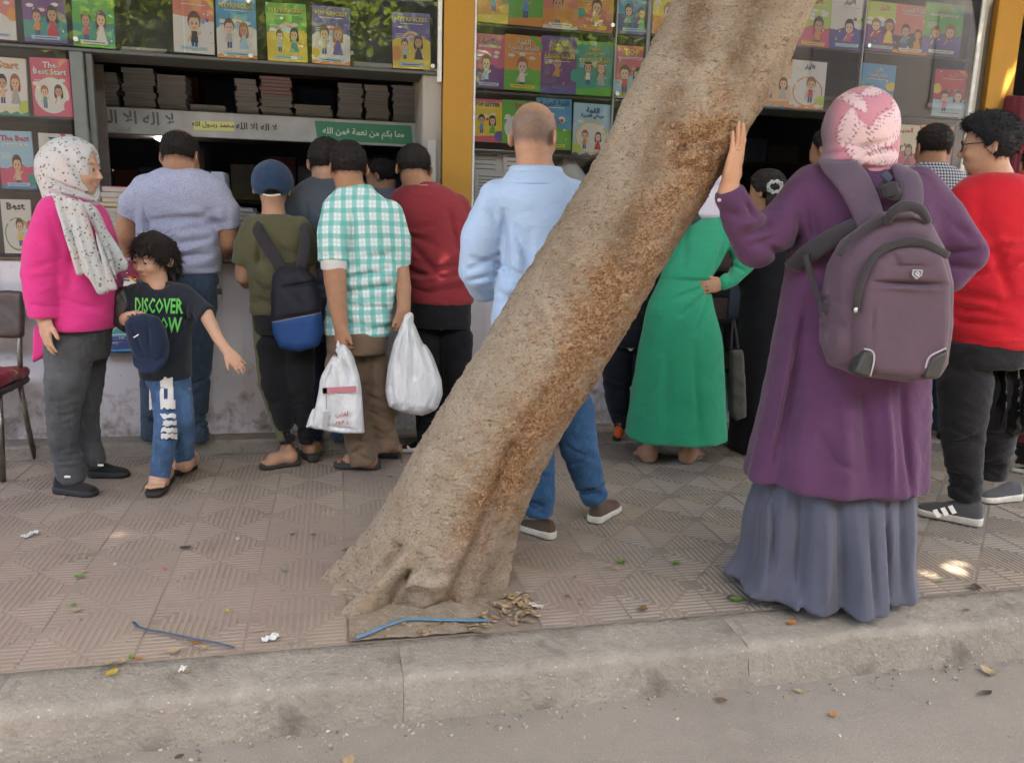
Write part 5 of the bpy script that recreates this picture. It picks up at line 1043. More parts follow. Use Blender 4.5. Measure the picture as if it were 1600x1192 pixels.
# ================================================================== woman in the purple coat dress
PU = (.086, .033, .082); M_PUR = fabric(PU, .1, wr=.32, wrs=20, stretch=(1, 1, 1.4)); M_SLATE = fabric((.078, .085, .118), .08, wr=.12, wrs=14); 
pr = Pr(2.62, (1290, 940), 'woman in a purple coat dress and pink leaf-print headscarf leaning on the trunk')
F = Fld(.0058); hc = pr.p(1344, 200); hM = rotm(0, -.12)
head_prims(F, hc, .222, hM, True, False); F.cone(hc - (0, 0, .06), pr.p(1345, 290), .055, .06, .03)
arm = pr.ch([(1262, 295, 20, 0), (1180, 385, 17, -.07), (1140, 298, 14, -.12)]); F.chain(arm, .03)
wv = pr.p(1139, 290, -.12)
# her left hand lies flat on the side of the trunk, fingers up
hd_d = pr.p(1157, 212, -.145) - wv; hand_prims(F, wv, hd_d, (-.75, .62, -.05), (.6, .75, .1), .10, 1.14, .45, .03, curls=(.16, .10, .09, .12))
F.chain(pr.ch([(1440, 300, 22, 0), (1507, 400, 19, 0), (1462, 438, 16, .0)]), .03); F.loft(pr.st([(275, 1290, 1410, .09), (400, 1270, 1420, .1), (520, 1250, 1425, .12)]), .04)
F.chain(pr.ch([(1300, 520, 30, 0), (1290, 740, 24, 0), (1290, 905, 16, .02)]), .03); F.chain(pr.ch([(1370, 520, 30, 0), (1365, 740, 24, 0), (1365, 905, 16, .02)]), .03)
F.build(); pr.add('body', F, skin(), col=skincol((.46, .255, .158)))
# gold ring on the finger
rc = pr.p(1152.5, 234, -.15); mb = MB(); ring_n = 20; mb.tube([Vector(rc - pr.base) + Vector((.0095 * math.cos(a), .0095 * math.sin(a), .003 * math.cos(a))) for a in np.linspace(0, 2 * math.pi, ring_n)], .0016, 6); pr.put('ring', mb, plain((.75, .5, .15), .25, .5, 1.))
def pleat(n, amp, ph, z_lo, z_hi):
    def f(th, Z):
        g = np.clip((z_hi - Z) / (z_hi - z_lo), 0, 1); g = g * g * (3 - 2 * g)
        return 1 + amp * g * (np.sin(n * th + ph + .8 * np.sin(2 * th)) * .6 + .45 * np.sin((n + 5) * th * .83 + 2 * ph) + .3 * np.abs(np.sin((n / 2) * th + ph)))
    return f
S_ = Fld(.0092); zq = pr.p(1290, 770)[2]
def skirtfold(th, Z):
    g = np.clip((.80 - Z) / .72, 0, 1); g = .25 + .75 * g
    w_ = np.sin(9 * th + .5 + .5 * np.sin(3 * th)); return 1 + g * (.07 * np.sign(w_) * np.abs(w_) ** .45 + .02 * np.sin(17 * th + 1.))
rows = [(720, 1200, 1422, .18), (765, 1180, 1424, .205), (800, 1168, 1424, .225), (880, 1152, 1422, .25)]
stt = pr.st(rows); bz = .035; k0 = stt[-1]; stt.append((np.array([k0[0][0] - .01, pr.Y, bz]), .312, .262)); S_.loft(stt, .01, 2.0, skirtfold, rnd=.006); S_.build(); S_.band(wrinkle(.0018, 9, 9, 5, .7, .2)); S_.band(creases(pr, [((1185, 775, -.1), (1178, 925, -.15), .012, .012), ((1222, 775, -.15), (1212, 935, -.2), .012, .014), ((1268, 775, -.2), (1258, 960, -.25), .014, .016), ((1318, 775, -.22), (1322, 965, -.26), .014, .017), ((1362, 775, -.22), (1368, 960, -.26), .010, .012), ((1388, 775, -.2), (1396, 955, -.22), .012, .014), ((1410, 775, -.15), (1418, 940, -.2), .010, .01), ((1295, 775, -.22), (1292, 965, -.26), .014, -.008), ((1342, 775, -.22), (1345, 965, -.26), .014, -.008)])); pr.add('skirt', S_, M_SLATE)
C_ = Fld(.0079)
def coatfold(th, Z):
    g = np.clip((.98 - Z) / .55, 0, 1) ** 1.2
    return 1 + g * (.028 * np.sin(6 * th + .9) + .022 * np.sin(11 * th + .2 + 3 * Z) + .012 * np.sin(17 * th))
C_.loft(pr.st([(252, 1312, 1388, .07), (266, 1282, 1410, .09), (285, 1252, 1440, .115), (320, 1240, 1456, .135), (370, 1237, 1458, .14), (430, 1230, 1455, .14), (490, 1219, 1452, .15), (560, 1205, 1450, .175), (640, 1188, 1446, .205), (700, 1172, 1443, .23), (745, 1160, 1442, .245)]), .03, 2.3, coatfold, rnd=.01)
C_.chain(pr.ch([(1268, 292, 33, 0), (1228, 345, 35, -.03), (1182, 384, 33, -.06), (1160, 348, 28, -.09), (1142, 308, 23, -.115)]), .035); C_.chain(pr.ch([(1432, 295, 33, 0), (1470, 345, 36, .0), (1507, 396, 33, 0), (1480, 428, 30, 0), (1445, 445, 28, .02)]), .035)
C_.build(); cutp = pr.p(1143, 300, -.12); cdir = (pr.p(1141, 285, -.125) - pr.p(1160, 348, -.09)); cdir /= np.linalg.norm(cdir)
C_.cut(lambda P: np.where(np.linalg.norm(P - cutp, axis=1) < .09, (P - cutp) @ cdir - .012, -1))
C_.band(wrinkle(.0028, 12, 12, 17, .4)); C_.band(creases(pr, [((1205, 352, -.14), (1172, 372, -.2), .012, .012), ((1215, 372, -.14), (1180, 385, -.2), .009, .009), ((1198, 338, -.1), (1165, 352, -.2), .012, -.008), ((1235, 405, -.1), (1195, 380, -.18), .012, .009), ((1130, 325, -.2), (1165, 340, -.18), .01, .006), ((1250, 330, -.1), (1262, 400, -.12), .014, .010), ((1265, 310, -.1), (1300, 420, -.14), .016, .006), ((1160, 310, -.14), (1178, 345, -.12), .01, .009), ((1480, 395, -.05), (1525, 390, -.03), .012, .01), ((1478, 415, -.06), (1520, 420, -.03), .012, .01), ((1495, 350, -.1), (1520, 375, -.05), .014, .006),
    ((1365, 620, -.25), (1372, 772, -.26), .02, .012), ((1392, 610, -.22), (1398, 772, -.25), .014, -.012), ((1415, 610, -.2), (1420, 772, -.2), .012, .012), ((1330, 610, -.25), (1328, 772, -.26), .022, -.008), ((1275, 480, -.15), (1225, 770, -.2), .02, .012), ((1250, 500, -.12), (1190, 760, -.12), .02, -.008), ((1285, 680, -.22), (1320, 735, -.25), .01, .006), ((1300, 720, -.22), (1345, 740, -.25), .01, .006)]))
# hem and cuff edges
pr.add('coat_dress', C_, M_PUR)
mb = MB(); q = Vector(pr.p(1124, 313, -.18) - pr.base); mb.tube([q, q + Vector((-.002, -.004, 0))], .0055, 12, up=(0, 0, 1)); pr.put('cuff_button', mb, plain((.5, .42, .42), .3, .5))
# headscarf
V_ = Fld(.0042); V_.ell(pr.p(1344, 199, -.005), (pr.r(53), .128, pr.r(57)), rotm(0, -.1), .03); V_.loft(pr.st([(275, 1290, 1400, .085, -.01), (262, 1285, 1394, .095, -.01), (248, 1288, 1394, .11, -.005), (225, 1294, 1396, .118), (200, 1295, 1394, .115)]), .008, 2.2, rnd=.02); V_.build()
V_.band(wrinkle(.0022, 18, 18, 26, .9)); V_.band(creases(pr, [((1300, 240, -.13), (1385, 222, -.14), .010, .007), ((1310, 228, -.14), (1388, 240, -.14), .008, -.006), ((1350, 238, -.16), (1372, 224, -.15), .008, .008), ((1368, 240, -.16), (1392, 235, -.1), .008, .007), ((1295, 252, -.12), (1350, 252, -.15), .007, .006), ((1318, 160, -.13), (1298, 235, -.12), .010, .006), ((1288, 262, -.12), (1390, 262, -.12), .006, .006)]))
M_SC = NT('leaf_print_scarf'); t = M_SC
vd = t.coord((1, 1, 1)); cells = t.n('TexVoronoi'); t.put(cells.inputs['Vector'], t.mix(.06, vd, t.noise(9, vd, 2, color=True))); cells.inputs['Scale'].default_value = 11; fe = t.wave(42, t.coord((1, 1, 1), (.3, .5, .9)), 9., 3., 'DIAGONAL'); 
bc = t.attr(); ln = t.math('MULTIPLY', t.ramp(fe, [(.0, 1.), (.12, 0.)]), t.ramp(t.noise(13, vd, 3), [(.5, 0.), (.56, 1.)])); cc = t.mix(t.math('MULTIPLY', ln, .25), bc, (.07, .035, .06)); M_SCM = t.out(cc, .85, t.bump(t.noise(30, vd, 3, .5, .8), .25, .01), .25, sheen=.1)
def sccol(V):
    u = (V - pr.p(1344, 200)); x, z = u[:, 0], u[:, 2]; w_ = wob(V, 22, 22, 22, .5); C = np.tile((.47, .2, .245), (len(V), 1))
    for lx, lz, an, LL_, ww in ((.035, -.015, 40, .095, .05), (-.04, -.06, 100, .07, .034), (.075, .06, 70, .06, .03), (.04, -.095, 8, .075, .026), (-.06, .07, 120, .05, .02), (-.075, -.01, 85, .06, .022), (.0, .1, 20, .05, .018), (.05, .1, 150, .04, .016)):
        ca, sa = math.cos(R_(an)), math.sin(R_(an)); uu = (x - lx) * ca + (z - lz) * sa; vv = -(x - lx) * sa + (z - lz) * ca; wl = ww * np.clip(1 - (uu / LL_) ** 2, 0, 1); inn = np.clip((wl - np.abs(vv)) / .004, 0, 1)[:, None]
        C = C * (1 - .85 * inn) + np.array((.62, .47, .48)) * .85 * inn; st_ = ((np.mod((uu + .9 * np.abs(vv)) / .014, 1) < .3) & (np.abs(vv) > .45 * wl) & (np.abs(vv) < wl * 1.15) & (np.mod(uu * 53, 1) < .75))[:, None] * 1.; C = C * (1 - .75 * st_) + np.array((.09, .045, .07)) * .75 * st_
    g = np.clip((-x - .085 + .02 * w_) * 40, 0, 1)[:, None]; C = C * (1 - g) + np.array((.27, .2, .24)) * g; b = np.clip((-.125 - z + .008 * w_) * 60, 0, 1)[:, None] * np.clip((np.sin(90 * (z + .3 * x))) * 3, 0, 1)[:, None]; return C * (1 - b) + np.array((.62, .55, .58)) * b
pr.add('headscarf', V_, M_SCM, col=sccol)
pr.shoe((1312, 950), (1300, 880), plain((.42, .34, .26), .6), plain((.5, .46, .4), .7), .06, .04, .03); pr.shoe((1372, 940), (1372, 872), plain((.42, .34, .26), .6), plain((.5, .46, .4), .7), .06, .04, .03)
# ---- her backpack
bp = pr; B0 = pr.p(1385, 590, -.24); bag = empty('backpack', B0, 'plum fabric backpack with black zips and a small badge worn over the purple dress', 'backpack')
BG = (.092, .058, .08); M_BP = fabric(BG, .08, 700, .18, .1, .75, 10); M_BPD = fabric((.035, .032, .036), .1, 900, .1); M_STR = fabric((.095, .066, .095), .08, 600, .15); M_PIP = plain((.35, .33, .35), .5)
def bagpart(name, F, mat, parent=None):
    o = link(name, F.mesh(name, B0), mat, parent or bag); return o
F = Fld(.006); F.extr(pr.poly([(1352, 352), (1378, 332), (1420, 328), (1452, 345), (1474, 385), (1488, 440), (1487, 505), (1479, 568), (1464, 592), (1418, 598), (1340, 588), (1300, 572), (1287, 540), (1289, 475), (1300, 415), (1322, 375)], -.24), pr.Y - .22, .085, .06); F.build()
F.band(creases(pr, [((1318, 395, -.31), (1305, 560, -.31), .008, .008), ((1330, 372, -.3), (1385, 342, -.3), .007, .007), ((1300, 470, -.3), (1322, 475, -.32), .008, .01), ((1296, 500, -.3), (1330, 520, -.33), .016, .007)])); F.band(wrinkle(.002, 20, 20, 16, .2)); main = bagpart('main_pocket', F, M_BP)
F = Fld(.006); F.extr(pr.poly([(1338, 574), (1333, 520), (1343, 450), (1360, 405), (1392, 382), (1440, 380), (1472, 395), (1485, 440), (1485, 510), (1477, 566), (1462, 588), (1420, 593), (1360, 588)], -.32), pr.Y - .305, .045, .035); F.build(); F.band(creases(pr, [((1371, 442, -.36), (1484, 446, -.36), .006, .012), ((1375, 449, -.365), (1482, 452, -.365), .008, -.004), ((1390, 416, -.36), (1455, 416, -.36), .004, .004), ((1372, 446, -.36), (1362, 585, -.36), .004, .003), ((1398, 395, -.36), (1412, 418, -.36), .006, .004)])); F.band(wrinkle(.0018, 18, 18, 12, 1.2)); fpk = bagpart('front_pocket', F, M_BP)
ribbon(pr, 'zip', [(1336, 486, -.335), (1341, 455, -.347), (1352, 423, -.350), (1370, 396, -.350), (1400, 381, -.347), (1440, 378, -.347), (1482, 400, -.335)], 5.2, .0045, M_BPD, bag, B0); ribbon(pr, 'zip', [(1312, 400, -.295), (1325, 378, -.30), (1350, 358, -.30), (1385, 340, -.298)], 4.2, .004, M_BPD, bag, B0)
mb = MB(); q = Vector(pr.p(1337, 484, -.35) - B0); mb.tube([q + Vector((0, 0, .008)), q - Vector((0, 0, .012))], .006, 10, flat=.5); mb.build('zip_pull', plain((.4, .4, .4), .3, .5, 1.), bag, smooth=True)
for nm, pl in (('corner_patch', [(1331, 582), (1346, 548), (1352, 544), (1368, 552), (1366, 566), (1357, 590), (1342, 588)]), ('corner_patch', [(1440, 592), (1444, 575), (1452, 556), (1479, 543), (1480, 555), (1470, 582), (1458, 592)])):
    F = Fld(.005); F.extr(pr.poly(pl, -.34), pr.Y - .325, .032, .008); F.build(); bagpart(nm, F, plain((.035, .037, .037), .45, .4))
ribbon(pr, 'piping', [(1350, 545, -.362), (1363, 549, -.364), (1366, 562, -.364), (1360, 588, -.352)], 1.2, .002, M_PIP, bag, B0); ribbon(pr, 'piping', [(1446, 575, -.362), (1453, 557, -.364), (1478, 544, -.355)], 1.2, .002, M_PIP, bag, B0)
ribbon(pr, 'handle', [(1386, 349, -.29), (1392, 335, -.318), (1410, 323, -.322), (1436, 326, -.322), (1450, 346, -.29)], [5, 6.5, 8, 6.5, 5], .011, M_BPD, bag, B0)
ribbon(pr, 'shoulder_strap', [(1296, 256, -.03), (1312, 262, -.11), (1332, 283, -.158), (1350, 318, -.172), (1362, 352, -.17)], [20, 23, 23, 22, 20], .011, M_STR, bag, B0); ribbon(pr, 'shoulder_strap', [(1404, 262, -.06), (1415, 272, -.12), (1423, 297, -.155), (1422, 335, -.17)], [15, 18, 18, 17], .011, M_STR, bag, B0)
ribbon(pr, 'webbing', [(1345, 348, -.165), (1300, 372, -.165), (1264, 396, -.15), (1238, 418, -.09)], [11, 14, 15, 14], .006, M_BPD, bag, B0); ribbon(pr, 'webbing', [(1258, 398, -.165), (1270, 440, -.18), (1285, 480, -.22)], 4.5, .004, M_BPD, bag, B0); ribbon(pr, 'webbing', [(1373, 288, -.165), (1392, 300, -.178), (1404, 305, -.175)], [8, 10, 8], .008, M_BPD, bag, B0)
mb = MB(); q = pr.p(1385, 276, -.178) - B0; mb.box(-.016, .016, -.006, .006, -.011, .011, 0, Matrix.Translation(Vector(q)) @ Matrix.Rotation(.7, 4, 'Y'), .003); mb.build('buckle', plain((.04, .05, .08), .35, .5), bag); mb = MB(); q = pr.p(1391, 296, -.195) - B0; mb.box(-.022, .022, -.01, .008, -.018, .018, 0, Matrix.Translation(Vector(q)) @ Matrix.Rotation(-.4, 4, 'Y'), .005); mb.build('buckle', M_BPD, bag)
mb = MB(); q = pr.p(1286, 480, -.24) - B0; mb.box(-.012, .012, -.008, .008, -.014, .014, 0, Matrix.Translation(Vector(q)), .003); mb.build('buckle', M_BPD, bag)
q = pr.p(1433, 428, -.357) - B0; mb = MB(); sh = [(-.016, .013), (.016, .013), (.016, -.004), (.0, -.017), (-.016, -.004)]; mb.poly([(q[0] + x, q[1], q[2] + z) for x, z in sh][::-1], 0, (.1, .1, .12)); mb.poly([(q[0] + x * .85, q[1] - .0008, q[2] + z * .85) for x, z in sh][::-1], 0, (.5, .5, .52)); mb.poly([(q[0] + x * .7, q[1] - .0016, q[2] + z * .7) for x, z in sh][::-1], 0, (.12, .11, .15)); put_text(mb, 'Q', 0, 0, .014, .014, lambda x, y: (q[0] + x, q[1] - .0024, q[2] + y), (.6, .6, .6)); mb.build('badge', printmat(), bag)
# ================================================================== woman in the pink shirt, in profile
PINK = (.66, .042, .215); M_PINK = fabric(PINK, .07, wr=.35); M_GREYJ = denim((.05, .053, .058), .6)
pr = Pr(3.45, (120, 760), 'woman in a bright pink shirt and floral headscarf standing in profile by the counter')
hc = pr.p(119, 263); hM = rotm(R_(-88), -.03); H = .225; F = Fld(.0068); head_prims(F, hc, H, hM, True, False); F.cone(hc - (.01, 0, .06), pr.p(112, 325), .05, .055, .03)
F.loft(pr.st([(335, 85, 150, .12), (430, 90, 165, .12), (520, 85, 160, .12)]), .04); F.chain(pr.ch([(88, 340, 18, -.13), (61, 425, 14, -.16), (68, 492, 13, -.17)]), .03); F.chain(pr.ch([(125, 345, 20, .14), (140, 425, 17, .17), (178, 445, 13, .1)]), .03)
F.chain(pr.ch([(108, 530, 26, -.07), (100, 645, 17, -.07), (110, 745, 13, -.05)]), .03); F.chain(pr.ch([(142, 545, 17, .07), (134, 645, 13, .08), (146, 722, 11, .08)]), .03)
hand_prims(F, pr.p(69, 494, -.17), pr.p(73, 540, -.18) - pr.p(69, 494, -.17), (.55, .8, .0), (.8, -.5, -.1), .25, 1.0, .45, .03); F.build(); pr.add('body', F, skin(), col=skincol((.56, .345, .245), hc, H, hM, lips=True)); eyes(pr, hc, H, hM, (0, -.1))
T = Fld(.0078); T.loft(pr.st([(308, 92, 140, .09), (328, 78, 152, .17), (360, 82, 167, .175), (400, 86, 176, .17), (440, 90, 179, .165), (480, 87, 178, .165), (512, 80, 176, .17)]), .04, 2.2, rnd=.006); T.chain(pr.ch([(90, 336, 29, -.12), (70, 388, 28, -.15), (63, 430, 26, -.16), (65, 465, 23, -.17), (69, 494, 21, -.17)]), .012, True); T.chain(pr.ch([(130, 345, 24, .13), (142, 420, 22, .17), (172, 440, 18, .12)]), .03)
T.extr(pr.poly([(54, 510), (80, 510), (78, 552), (66, 560), (52, 567)], -.05), pr.Y - .05, .02, .012); T.build(); T.band(wrinkle(.0035, 14, 14, 22, .5))
T.band(creases(pr, [((45, 420, -.25), (84, 405, -.24), .01, .004), ((42, 438, -.25), (82, 430, -.24), .008, .003), ((48, 458, -.25), (84, 448, -.24), .009, -.002), ((44, 478, -.25), (90, 484, -.24), .007, .005), ((95, 345, -.28), (82, 470, -.26), .014, .012), ((110, 370, -.2), (88, 430, -.22), .014, .008), ((90, 470, -.2), (170, 500, -.2), .014, .006), ((60, 340, -.28), (72, 400, -.28), .012, .006)])); pr.add('shirt', T, M_PINK)
L_ = Fld(.007); L_.loft(pr.st([(500, 80, 170, .13), (530, 76, 168, .14), (560, 77, 166, .13)]), .03); L_.chain(pr.ch([(110, 545, 34, -.06), (104, 595, 31, -.07), (99, 640, 25, -.07), (98, 690, 21.5, -.07), (106, 715, 22, -.06), (112, 738, 23, -.05)]), .02); L_.chain(pr.ch([(142, 545, 25, .07), (137, 600, 24, .08), (134, 645, 20, .08), (138, 690, 19, .08), (146, 716, 19, .08)]), .02); L_.build(); L_.band(wrinkle(.0045, 12, 12, 42, 2.1)); L_.band(creases(pr, [((80, 630 + 12 * k, -.16), (124, 622 + 13 * k, -.14), .009, .0026) for k in range(4)] + [((86, 705 + 9 * k, -.14), (132, 700 + 11 * k, -.12), .007, .0034) for k in range(4)])); pr.add('jeans', L_, M_GREYJ)
pr.shoe((86, 769), (152, 774), M_BLACKSHOE, M_SOLEBLK, .1, .048, .03); pr.shoe((138, 745), (203, 744), M_BLACKSHOE, M_SOLEBLK, .1, .048, .03)
for (x, y, dy) in ((105, 742, -.145), (157, 724, .0)): mb = MB(); q = Vector(pr.p(x, y, dy) - pr.base); mb.box(-.012, .012, -.004, .004, -.012, -.004, 0, Matrix.Translation(q), .001); pr.put('lace', mb, M_WHITE)
V_ = Fld(.0055); head_prims(V_, hc, H, hM, False, False, .016); V_.ell(pr.p(90, 268), (pr.r(29), .1, pr.r(36)), None, .05); V_.cone(hc - (.02, 0, .05), pr.p(110, 312), .082, .085, .06); V_.loft(pr.st([(335, 74, 140, .14), (318, 80, 146, .12), (300, 78, 146, .105), (285, 76, 146, .1)]), .04, 2.1, rnd=.03); V_.ell(pr.p(136, 305), (.035, .06, .03), None, .03)
V_.ell(hc + hM @ np.array([0, .44, -.09]) * H, np.array([.225, .30, .42]) * H, hM, .02, True); V_.build(); V_.band(wrinkle(.004, 16, 16, 22, .2)); V_.band(creases(pr, [((75, 280, -.1), (140, 312, -.12), .010, .009), ((80, 300, -.12), (138, 322, -.12), .009, .009), ((95, 240, -.12), (125, 300, -.12), .010, .006), ((110, 230, -.1), (142, 300, -.1), .01, -.004)]))
t = NT('floral_scarf'); vd = t.coord(); wv_ = t.mix(.02, vd, t.noise(30, vd, 2, color=True)); v1 = t.vor(58, wv_); v2 = t.vor(110, wv_); c_ = t.mix(t.ramp(t.noise(6, vd, 3), [(.4, 0.), (.6, 1.)]), (.52, .48, .46), (.47, .51, .51)); c_ = t.mix(t.ramp(v1, [(.2, .8), (.3, 0.)]), c_, (.06, .06, .075)); c_ = t.mix(t.math('MULTIPLY', t.ramp(v2, [(.18, .8), (.28, 0.)]), t.ramp(t.noise(22, vd, 2), [(.5, 0.), (.6, 1.)])), c_, (.42, .16, .18)); M_FLO = t.out(c_, .9, t.bump(t.noise(30, vd, 3, .5, .8), .3, .01), .2); pr.add('headscarf', V_, M_FLO)
for nm, pl, yy, hd_ in (('scarf_end', [(98, 300), (120, 430), (137, 436), (149, 463), (174, 454), (162, 391), (140, 318)], -.20, .02), ('scarf_end', [(134, 311), (165, 390), (177, 428), (191, 423), (194, 413), (177, 374), (150, 318)], -.10, .02)):
    F = Fld(.0055); F.extr(pr.poly(pl, yy), pr.Y + yy + .0, hd_, .02, slope=(.25, -.22)); F.build(); F.band(creases(pr, [((112 + 14 * k, 312, yy), (134 + 15 * k, 458, yy), .007, .009 * (-1) ** k) for k in range(4)])); F.band(wrinkle(.003, 30, 10, 10, .4)); pr.add(nm, F, M_FLO)
# her black handbag
b0 = pr.p(190, 520, .05); hbg = empty('handbag', b0, 'black leather handbag held between the pink shirt and the counter', 'bag'); F = Fld(.007); F.extr(pr.poly([(180, 450), (200, 446), (212, 470), (212, 508), (196, 520), (178, 505)], .05), pr.Y + .05, .05, .03); F.build(); F.band(wrinkle(.004, 30, 30, 20, .3)); link('pouch', F.mesh('pouch', b0), plain((.02, .02, .022), .35, .5), hbg); ribbon(pr, 'strap', [(184, 452, .05), (178, 420, .06), (170, 395, .06)], 3, .003, M_BPD, hbg, b0)

# ================================================================== child with curly hair walking towards the street
pr = Pr(3.52, (262, 750), 'curly-haired child in a navy T-shirt with green lettering and torn jeans'); hc = pr.p(238, 404); hM = rotm(R_(163), -.16, -.05); H = .203
F = Fld(.0055); head_prims(F, hc, H, hM); F.cone(hc + hM @ np.array([0, -.1, -.25]) * H, pr.p(247, 447), .04, .043, .03); F.loft(pr.st([(452, 215, 285, .06), (520, 225, 285, .07), (590, 232, 288, .07)]), .04)
F.chain(pr.ch([(285, 462, 13, 0), (322, 492, 11, -.03), (340, 527, 8.6, -.06), (357, 551, 7.5, -.08)]), .02); hand_prims(F, pr.p(356, 549, -.08), pr.p(371, 566, -.09) - pr.p(356, 549, -.08), (-.4, .8, -.3), (.3, -.6, -.6), .3, .72, .5, .05)
F.chain(pr.ch([(212, 464, 13, 0), (196, 500, 11, -.03), (202, 496, 9, -.13)]), .02); hand_prims(F, pr.p(200, 500, -.12), pr.p(210, 486, -.16) - pr.p(200, 500, -.12), (.5, -.3, -.6), (.4, -.2, .6), .9, .72, .4, .04)
F.chain(pr.ch([(258, 590, 19, -.02), (262, 660, 14, -.07), (249, 748, 9, -.05)]), .03); F.chain(pr.ch([(278, 592, 19, .02), (288, 655, 14, .0), (289, 722, 9, .1)]), .03); pr.foot(F, (262, 752), (240, 776), pr.p(249, 745, -.05), .03); pr.foot(F, (304, 733), (272, 744), pr.p(289, 718, .1), .03)
F.build(); pr.add('body', F, skin(), col=skincol((.55, .34, .235), hc, H, hM, lips=True)); eyes(pr, hc, H, hM, (-.1, -.25))
# hair: full cap, fringe and curls down the neck
Hh = Fld(.005); head_prims(Hh, hc, H, hM, False, False, .016); Hh.ell(pr.p(264, 412, .075), (.05, .05, .085), None, .03); Hh.build(); Hh.band(lambda P: .006 * wob(P, 60, 60, 30, .4) + .004 * wob(P, 130, 130, 60, 1.))
Hh.cut(lambda P: (lambda q: np.where(q[:, 1] > .02, (.16 + .05 * np.sin(20 * q[:, 0]) + np.clip(np.abs(q[:, 0]) - .22, 0, 1) * -1.6 - q[:, 2]) * H, -1.))((P - hc) @ hM / H), .006); hr = pr.add('hair', Hh, hairmat((.016, .012, .011)), relax=0); strands(pr, hr, Hh, 3000, .03, .0013, .9, 3, col=(.016, .012, .011))
rk = random.Random(9)
for k in range(64):
    a = rk.uniform(0, 1)
    if k < 26: st_ = hc + hM @ (np.array([rk.uniform(-.3, .3), .30 - abs(rk.uniform(-.1, .1)), .34 + rk.uniform(-.05, .06)]) * H); dr = hM @ np.array([rk.uniform(-.3, .3), .25, -1.0]); ln = rk.uniform(.02, .036); pu = .012
    else: st_ = pr.p(rk.uniform(252, 274), rk.uniform(375, 425), rk.uniform(.02, .12)); dr = np.array([rk.uniform(-.1, .5), rk.uniform(-.4, .4), -1.0]); ln = rk.uniform(.06, .1); pu = .015
    dr = dr / np.linalg.norm(dr); sd_ = np.cross(dr, [.3, .8, .2]); pts = []; ph = rk.uniform(0, 6)
    for q in range(9): t_ = q / 8; pts.append(Vector(st_ + dr * ln * t_ + sd_ * pu * .45 * math.sin(ph + 7 * t_) * t_ + hM @ np.array([0, pu * math.sin(math.pi * t_), 0]) * (1 if k < 26 else .3) - pr.base))
    mb = MB(); mb.tube(pts, [.0075, .0085, .0085, .008, .0075, .007, .006, .0045, .0015], 6); pr.put('curl', mb, hairmat((.016, .012, .011)), hr)
NAV = (.018, .024, .034); T = Fld(.0055); T.loft(pr.st([(440, 226, 268, .05), (447, 208, 284, .065), (462, 204, 296, .08), (500, 205, 298, .085), (550, 212, 298, .088), (590, 222, 298, .09)]), .03, 2.3, rnd=.006); T.chain(pr.ch([(284, 460, 17, 0), (305, 478, 17, -.01), (320, 491, 17, -.03)]), .03); T.chain(pr.ch([(213, 462, 17, 0), (200, 484, 16, -.02)]), .03)
T.build(); T.cut(lambda P: .055 - np.linalg.norm((P - pr.p(246, 436, -.06)) * np.array([1, 1, 1.15]), axis=1), .004); cpt = pr.p(322, 493, -.03); cdr = pr.p(322, 492, -.03) - pr.p(284, 460); cdr /= np.linalg.norm(cdr); T.cut(lambda P: np.where(np.linalg.norm(P - cpt, axis=1) < .09, (P - cpt) @ cdr, -1.))
T.band(wrinkle(.0035, 20, 20, 24, 1.)); T.band(creases(pr, [((290, 470, -.09), (262, 540, -.1), .01, .007), ((300, 480, -.07), (285, 585, -.09), .012, .008), ((232, 590, -.1), (255, 520, -.1), .01, .005)])); pr.add('t_shirt', T, fabric(NAV, .15))
mb = MB(); Yf = -.098
for tx, cx, cy, wpx, hpx in (('DISCOVER', 246, 478, 70, 27), ('NOW', 258, 508, 44, 27)):
    P2, wd, ht = text_polys(tx); sx, sz = pr.r(wpx) / wd, pr.r(hpx) / ht * .9; c0 = pr.p(cx, cy, Yf) - pr.base
    def onb(x, z):
        X = c0[0] + x * sx + .08 * z * sz; ux = (X + pr.base[0] - pr.p(251, 480)[0]) / .165; return (X, -.101 * (max(1 - abs(ux) ** 2.3, .05)) ** (1 / 2.3) * .93 - .004, c0[2] + z * sz)
    for p_ in P2:
        for s_ in (1.0,): mb.poly([onb(x, z) for x, z in p_], 0, (.07, .5, .09))
pr.put('shirt_print', mb, printmat(), smooth=False)
BLJ = (.035, .085, .17); L_ = Fld(.0055); L_.loft(pr.st([(578, 228, 292, .08), (600, 230, 294, .085)]), .03); L_.chain(pr.ch([(258, 600, 23, -.02), (261, 655, 19, -.07), (256, 700, 17, -.07), (249, 745, 15.5, -.05)]), .02); L_.chain(pr.ch([(276, 600, 22, .02), (286, 655, 18, .0), (288, 690, 16, .05), (288, 716, 15, .1)]), .02); L_.build(); L_.band(wrinkle(.0035, 18, 18, 36, .3)); L_.band(creases(pr, [((240, 650, -.16), (282, 646, -.16), .007, .005), ((240, 690, -.15), (275, 696, -.15), .007, .005)])); jm = denim(BLJ, .7); pr.add('jeans', L_, jm)
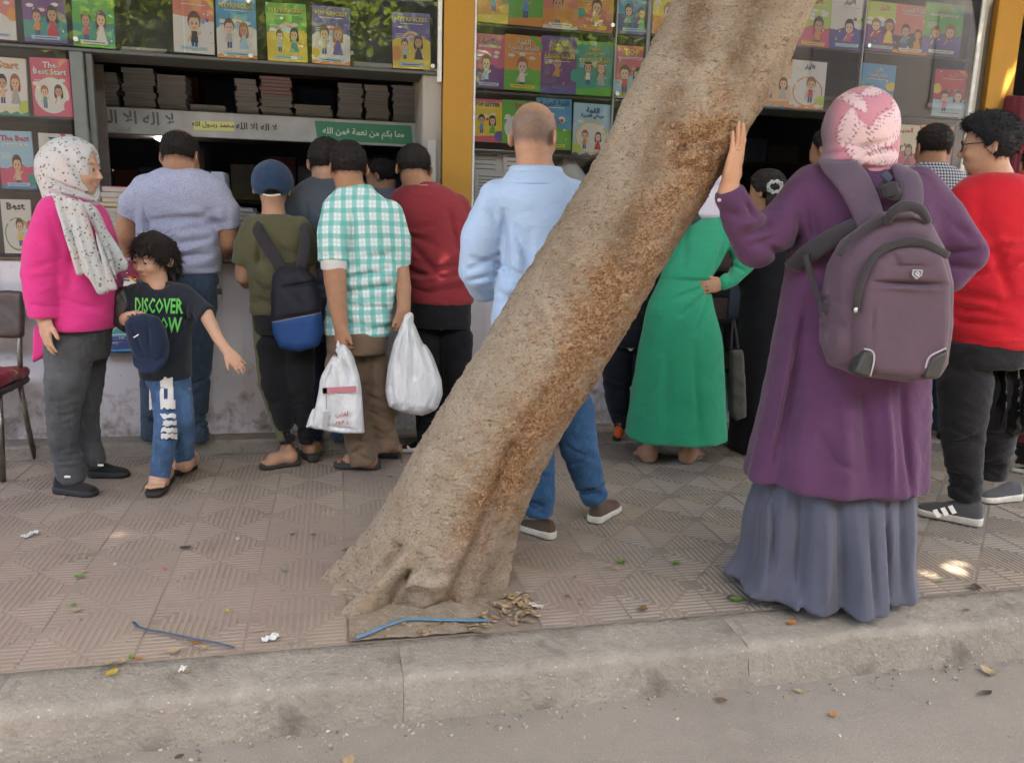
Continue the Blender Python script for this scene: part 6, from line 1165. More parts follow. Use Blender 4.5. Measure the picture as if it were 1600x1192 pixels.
# white torn patches on the thigh and shin
rk = random.Random(4)
for k, (x0, x1, y0, y1) in enumerate(((250, 270, 590, 606), (248, 256, 606, 626), (262, 271, 604, 626), (248, 274, 624, 638), (249, 275, 647, 654), (248, 276, 657, 665), (250, 277, 668, 675), (251, 277, 677, 685), (233, 238, 594, 640))):
    n = 10; ptsT = [(x0 + (x1 - x0) * i / n, y0 + rk.uniform(-1.5, 1.5)) for i in range(n + 1)]; ptsB = [(x0 + (x1 - x0) * i / n, y1 + rk.uniform(-1.8, 1.8)) for i in range(n + 1)]; mb = MB()
    def onleg(x, y):
        cx = np.interp(y, [600, 655, 700], [258, 261, 256]); cdy = np.interp(y, [600, 655], [-.02, -.07]); rr = np.interp(y, [600, 655, 700], [23, 19, 17]); u = min(abs(x - cx) / rr, .97); return tuple(pr.p(x, y, cdy - pr.r(rr) * math.sqrt(1 - u * u) - .0045) - pr.base)
    for i in range(n): mb.poly([onleg(*ptsB[i]), onleg(*ptsB[i + 1]), onleg(*ptsT[i + 1]), onleg(*ptsT[i])], 0)
    pr.put('torn_patch', mb, fabric((.62, .62, .6), .1))
pr.shoe((264, 749), (238, 778), M_SANDAL, M_SANDAL, .062, .043, .028, strap=((.46, .58), (.66, .78))); pr.shoe((306, 731), (270, 745), M_SANDAL, M_SANDAL, .062, .043, .028, strap=((.4, .52), (.62, .76)))
# cap in the child's hand
b0 = pr.p(230, 580, -.16); cap = empty('baseball_cap', b0, 'navy baseball cap held against the chest by the curly-haired child', 'cap'); F = Fld(.006); F.extr(pr.poly([(197, 504), (206, 492), (226, 489), (246, 494), (258, 512), (264, 540), (262, 560), (250, 566), (214, 560), (203, 535)], -.16), pr.Y - .165, .045, .035); F.build(); F.band(creases(pr, [((228, 490, -.21), (236, 562, -.21), .004, .003), ((205, 500, -.2), (225, 560, -.21), .004, .003)])); M_NC = fabric((.012, .022, .05), .1); link('crown', F.mesh('crown', b0), M_NC, cap)
F = Fld(.005); F.extr(pr.poly([(206, 548), (230, 556), (262, 548), (264, 564), (252, 578), (232, 582), (214, 570)], -.17), pr.Y - .19, .012, .012, slope=(0, .35)); F.build(); link('visor', F.mesh('visor', b0), M_NC, cap); mb = MB(); q = pr.p(212, 525, -.214) - b0; mb.poly([tuple(q + np.array(v)) for v in ((-.012, 0, -.006), (.014, 0, .010), (.012, 0, .004), (-.006, 0, -.008))]); mb.build('mark', M_WHITE, cap)

# ================================================================== man in the lavender T-shirt
M_LAV = fabric((.30, .325, .45), .05, 600, .3, col2=(.40, .425, .55)); M_DJ = denim((.035, .06, .095), .35)
pr = figure(3.98, (272, 700), 'heavy man in a lavender T-shirt with cropped hair at the counter', (283, 243, .232, R_(-6), -.22), SKIN_B, stub=(.05, .036, .03), bald=(-.02, .45, .13), hair=dict(inflate=.0075, lower=-.2, noise=.0025, bald=(-.1, .47, .33)), neck=(282, 275, .062), top=[(262, 256, 310, .07), (272, 238, 330, .10), (290, 222, 341, .125), (320, 220, 342, .14), (350, 219, 342, .15), (390, 219, 342, .155), (426, 220, 342, .155)], sleeves=[[(232, 298, 25, 0), (211, 322, 24, 0), (205, 340, 20, 0)], [(332, 302, 25, 0), (349, 330, 24, 0), (354, 354, 20, .02)]], topmat=M_LAV, topname='t_shirt', wr=.004,
    cre=[((225, 420, -.2), (300, 395, -.2), .012, .006), ((225, 405, -.2), (335, 400, -.2), .012, .007), ((240, 385, -.2), (338, 372, -.2), .012, .006), ((300, 360, -.2), (342, 340, -.2), .012, .008), ((290, 340, -.2), (340, 318, -.2), .012, .006), ((218, 325, -.15), (226, 380, -.18), .012, .009), ((343, 325, -.15), (338, 380, -.18), .012, .009)],
    arms=[[(205, 325, 18, 0), (199, 365, 17, .02), (206, 392, 13, .12)], [(355, 345, 17, .02), (357, 378, 15, .03), (340, 400, 12, .15)]], waist=[(415, 224, 338, .14), (450, 222, 338, .15), (480, 222, 334, .145)], legs=[[(250, 480, 30, 0), (244, 560, 25, 0), (241, 640, 20, .02), (240, 684, 19, .02)], [(307, 480, 30, 0), (306, 560, 25, 0), (305, 640, 20, .02), (307, 686, 19, .02)]], legmat=M_DJ, legname='jeans')
pr.shoe((226, 700), (250, 680), plain((.11, .085, .065), .7), plain((.36, .31, .25), .7), .08, .048, .028, z=.0); pr.shoe((322, 700), (296, 680), plain((.11, .085, .065), .7), plain((.36, .31, .25), .7), .08, .048, .028)
b0 = pr.p(342, 452, -.1); ky = empty('key_ring', b0, 'key ring with a black fob hanging at the lavender shirt man\'s pocket', 'keys'); mb = MB(); mb.tube([Vector((.008 * math.cos(a), 0, .008 * math.sin(a) + .012)) for a in np.linspace(0, 6.28, 14)], .0013, 5); mb.build('ring', M_METAL, ky); mb = MB(); mb.box(-.012, .014, -.006, .006, -.026, .004, 0, None, .004); mb.build('fob', M_DARK, ky); mb = MB(); mb.box(.008, .015, -.001, .001, -.05, -.02, 0, None, 0); mb.build('key', M_METAL, ky)

# ================================================================== boy in the blue cap with a drawstring pack
M_OLV = fabric((.10, .095, .05), .08); M_TRK = fabric((.014, .015, .018), .2, wr=.3); M_CAPB = fabric((.022, .05, .10), .15)
def olive_stripe(pr): pass
pr = figure(3.92, (452, 725), 'boy in an olive T-shirt, blue cap and striped black track trousers', (426, 294, .215, R_(4), -.05), (.47, .27, .175), stub=(.03, .022, .018), hair=dict(inflate=.006, lower=-.3, noise=.002), neck=(428, 340, .046), top=[(333, 410, 446, .055), (342, 392, 466, .075), (360, 384, 478, .095), (400, 386, 480, .105), (450, 391, 482, .105), (492, 392, 486, .108)], sleeves=[[(397, 356, 19, 0), (386, 385, 20, 0), (381, 412, 18, .0)], [(468, 356, 18, 0), (478, 385, 18, .02), (482, 408, 16, .05)]], topmat=M_OLV, topname='t_shirt', cre=[((395, 440, -.12), (425, 470, -.13), .01, .007), ((394, 465, -.12), (424, 480, -.13), .01, .007), ((405, 380, -.1), (400, 420, -.1), .012, .008), ((420, 355, -.12), (440, 400, -.13), .012, .004)],
    arms=[[(382, 405, 13.5, 0), (380, 432, 12.5, .02), (386, 440, 11.5, .1), (400, 430, 9, .25)], [(480, 400, 13, .05), (484, 435, 12, .08), (470, 440, 10, .2)]], waist=[(485, 395, 484, .105), (520, 398, 488, .11)], legs=[[(425, 540, 27, 0), (428, 600, 23, 0), (440, 650, 18, .0), (450, 690, 13.5, .0)], [(466, 540, 26, 0), (470, 600, 22, .02), (474, 650, 16, .06), (478, 690, 12, .08)]], legmat=M_TRK, legname='track_trousers', feet=[((462, 726), (408, 733), pr.p(450, 700)), ((484, 716), (496, 708), pr.p(478, 694, .1))], lwr=.005)
pr.shoe((469, 725), (405, 733), plain((.065, .06, .05), .6), plain((.05, .048, .042), .65), .07, .046, .032, strap=((.5, .82),)); pr.shoe((492, 722), (470, 705), plain((.065, .06, .05), .6), plain((.05, .048, .042), .65), .07, .046, .032, strap=((.5, .82),))
def side_stripe(P0_, off):
    pts = [(398, 500, -.06), (404, 560, -.055), (413, 610, -.06), (430, 660, -.07), (443, 692, -.06)]; return pts
ribbon(pr, 'stripe', [(399, 498, -.05), (404, 548, -.058), (411, 602, -.053), (427, 652, -.045), (441, 690, -.036)], [5.5, 6, 6, 6, 5.5], .004, fabric((.12, .12, .07), .08), up=(0, 1, 0))
Cq = Fld(.006); cM = rotm(R_(4), -.12); Cq.ell(pr.p(426, 285), (pr.r(31), .112, pr.r(33)), cM, .01); Cq.build(); cc_ = pr.p(426, 302); Cq.cut(lambda P: cc_[2] - P[:, 2] + .12 * (P[:, 1] - cc_[1]), .006); Cq.band(lambda P: -.003 * np.exp(-((P[:, 0] - pr.p(426, 285)[0]) / .004) ** 2)); Cq.cut(lambda P: .036 - np.linalg.norm((P - pr.p(424, 305, -.11)) * np.array([.8, .5, 1.3]), axis=1), .003); cp = pr.add('cap', Cq, M_CAPB)
vz = Fld(.006); vz.ell(pr.p(426, 299, .13), (.075, .075, .012), rotm(0, -.15), .01); vz.build(); pr.add('visor', vz, M_CAPB, cp); ribbon(pr, 'cap_strap', [(411, 304, -.092), (424, 306, -.104), (438, 304, -.092)], 1.2, .0015, M_WHITE, cp)
B0 = pr.p(463, 548, -.16); bk = empty('drawstring_backpack', B0, 'black and royal blue soft backpack on the capped boy', 'backpack')
F = Fld(.006); F.extr(pr.poly([(428, 428), (440, 416), (470, 416), (492, 432), (503, 470), (505, 520), (498, 540), (470, 549), (440, 545), (428, 520), (424, 470)], -.17), pr.Y - .175, .065, .05); F.build(); F.band(wrinkle(.004, 18, 18, 20, .7)); F.band(creases(pr, [((440, 450, -.24), (500, 440, -.24), .007, .006), ((430, 500, -.24), (502, 490, -.24), .012, .006)])); me = F.mesh('pack', B0)
zc = pr.p(463, 497, -.2)[2]; t = NT('two_tone_pack'); z_ = t.sep(t.coord())[2]; x_ = t.sep(t.coord())[0]; e = t.math('SUBTRACT', z_, t.math('MULTIPLY', x_, .22)); k_ = float(zc - B0[2]); c_ = t.mix(t.ramp(t.math('ADD', t.math('MULTIPLY', t.math('SUBTRACT', e, k_), 40.), .5, True), [(.4, 0.), (.6, 1.)]), (.012, .06, .2), (.013, .014, .022)); c_ = t.mix(t.ramp(t.math('ABSOLUTE', t.math('SUBTRACT', e, k_)), [(.002, .8), (.004, 0.)]), c_, (.25, .26, .28)); link('pack', me, t.out(c_, .7, t.bump(t.noise(20, detail=3), .3, .01), .3), bk)
ribbon(pr, 'strap', [(396, 348, -.02), (402, 358, -.1), (420, 388, -.12), (438, 416, -.15), (444, 426, -.17)], [8, 9.5, 10, 9, 7], .006, M_BPD, bk, B0); ribbon(pr, 'strap', [(472, 350, -.04), (477, 372, -.09), (474, 400, -.12), (468, 424, -.16)], [7, 8.5, 8.5, 7], .006, M_BPD, bk, B0)

# ================================================================== man in the slate shirt between the boy and the plaid shirt
M_SLS = fabric((.085, .105, .13), .1)
pr = figure(4.12, (500, 700), 'dark-haired man in a slate blue shirt behind the plaid shirt man', (510, 256, .23, R_(14), -.2), (.5, .3, .2), stub=(.02, .016, .014), hair=dict(inflate=.012, lower=-.22, noise=.004), neck=(508, 292, .056), top=[(276, 488, 530, .065), (288, 470, 548, .09), (308, 456, 566, .115), (350, 448, 570, .13), (420, 455, 568, .135), (500, 458, 566, .135)], sleeves=[[(466, 315, 20, 0), (456, 360, 20, .05), (460, 400, 18, .15)], [(556, 315, 20, 0), (566, 360, 20, .05)]], topmat=M_SLS, cre=[((478, 320, -.12), (480, 420, -.14), .012, .006), ((466, 340, -.1), (470, 380, -.12), .01, .007)], waist=[(490, 460, 560, .13), (530, 460, 560, .13)], legs=[[(485, 540, 27, 0), (486, 620, 22, .02), (486, 684, 19, .02)], [(535, 540, 27, 0), (536, 620, 22, .02), (536, 684, 19, .02)]], legmat=denim((.02, .035, .07), .3), legname='jeans', arms=[[(466, 315, 14, 0), (460, 400, 12, .15), (470, 395, 10, .3)]])
pr.shoe((486, 700), (484, 680), M_BLACKSHOE, M_SOLEBLK); pr.shoe((536, 698), (538, 680), M_BLACKSHOE, M_SOLEBLK)
# ================================================================== man in the teal plaid shirt
t = NT('teal_plaid'); cx_ = t.sep(t.mix(.012, t.attr('Cloth', 'Vector'), t.noise(7, detail=2, color=True)))
def bands(v, per, w0, soft=.06):
    f = t.math('FRACT', t.math('DIVIDE', v, per)); return t.ramp(t.math('ABSOLUTE', t.math('SUBTRACT', f, .5)), [(w0 - soft * .5, 1.), (w0 + soft * .5, 0.)])
bx_, bz_ = bands(cx_[0], .052, .22), bands(cx_[1], .058, .2); th1 = t.math('MAXIMUM', bands(t.math('ADD', cx_[0], .026), .052, .05, .04), bands(t.math('ADD', cx_[1], .029), .058, .045, .04))
c_ = t.mix(t.math('MULTIPLY', bx_, .72), (.74, .78, .77), (.05, .46, .40)); c_ = t.mix(t.math('MULTIPLY', bz_, .62), c_, (.04, .42, .36)); c_ = t.mix(t.math('MULTIPLY', th1, .4), c_, (.18, .55, .5)); M_PLD = t.out(c_, .9, t.bump(t.noise(28, detail=3, dist=.8), .4, .012), .2)
def plaidc(pr):
    def f(V):
        q = V - pr.p(560, 400); a = .06; u = q[:, 0] * math.cos(a) + q[:, 2] * math.sin(a); v = -q[:, 0] * math.sin(a) + q[:, 2] * math.cos(a); yy = q[:, 1]; u = u + np.sign(u) * .4 * np.clip(yy + .06, 0, .2); m = (V[:, 0] < pr.p(546, 400)[0]) & (V[:, 2] < pr.p(540, 335)[2]) & (V[:, 2] > pr.p(540, 425)[2]) & (V[:, 1] < pr.Y - .02)
        return np.stack([u + 1, v + .12 * yy + 1, 0 * u], 1)
    return f
M_TAN = fabric((.17, .115, .075), .08, wr=.4)
def set_cloth(pr): 
    me = pr.shirt.data; V = verts_np(me) + pr.base; set_col(me, plaidc(pr)(V), 'Cloth')
pr = figure(3.86, (575, 728), 'man in a teal plaid shirt and brown trousers holding two white bags', (543, 262, .228, R_(26), -.14), SKIN_B, stub=(.022, .017, .015), hair=dict(inflate=.009, lower=-.24, noise=.0035), neck=(550, 302, .058), top=[(293, 528, 578, .06), (304, 520, 594, .09), (322, 514, 610, .115), (350, 522, 616, .125), (400, 524, 620, .13), (450, 516, 622, .13), (490, 509, 614, .13), (524, 505, 611, .13)], sleeves=[[(526, 328, 22, -.04), (521, 365, 24, -.10), (521, 408, 23, -.13)], [(608, 335, 22, 0), (620, 375, 22, .02), (625, 414, 17, .03)]], topmat=M_PLD, cre=[((520, 440, -.18), (600, 425, -.18), .012, .010), ((530, 460, -.18), (622, 448, -.18), .014, .009), ((512, 478, -.18), (612, 486, -.18), .012, .008), ((560, 405, -.18), (625, 395, -.17), .012, .007), ((548, 335, -.16), (545, 415, -.17), .010, .012), ((580, 350, -.18), (600, 395, -.18), .014, .006), ((530, 505, -.17), (600, 515, -.17), .012, .005), ((500, 400, -.15), (542, 398, -.15), .008, .005)],
    arms=[[(521, 400, 18, -.13), (524, 440, 16.5, -.14), (528, 480, 14, -.15), (532, 508, 11, -.155)], [(624, 408, 14, .03), (630, 450, 12.5, -.01), (631, 482, 10.5, -.04)]], hands=[dict(w=(532, 506, -.155), d=(.03, -.1, -1), n=(.6, .75, 0), t=(.75, -.55, 0), curl=1.05, thumb=.35), dict(w=(631, 480, -.04), d=(.03, -.1, -1), n=(-.6, .7, 0), t=(-.7, -.6, 0), curl=1.1, thumb=.3)],
    waist=[(515, 509, 608, .135), (550, 512, 604, .14)], legs=[[(536, 570, 28, -.03), (552, 630, 26, -.03), (562, 690, 23, -.02), (569, 722, 22, -.02)], [(580, 565, 27, .04), (589, 620, 25, .04), (598, 670, 22, .05), (605, 700, 21, .05)]], legmat=M_TAN, lwr=.005, feet=[((588, 734), (524, 727), pr.p(575, 715, -.03)), ((622, 714), (592, 712), pr.p(606, 700, .05))], legpost=lambda pr, L: L.band(creases(pr, [((548, 560, -.13), (560, 715, -.12), .012, .008), ((575, 560, -.1), (572, 640, -.1), .012, .012), ((535, 600, -.14), (590, 615, -.13), .014, .007), ((580, 640, -.1), (610, 655, -.05), .012, .007), ((548, 690, -.12), (592, 700, -.12), .01, .006)])))
set_cloth(pr); pr.shoe((594, 732), (522, 729), plain((.06, .055, .05), .6), plain((.05, .05, .05), .7), .066, .047, .034, strap=((.1, .2), (.48, .6), (.72, .84))); pr.shoe((626, 716), (592, 714), plain((.06, .055, .05), .6), plain((.05, .05, .05), .7), .066, .047, .034, strap=((.48, .6), (.72, .84)))
for x0, x1, y0, y1, dy in ((500, 543, 406, 421, -.13), (613, 638, 412, 422, .03)):
    F = Fld(.006); F.chain(pr.ch([((x0 + x1) / 2, y0, (x1 - x0) / 2 - 2, dy), ((x0 + x1) / 2, y1, (x1 - x0) / 2 - 2.5, dy)]), .01); F.build(); zz1, zz0 = pr.p(x0, y0 - 2, dy)[2], pr.p(x0, y1, dy)[2]; F.cut(lambda P: np.maximum(P[:, 2] - zz1, zz0 - P[:, 2])); pr.add('sleeve_lining', F, fabric((.62, .6, .57), .05))
F = Fld(.0055); F.loft(pr.st([(310, 517, 596, .1, -.008), (300, 523, 588, .084, .0), (288, 529, 579, .068, .005)]), .01, 2.1, rnd=.008); F.build(); cz = pr.p(550, 300); F.band(lambda P: .004 * np.exp(-((P[:, 2] - cz[2] + .5 * (P[:, 1] - cz[1])) / .006) ** 2)); o = pr.add('collar', F, M_PLD); set_col(o.data, plaidc(pr)(verts_np(o.data) + pr.base), 'Cloth')
# white shopping bags
b0 = pr.p(528, 676, -.16); sb = empty('shopping_bag', b0, 'flat white plastic bag with red print in the plaid shirt man\'s left hand', 'bag')
F = Fld(.006); F.extr(pr.poly([(535, 536), (541, 538), (553, 560), (562, 590), (567, 640), (569, 676), (540, 677), (478, 667), (490, 630), (503, 585), (520, 555), (528, 540)], -.17), pr.Y - .17, .045, .03); F.build(); F.band(creases(pr, [((533, 540, -.16), (512, 600, -.16), .008, .007), ((536, 540, -.16), (552, 600, -.16), .008, .007), ((525, 560, -.16), (530, 620, -.16), .01, -.005), ((500, 600, -.15), (490, 665, -.15), .01, .006), ((505, 660, -.15), (565, 668, -.15), .01, .005), ((520, 545, -.15), (548, 575, -.15), .009, .006)])); F.band(wrinkle(.003, 22, 22, 14, .8)); link('bag_film', F.mesh('bag_film', b0), polybag(), sb)
mb = MB()
def onbag(x, y, lift=0.): return tuple(pr.p(x, y, -.228 - lift) - b0)
mb.poly([onbag(x, y) for x, y in ((504, 606), (557, 603), (557, 612), (505, 615))], 0, (.55, .2, .24)); mb.poly([onbag(x, y) for x, y in ((504, 606), (511, 606), (511, 615), (504, 615))][::1], 0, (.28, .28, .28)); mb.poly([onbag(x, y) for x, y in ((505, 644), (515, 642), (511, 670), (503, 668))], 0, (.42, .44, .46)); mb.poly([onbag(x, y) for x, y in ((509, 617), (511, 617), (511, 640), (509, 640))], 0, (.35, .35, .37)); mb.build('bag_print', printmat(), sb)
mb = MB(); P2, wd, ht = text_polys('لغتي'); kx = 20 / wd; [mb.poly([onbag(534 + x * kx, 648 - y * kx * .9) for x, y in p_], 0, (.55, .16, .16)) for p_ in P2]; P2, wd, ht = text_polys('زهور'); kx = 22 / wd; [mb.poly([onbag(533 + x * kx, 660 - y * kx * .8) for x, y in p_], 0, (.55, .16, .16)) for p_ in P2]; mb.build('bag_lettering', printmat(), sb)
ribbon(pr, 'bag_handle', [(528, 542, -.17), (533, 528, -.17), (540, 540, -.17)], 3, .003, polybag(), sb, b0)
b0 = pr.p(650, 648, -.05); sb2 = empty('shopping_bag', b0, 'bulging plain white plastic bag in the plaid shirt man\'s right hand', 'bag')
F = Fld(.006); F.extr(pr.poly([(633, 491), (644, 490), (648, 505), (658, 525), (676, 558), (690, 595), (692, 618), (684, 638), (660, 649), (632, 644), (608, 634), (602, 610), (606, 570), (618, 530), (628, 505)], -.05), pr.Y - .05, .10, .085); F.ell(pr.p(638, 494, -.05), (.02, .015, .018), None, .01); F.build(); F.band(wrinkle(.0045, 16, 16, 10, 1.5)); F.band(creases(pr, [((637, 500, -.08), (622, 580, -.14), .009, .008), ((641, 500, -.08), (648, 590, -.14), .009, .008), ((645, 505, -.08), (672, 580, -.13), .009, .007), ((610, 600, -.13), (620, 640, -.12), .01, .006), ((640, 520, -.1), (632, 630, -.15), .01, -.005)])); link('bag_film', F.mesh('bag_film', b0), polybag(), sb2)

# ================================================================== man in the maroon polo
M_MAR = fabric((.27, .032, .04), .06, 500, .3)
pr = figure(4.16, (690, 700), 'man in a maroon polo shirt and black trousers beside the ochre pillar', (646, 264, .228, R_(16), -.26), SKIN_B, stub=(.03, .024, .021), bald=(-.02, .45, .10), hair=dict(inflate=.008, lower=-.22, noise=.0025, bald=(.0, .5, .2)), neck=(655, 300, .06), top=[(287, 634, 690, .07), (297, 622, 706, .10), (315, 610, 722, .125), (350, 606, 733, .14), (400, 620, 737, .145), (440, 632, 739, .145), (474, 638, 740, .148)], sleeves=[[(622, 325, 22, .03), (616, 360, 22, .1)], [(712, 325, 22, .02), (726, 360, 22, .06), (730, 395, 20, .12)]], topmat=M_MAR, topname='polo_shirt', cre=[((640, 380, -.16), (690, 440, -.17), .014, .006), ((645, 425, -.17), (735, 415, -.15), .014, .005), ((700, 330, -.15), (715, 400, -.15), .014, .006), ((640, 460, -.17), (735, 450, -.16), .012, .005)], waist=[(466, 641, 736, .14), (510, 642, 736, .145)], legs=[[(665, 530, 26, 0), (668, 610, 22, .02), (668, 690, 17, .02)], [(714, 530, 26, 0), (712, 610, 22, .02), (708, 690, 18, .02)]], legmat=fabric((.012, .012, .014), .2), arms=[[(616, 350, 14, .1), (620, 400, 13, .2), (650, 420, 11, .35)]])
F = Fld(.0055); F.loft(pr.st([(299, 624, 700, .085), (291, 630, 692, .078), (284, 638, 682, .068)]), .01, 2.1, rnd=.006); F.build(); col_ = pr.add('collar', F, M_MAR); cc0 = pr.p(661, 291); mb = MB(); mb.tube([Vector(np.array([cc0[0] + pr.r(31.5) * math.cos(a), pr.Y + .0785 * math.sin(a), cc0[2] + .001]) - pr.base) for a in np.linspace(math.pi * .9, math.pi * 2.1, 30)], .0022, 6); pr.put('collar_stripe', mb, M_WHITE, col_)
sh = pr.shoe((668, 705), (620, 706), M_BLACKSHOE, M_SOLEWHT, .085, .047, .026); pr.shoe((716, 702), (700, 690), M_BLACKSHOE, M_SOLEWHT, .085, .047, .026); a_ = ground(640, 706); mb = MB(); sw = [(-.042, .012), (-.02, -.006), (.0, -.006), (.05, .026), (.004, .008), (-.016, .006), (-.036, .026)]; mb.poly([Vector(pr.p(646 + x * 250, 702 - z * 250, -.075) - pr.base) for x, z in sw]); pr.put('shoe_mark', mb, M_WHITE, sh, False)

# ================================================================== bald man in the pale blue shirt
M_PB = fabric((.36, .50, .68), .05, wr=.35); M_BJ = denim((.022, .085, .19), .35)
pr = figure(3.08, (880, 825), 'bald man in a pale blue long-sleeved shirt and blue jeans behind the trunk', (836, 213, .232, R_(-24), -.06), (.47, .27, .18), stub=(.16, .12, .1), bald=(.08, .42, .36), neck=(838, 275, .066), top=[(266, 806, 876, .075), (282, 786, 892, .105), (305, 776, 900, .13), (340, 783, 906, .14), (400, 782, 905, .145), (460, 773, 905, .15), (520, 766, 912, .155), (600, 770, 915, .155)], sleeves=[[(778, 312, 30, 0), (752, 370, 31, 0), (746, 422, 29, .02), (756, 446, 26, .1), (775, 448, 22, .22)], [(895, 312, 30, 0), (920, 370, 31, .02), (925, 420, 28, .05), (905, 440, 24, .15)]], topmat=M_PB, topname='long_sleeved_shirt', hb=.0085, h=.0078, cre=[((788, 330, -.17), (790, 440, -.17), .010, .012), ((800, 340, -.18), (830, 420, -.19), .014, .006), ((735, 405, -.12), (790, 420, -.12), .010, .008), ((728, 425, -.1), (780, 400, -.15), .010, .007), ((730, 440, -.08), (775, 432, -.1), .008, .006), ((790, 430, -.18), (850, 470, -.18), .014, .006), ((780, 480, -.18), (850, 440, -.18), .014, .006), ((765, 318, -.13), (775, 345, -.16), .01, .006), ((845, 322, -.19), (775, 350, -.17), .004, .004), ((845, 322, -.19), (900, 316, -.17), .004, .004), ((830, 360, -.19), (815, 480, -.19), .016, .005)], waist=[(560, 782, 912, .14), (620, 790, 915, .15)], legs=[[(825, 640, 38, -.03), (836, 720, 31, -.03), (842, 770, 26, -.05), (842, 802, 23, -.05)], [(893, 640, 37, .03), (905, 700, 31, .04), (920, 750, 26, .07), (930, 777, 22, .1)]], legmat=M_BJ, legname='jeans', lwr=.006)
F = Fld(.0055); F.loft(pr.st([(290, 780, 890, .118, -.008), (277, 790, 884, .104), (260, 799, 876, .088, .006)]), .01, 2.1, rnd=.008); F.build(); z0_ = pr.p(838, 268)[2]; F.band(lambda P: .004 * np.exp(-((P[:, 2] - z0_) / .004) ** 2)); pr.add('collar', F, M_PB)
M_BRS = plain((.10, .062, .045), .65); pr.shoe((866, 843), (812, 824), M_BRS, M_SOLEWHT, .1, .05, .03); pr.shoe((926, 818), (962, 794), M_BRS, M_SOLEWHT, .1, .05, .03)

# ================================================================== figure in black track trousers with orange cuffs, behind the trunk
pr = figure(4.38, (960, 680), 'person in navy track trousers with orange ankle bands, mostly hidden by the trunk', (985, 275, .22, R_(-10), -.2), SKIN_B, stub=HAIRC, hair=dict(inflate=.012, lower=-.25), neck=(985, 308, .05), top=[(300, 965, 1005, .06), (312, 948, 1022, .09), (340, 942, 1030, .11), (400, 944, 1028, .12), (480, 942, 1030, .12), (510, 940, 1030, .12)], sleeves=[[(952, 335, 18, 0), (945, 390, 17, .05)], [(1020, 335, 18, 0), (1026, 390, 17, .05)]], topmat=fabric((.012, .013, .02), .2), waist=[(500, 942, 1026, .11), (540, 940, 1026, .11)], legs=[[(962, 560, 24, 0), (964, 620, 20, .02), (972, 668, 13, .02)], [(1008, 560, 24, 0), (1008, 620, 20, .02), (1008, 668, 13, .02)]], legmat=fabric((.010, .012, .022), .2), legname='track_trousers', h=.01, hb=.009)
pr.shoe((968, 690), (946, 682), M_BLACKSHOE, M_SOLEBLK, .08); F = Fld(.007); F.chain(pr.ch([(967, 672, 8, .0), (967, 677, 8, .0)]), .01); F.build(); pr.add('ankle_band', F, fabric((.75, .12, .03), .05))

# ================================================================== woman in the green dress bending forward, hand on her hip
M_GRN = fabric((.006, .30, .165), .06, wr=.3)
pr = Pr(4.14, (1050, 715), 'woman in a long emerald green dress bending forward with a hand on her hip'); F = Fld(.007); hc = pr.p(1102, 300, .42); hM = rotm(R_(10), -.5); head_prims(F, hc, .22, hM, True, False); F.cone(hc, pr.p(1100, 342, .26), .05, .055, .03); F.loft(pr.st([(365, 1078, 1122, .06, .2), (400, 1060, 1115, .08, .11), (470, 1040, 1105, .1, 0), (540, 1030, 1105, .1, 0)]), .04)
F.chain(pr.ch([(1135, 360, 9, .19), (1162, 411, 6, .08), (1130, 443, 7.5, -.02)]), .01); hand_prims(F, pr.p(1128, 444, -.02), (-.9, -.45, -.15), (-.2, .9, -.2), (-.2, -.3, .9), .35, .92, .5); F.chain(pr.ch([(1025, 560, 20, 0), (1018, 690, 11, 0), (1013, 712, 10, .0)]), .03); F.chain(pr.ch([(1080, 560, 20, 0), (1076, 690, 11, 0), (1074, 714, 10, .0)]), .03); F.chain(pr.ch([(1062, 360, 13, .22), (1020, 430, 11, .25), (1000, 470, 9, .25)]), .02)
pr.foot(F, (1018, 722), (996, 711), pr.p(1014, 702), .012); pr.foot(F, (1068, 724), (1092, 711), pr.p(1074, 704), .012); F.build(); pr.add('body', F, skin(), col=skincol((.42, .235, .15)))
T = Fld(.0092); T.loft(pr.st([(336, 1085, 1128, .06, .27), (348, 1066, 1142, .10, .24), (372, 1054, 1143, .13, .18), (405, 1042, 1128, .13, .1), (440, 1030, 1110, .125, .04), (475, 1014, 1114, .14, .0), (520, 1003, 1126, .16), (600, 988, 1133, .18), (655, 979, 1136, .195), (683, 975, 1138, .205)]), .03, 2.1, lambda th, Z: 1 + np.clip((.85 - Z) / .8, 0, 1) * (.022 * np.sin(5 * th + 1) + .012 * np.sin(11 * th)), rnd=.008); T.chain(pr.ch([(1134, 358, 18, .19), (1153, 385, 18, .14), (1164, 412, 16, .08), (1144, 434, 13, .02), (1130, 443, 11, -.02)]), .012); T.chain(pr.ch([(1062, 362, 17, .22), (1020, 430, 16, .25), (1000, 474, 14, .22)]), .025); T.build(); T.band(wrinkle(.003, 12, 12, 16, .8))
T.band(creases(pr, [((1112, 446, -.1), (1050, 470, -.16), .010, .010), ((1114, 450, -.1), (1062, 495, -.16), .010, .010), ((1110, 442, -.1), (1060, 440, -.14), .010, .009), ((1112, 455, -.1), (1085, 520, -.16), .012, .007), ((1135, 370, .05), (1120, 420, -.05), .012, .010), ((1150, 395, .05), (1135, 440, -.03), .008, .008), ((1140, 410, .0), (1165, 425, .0), .008, .008), ((1075, 355, .1), (1068, 420, -.05), .012, .005), ((1045, 560, -.17), (1040, 690, -.2), .018, .007), ((1085, 540, -.17), (1095, 690, -.2), .018, .007), ((1035, 437, -.1), (1110, 440, -.1), .007, .006)])); pr.add('dress', T, M_GRN)
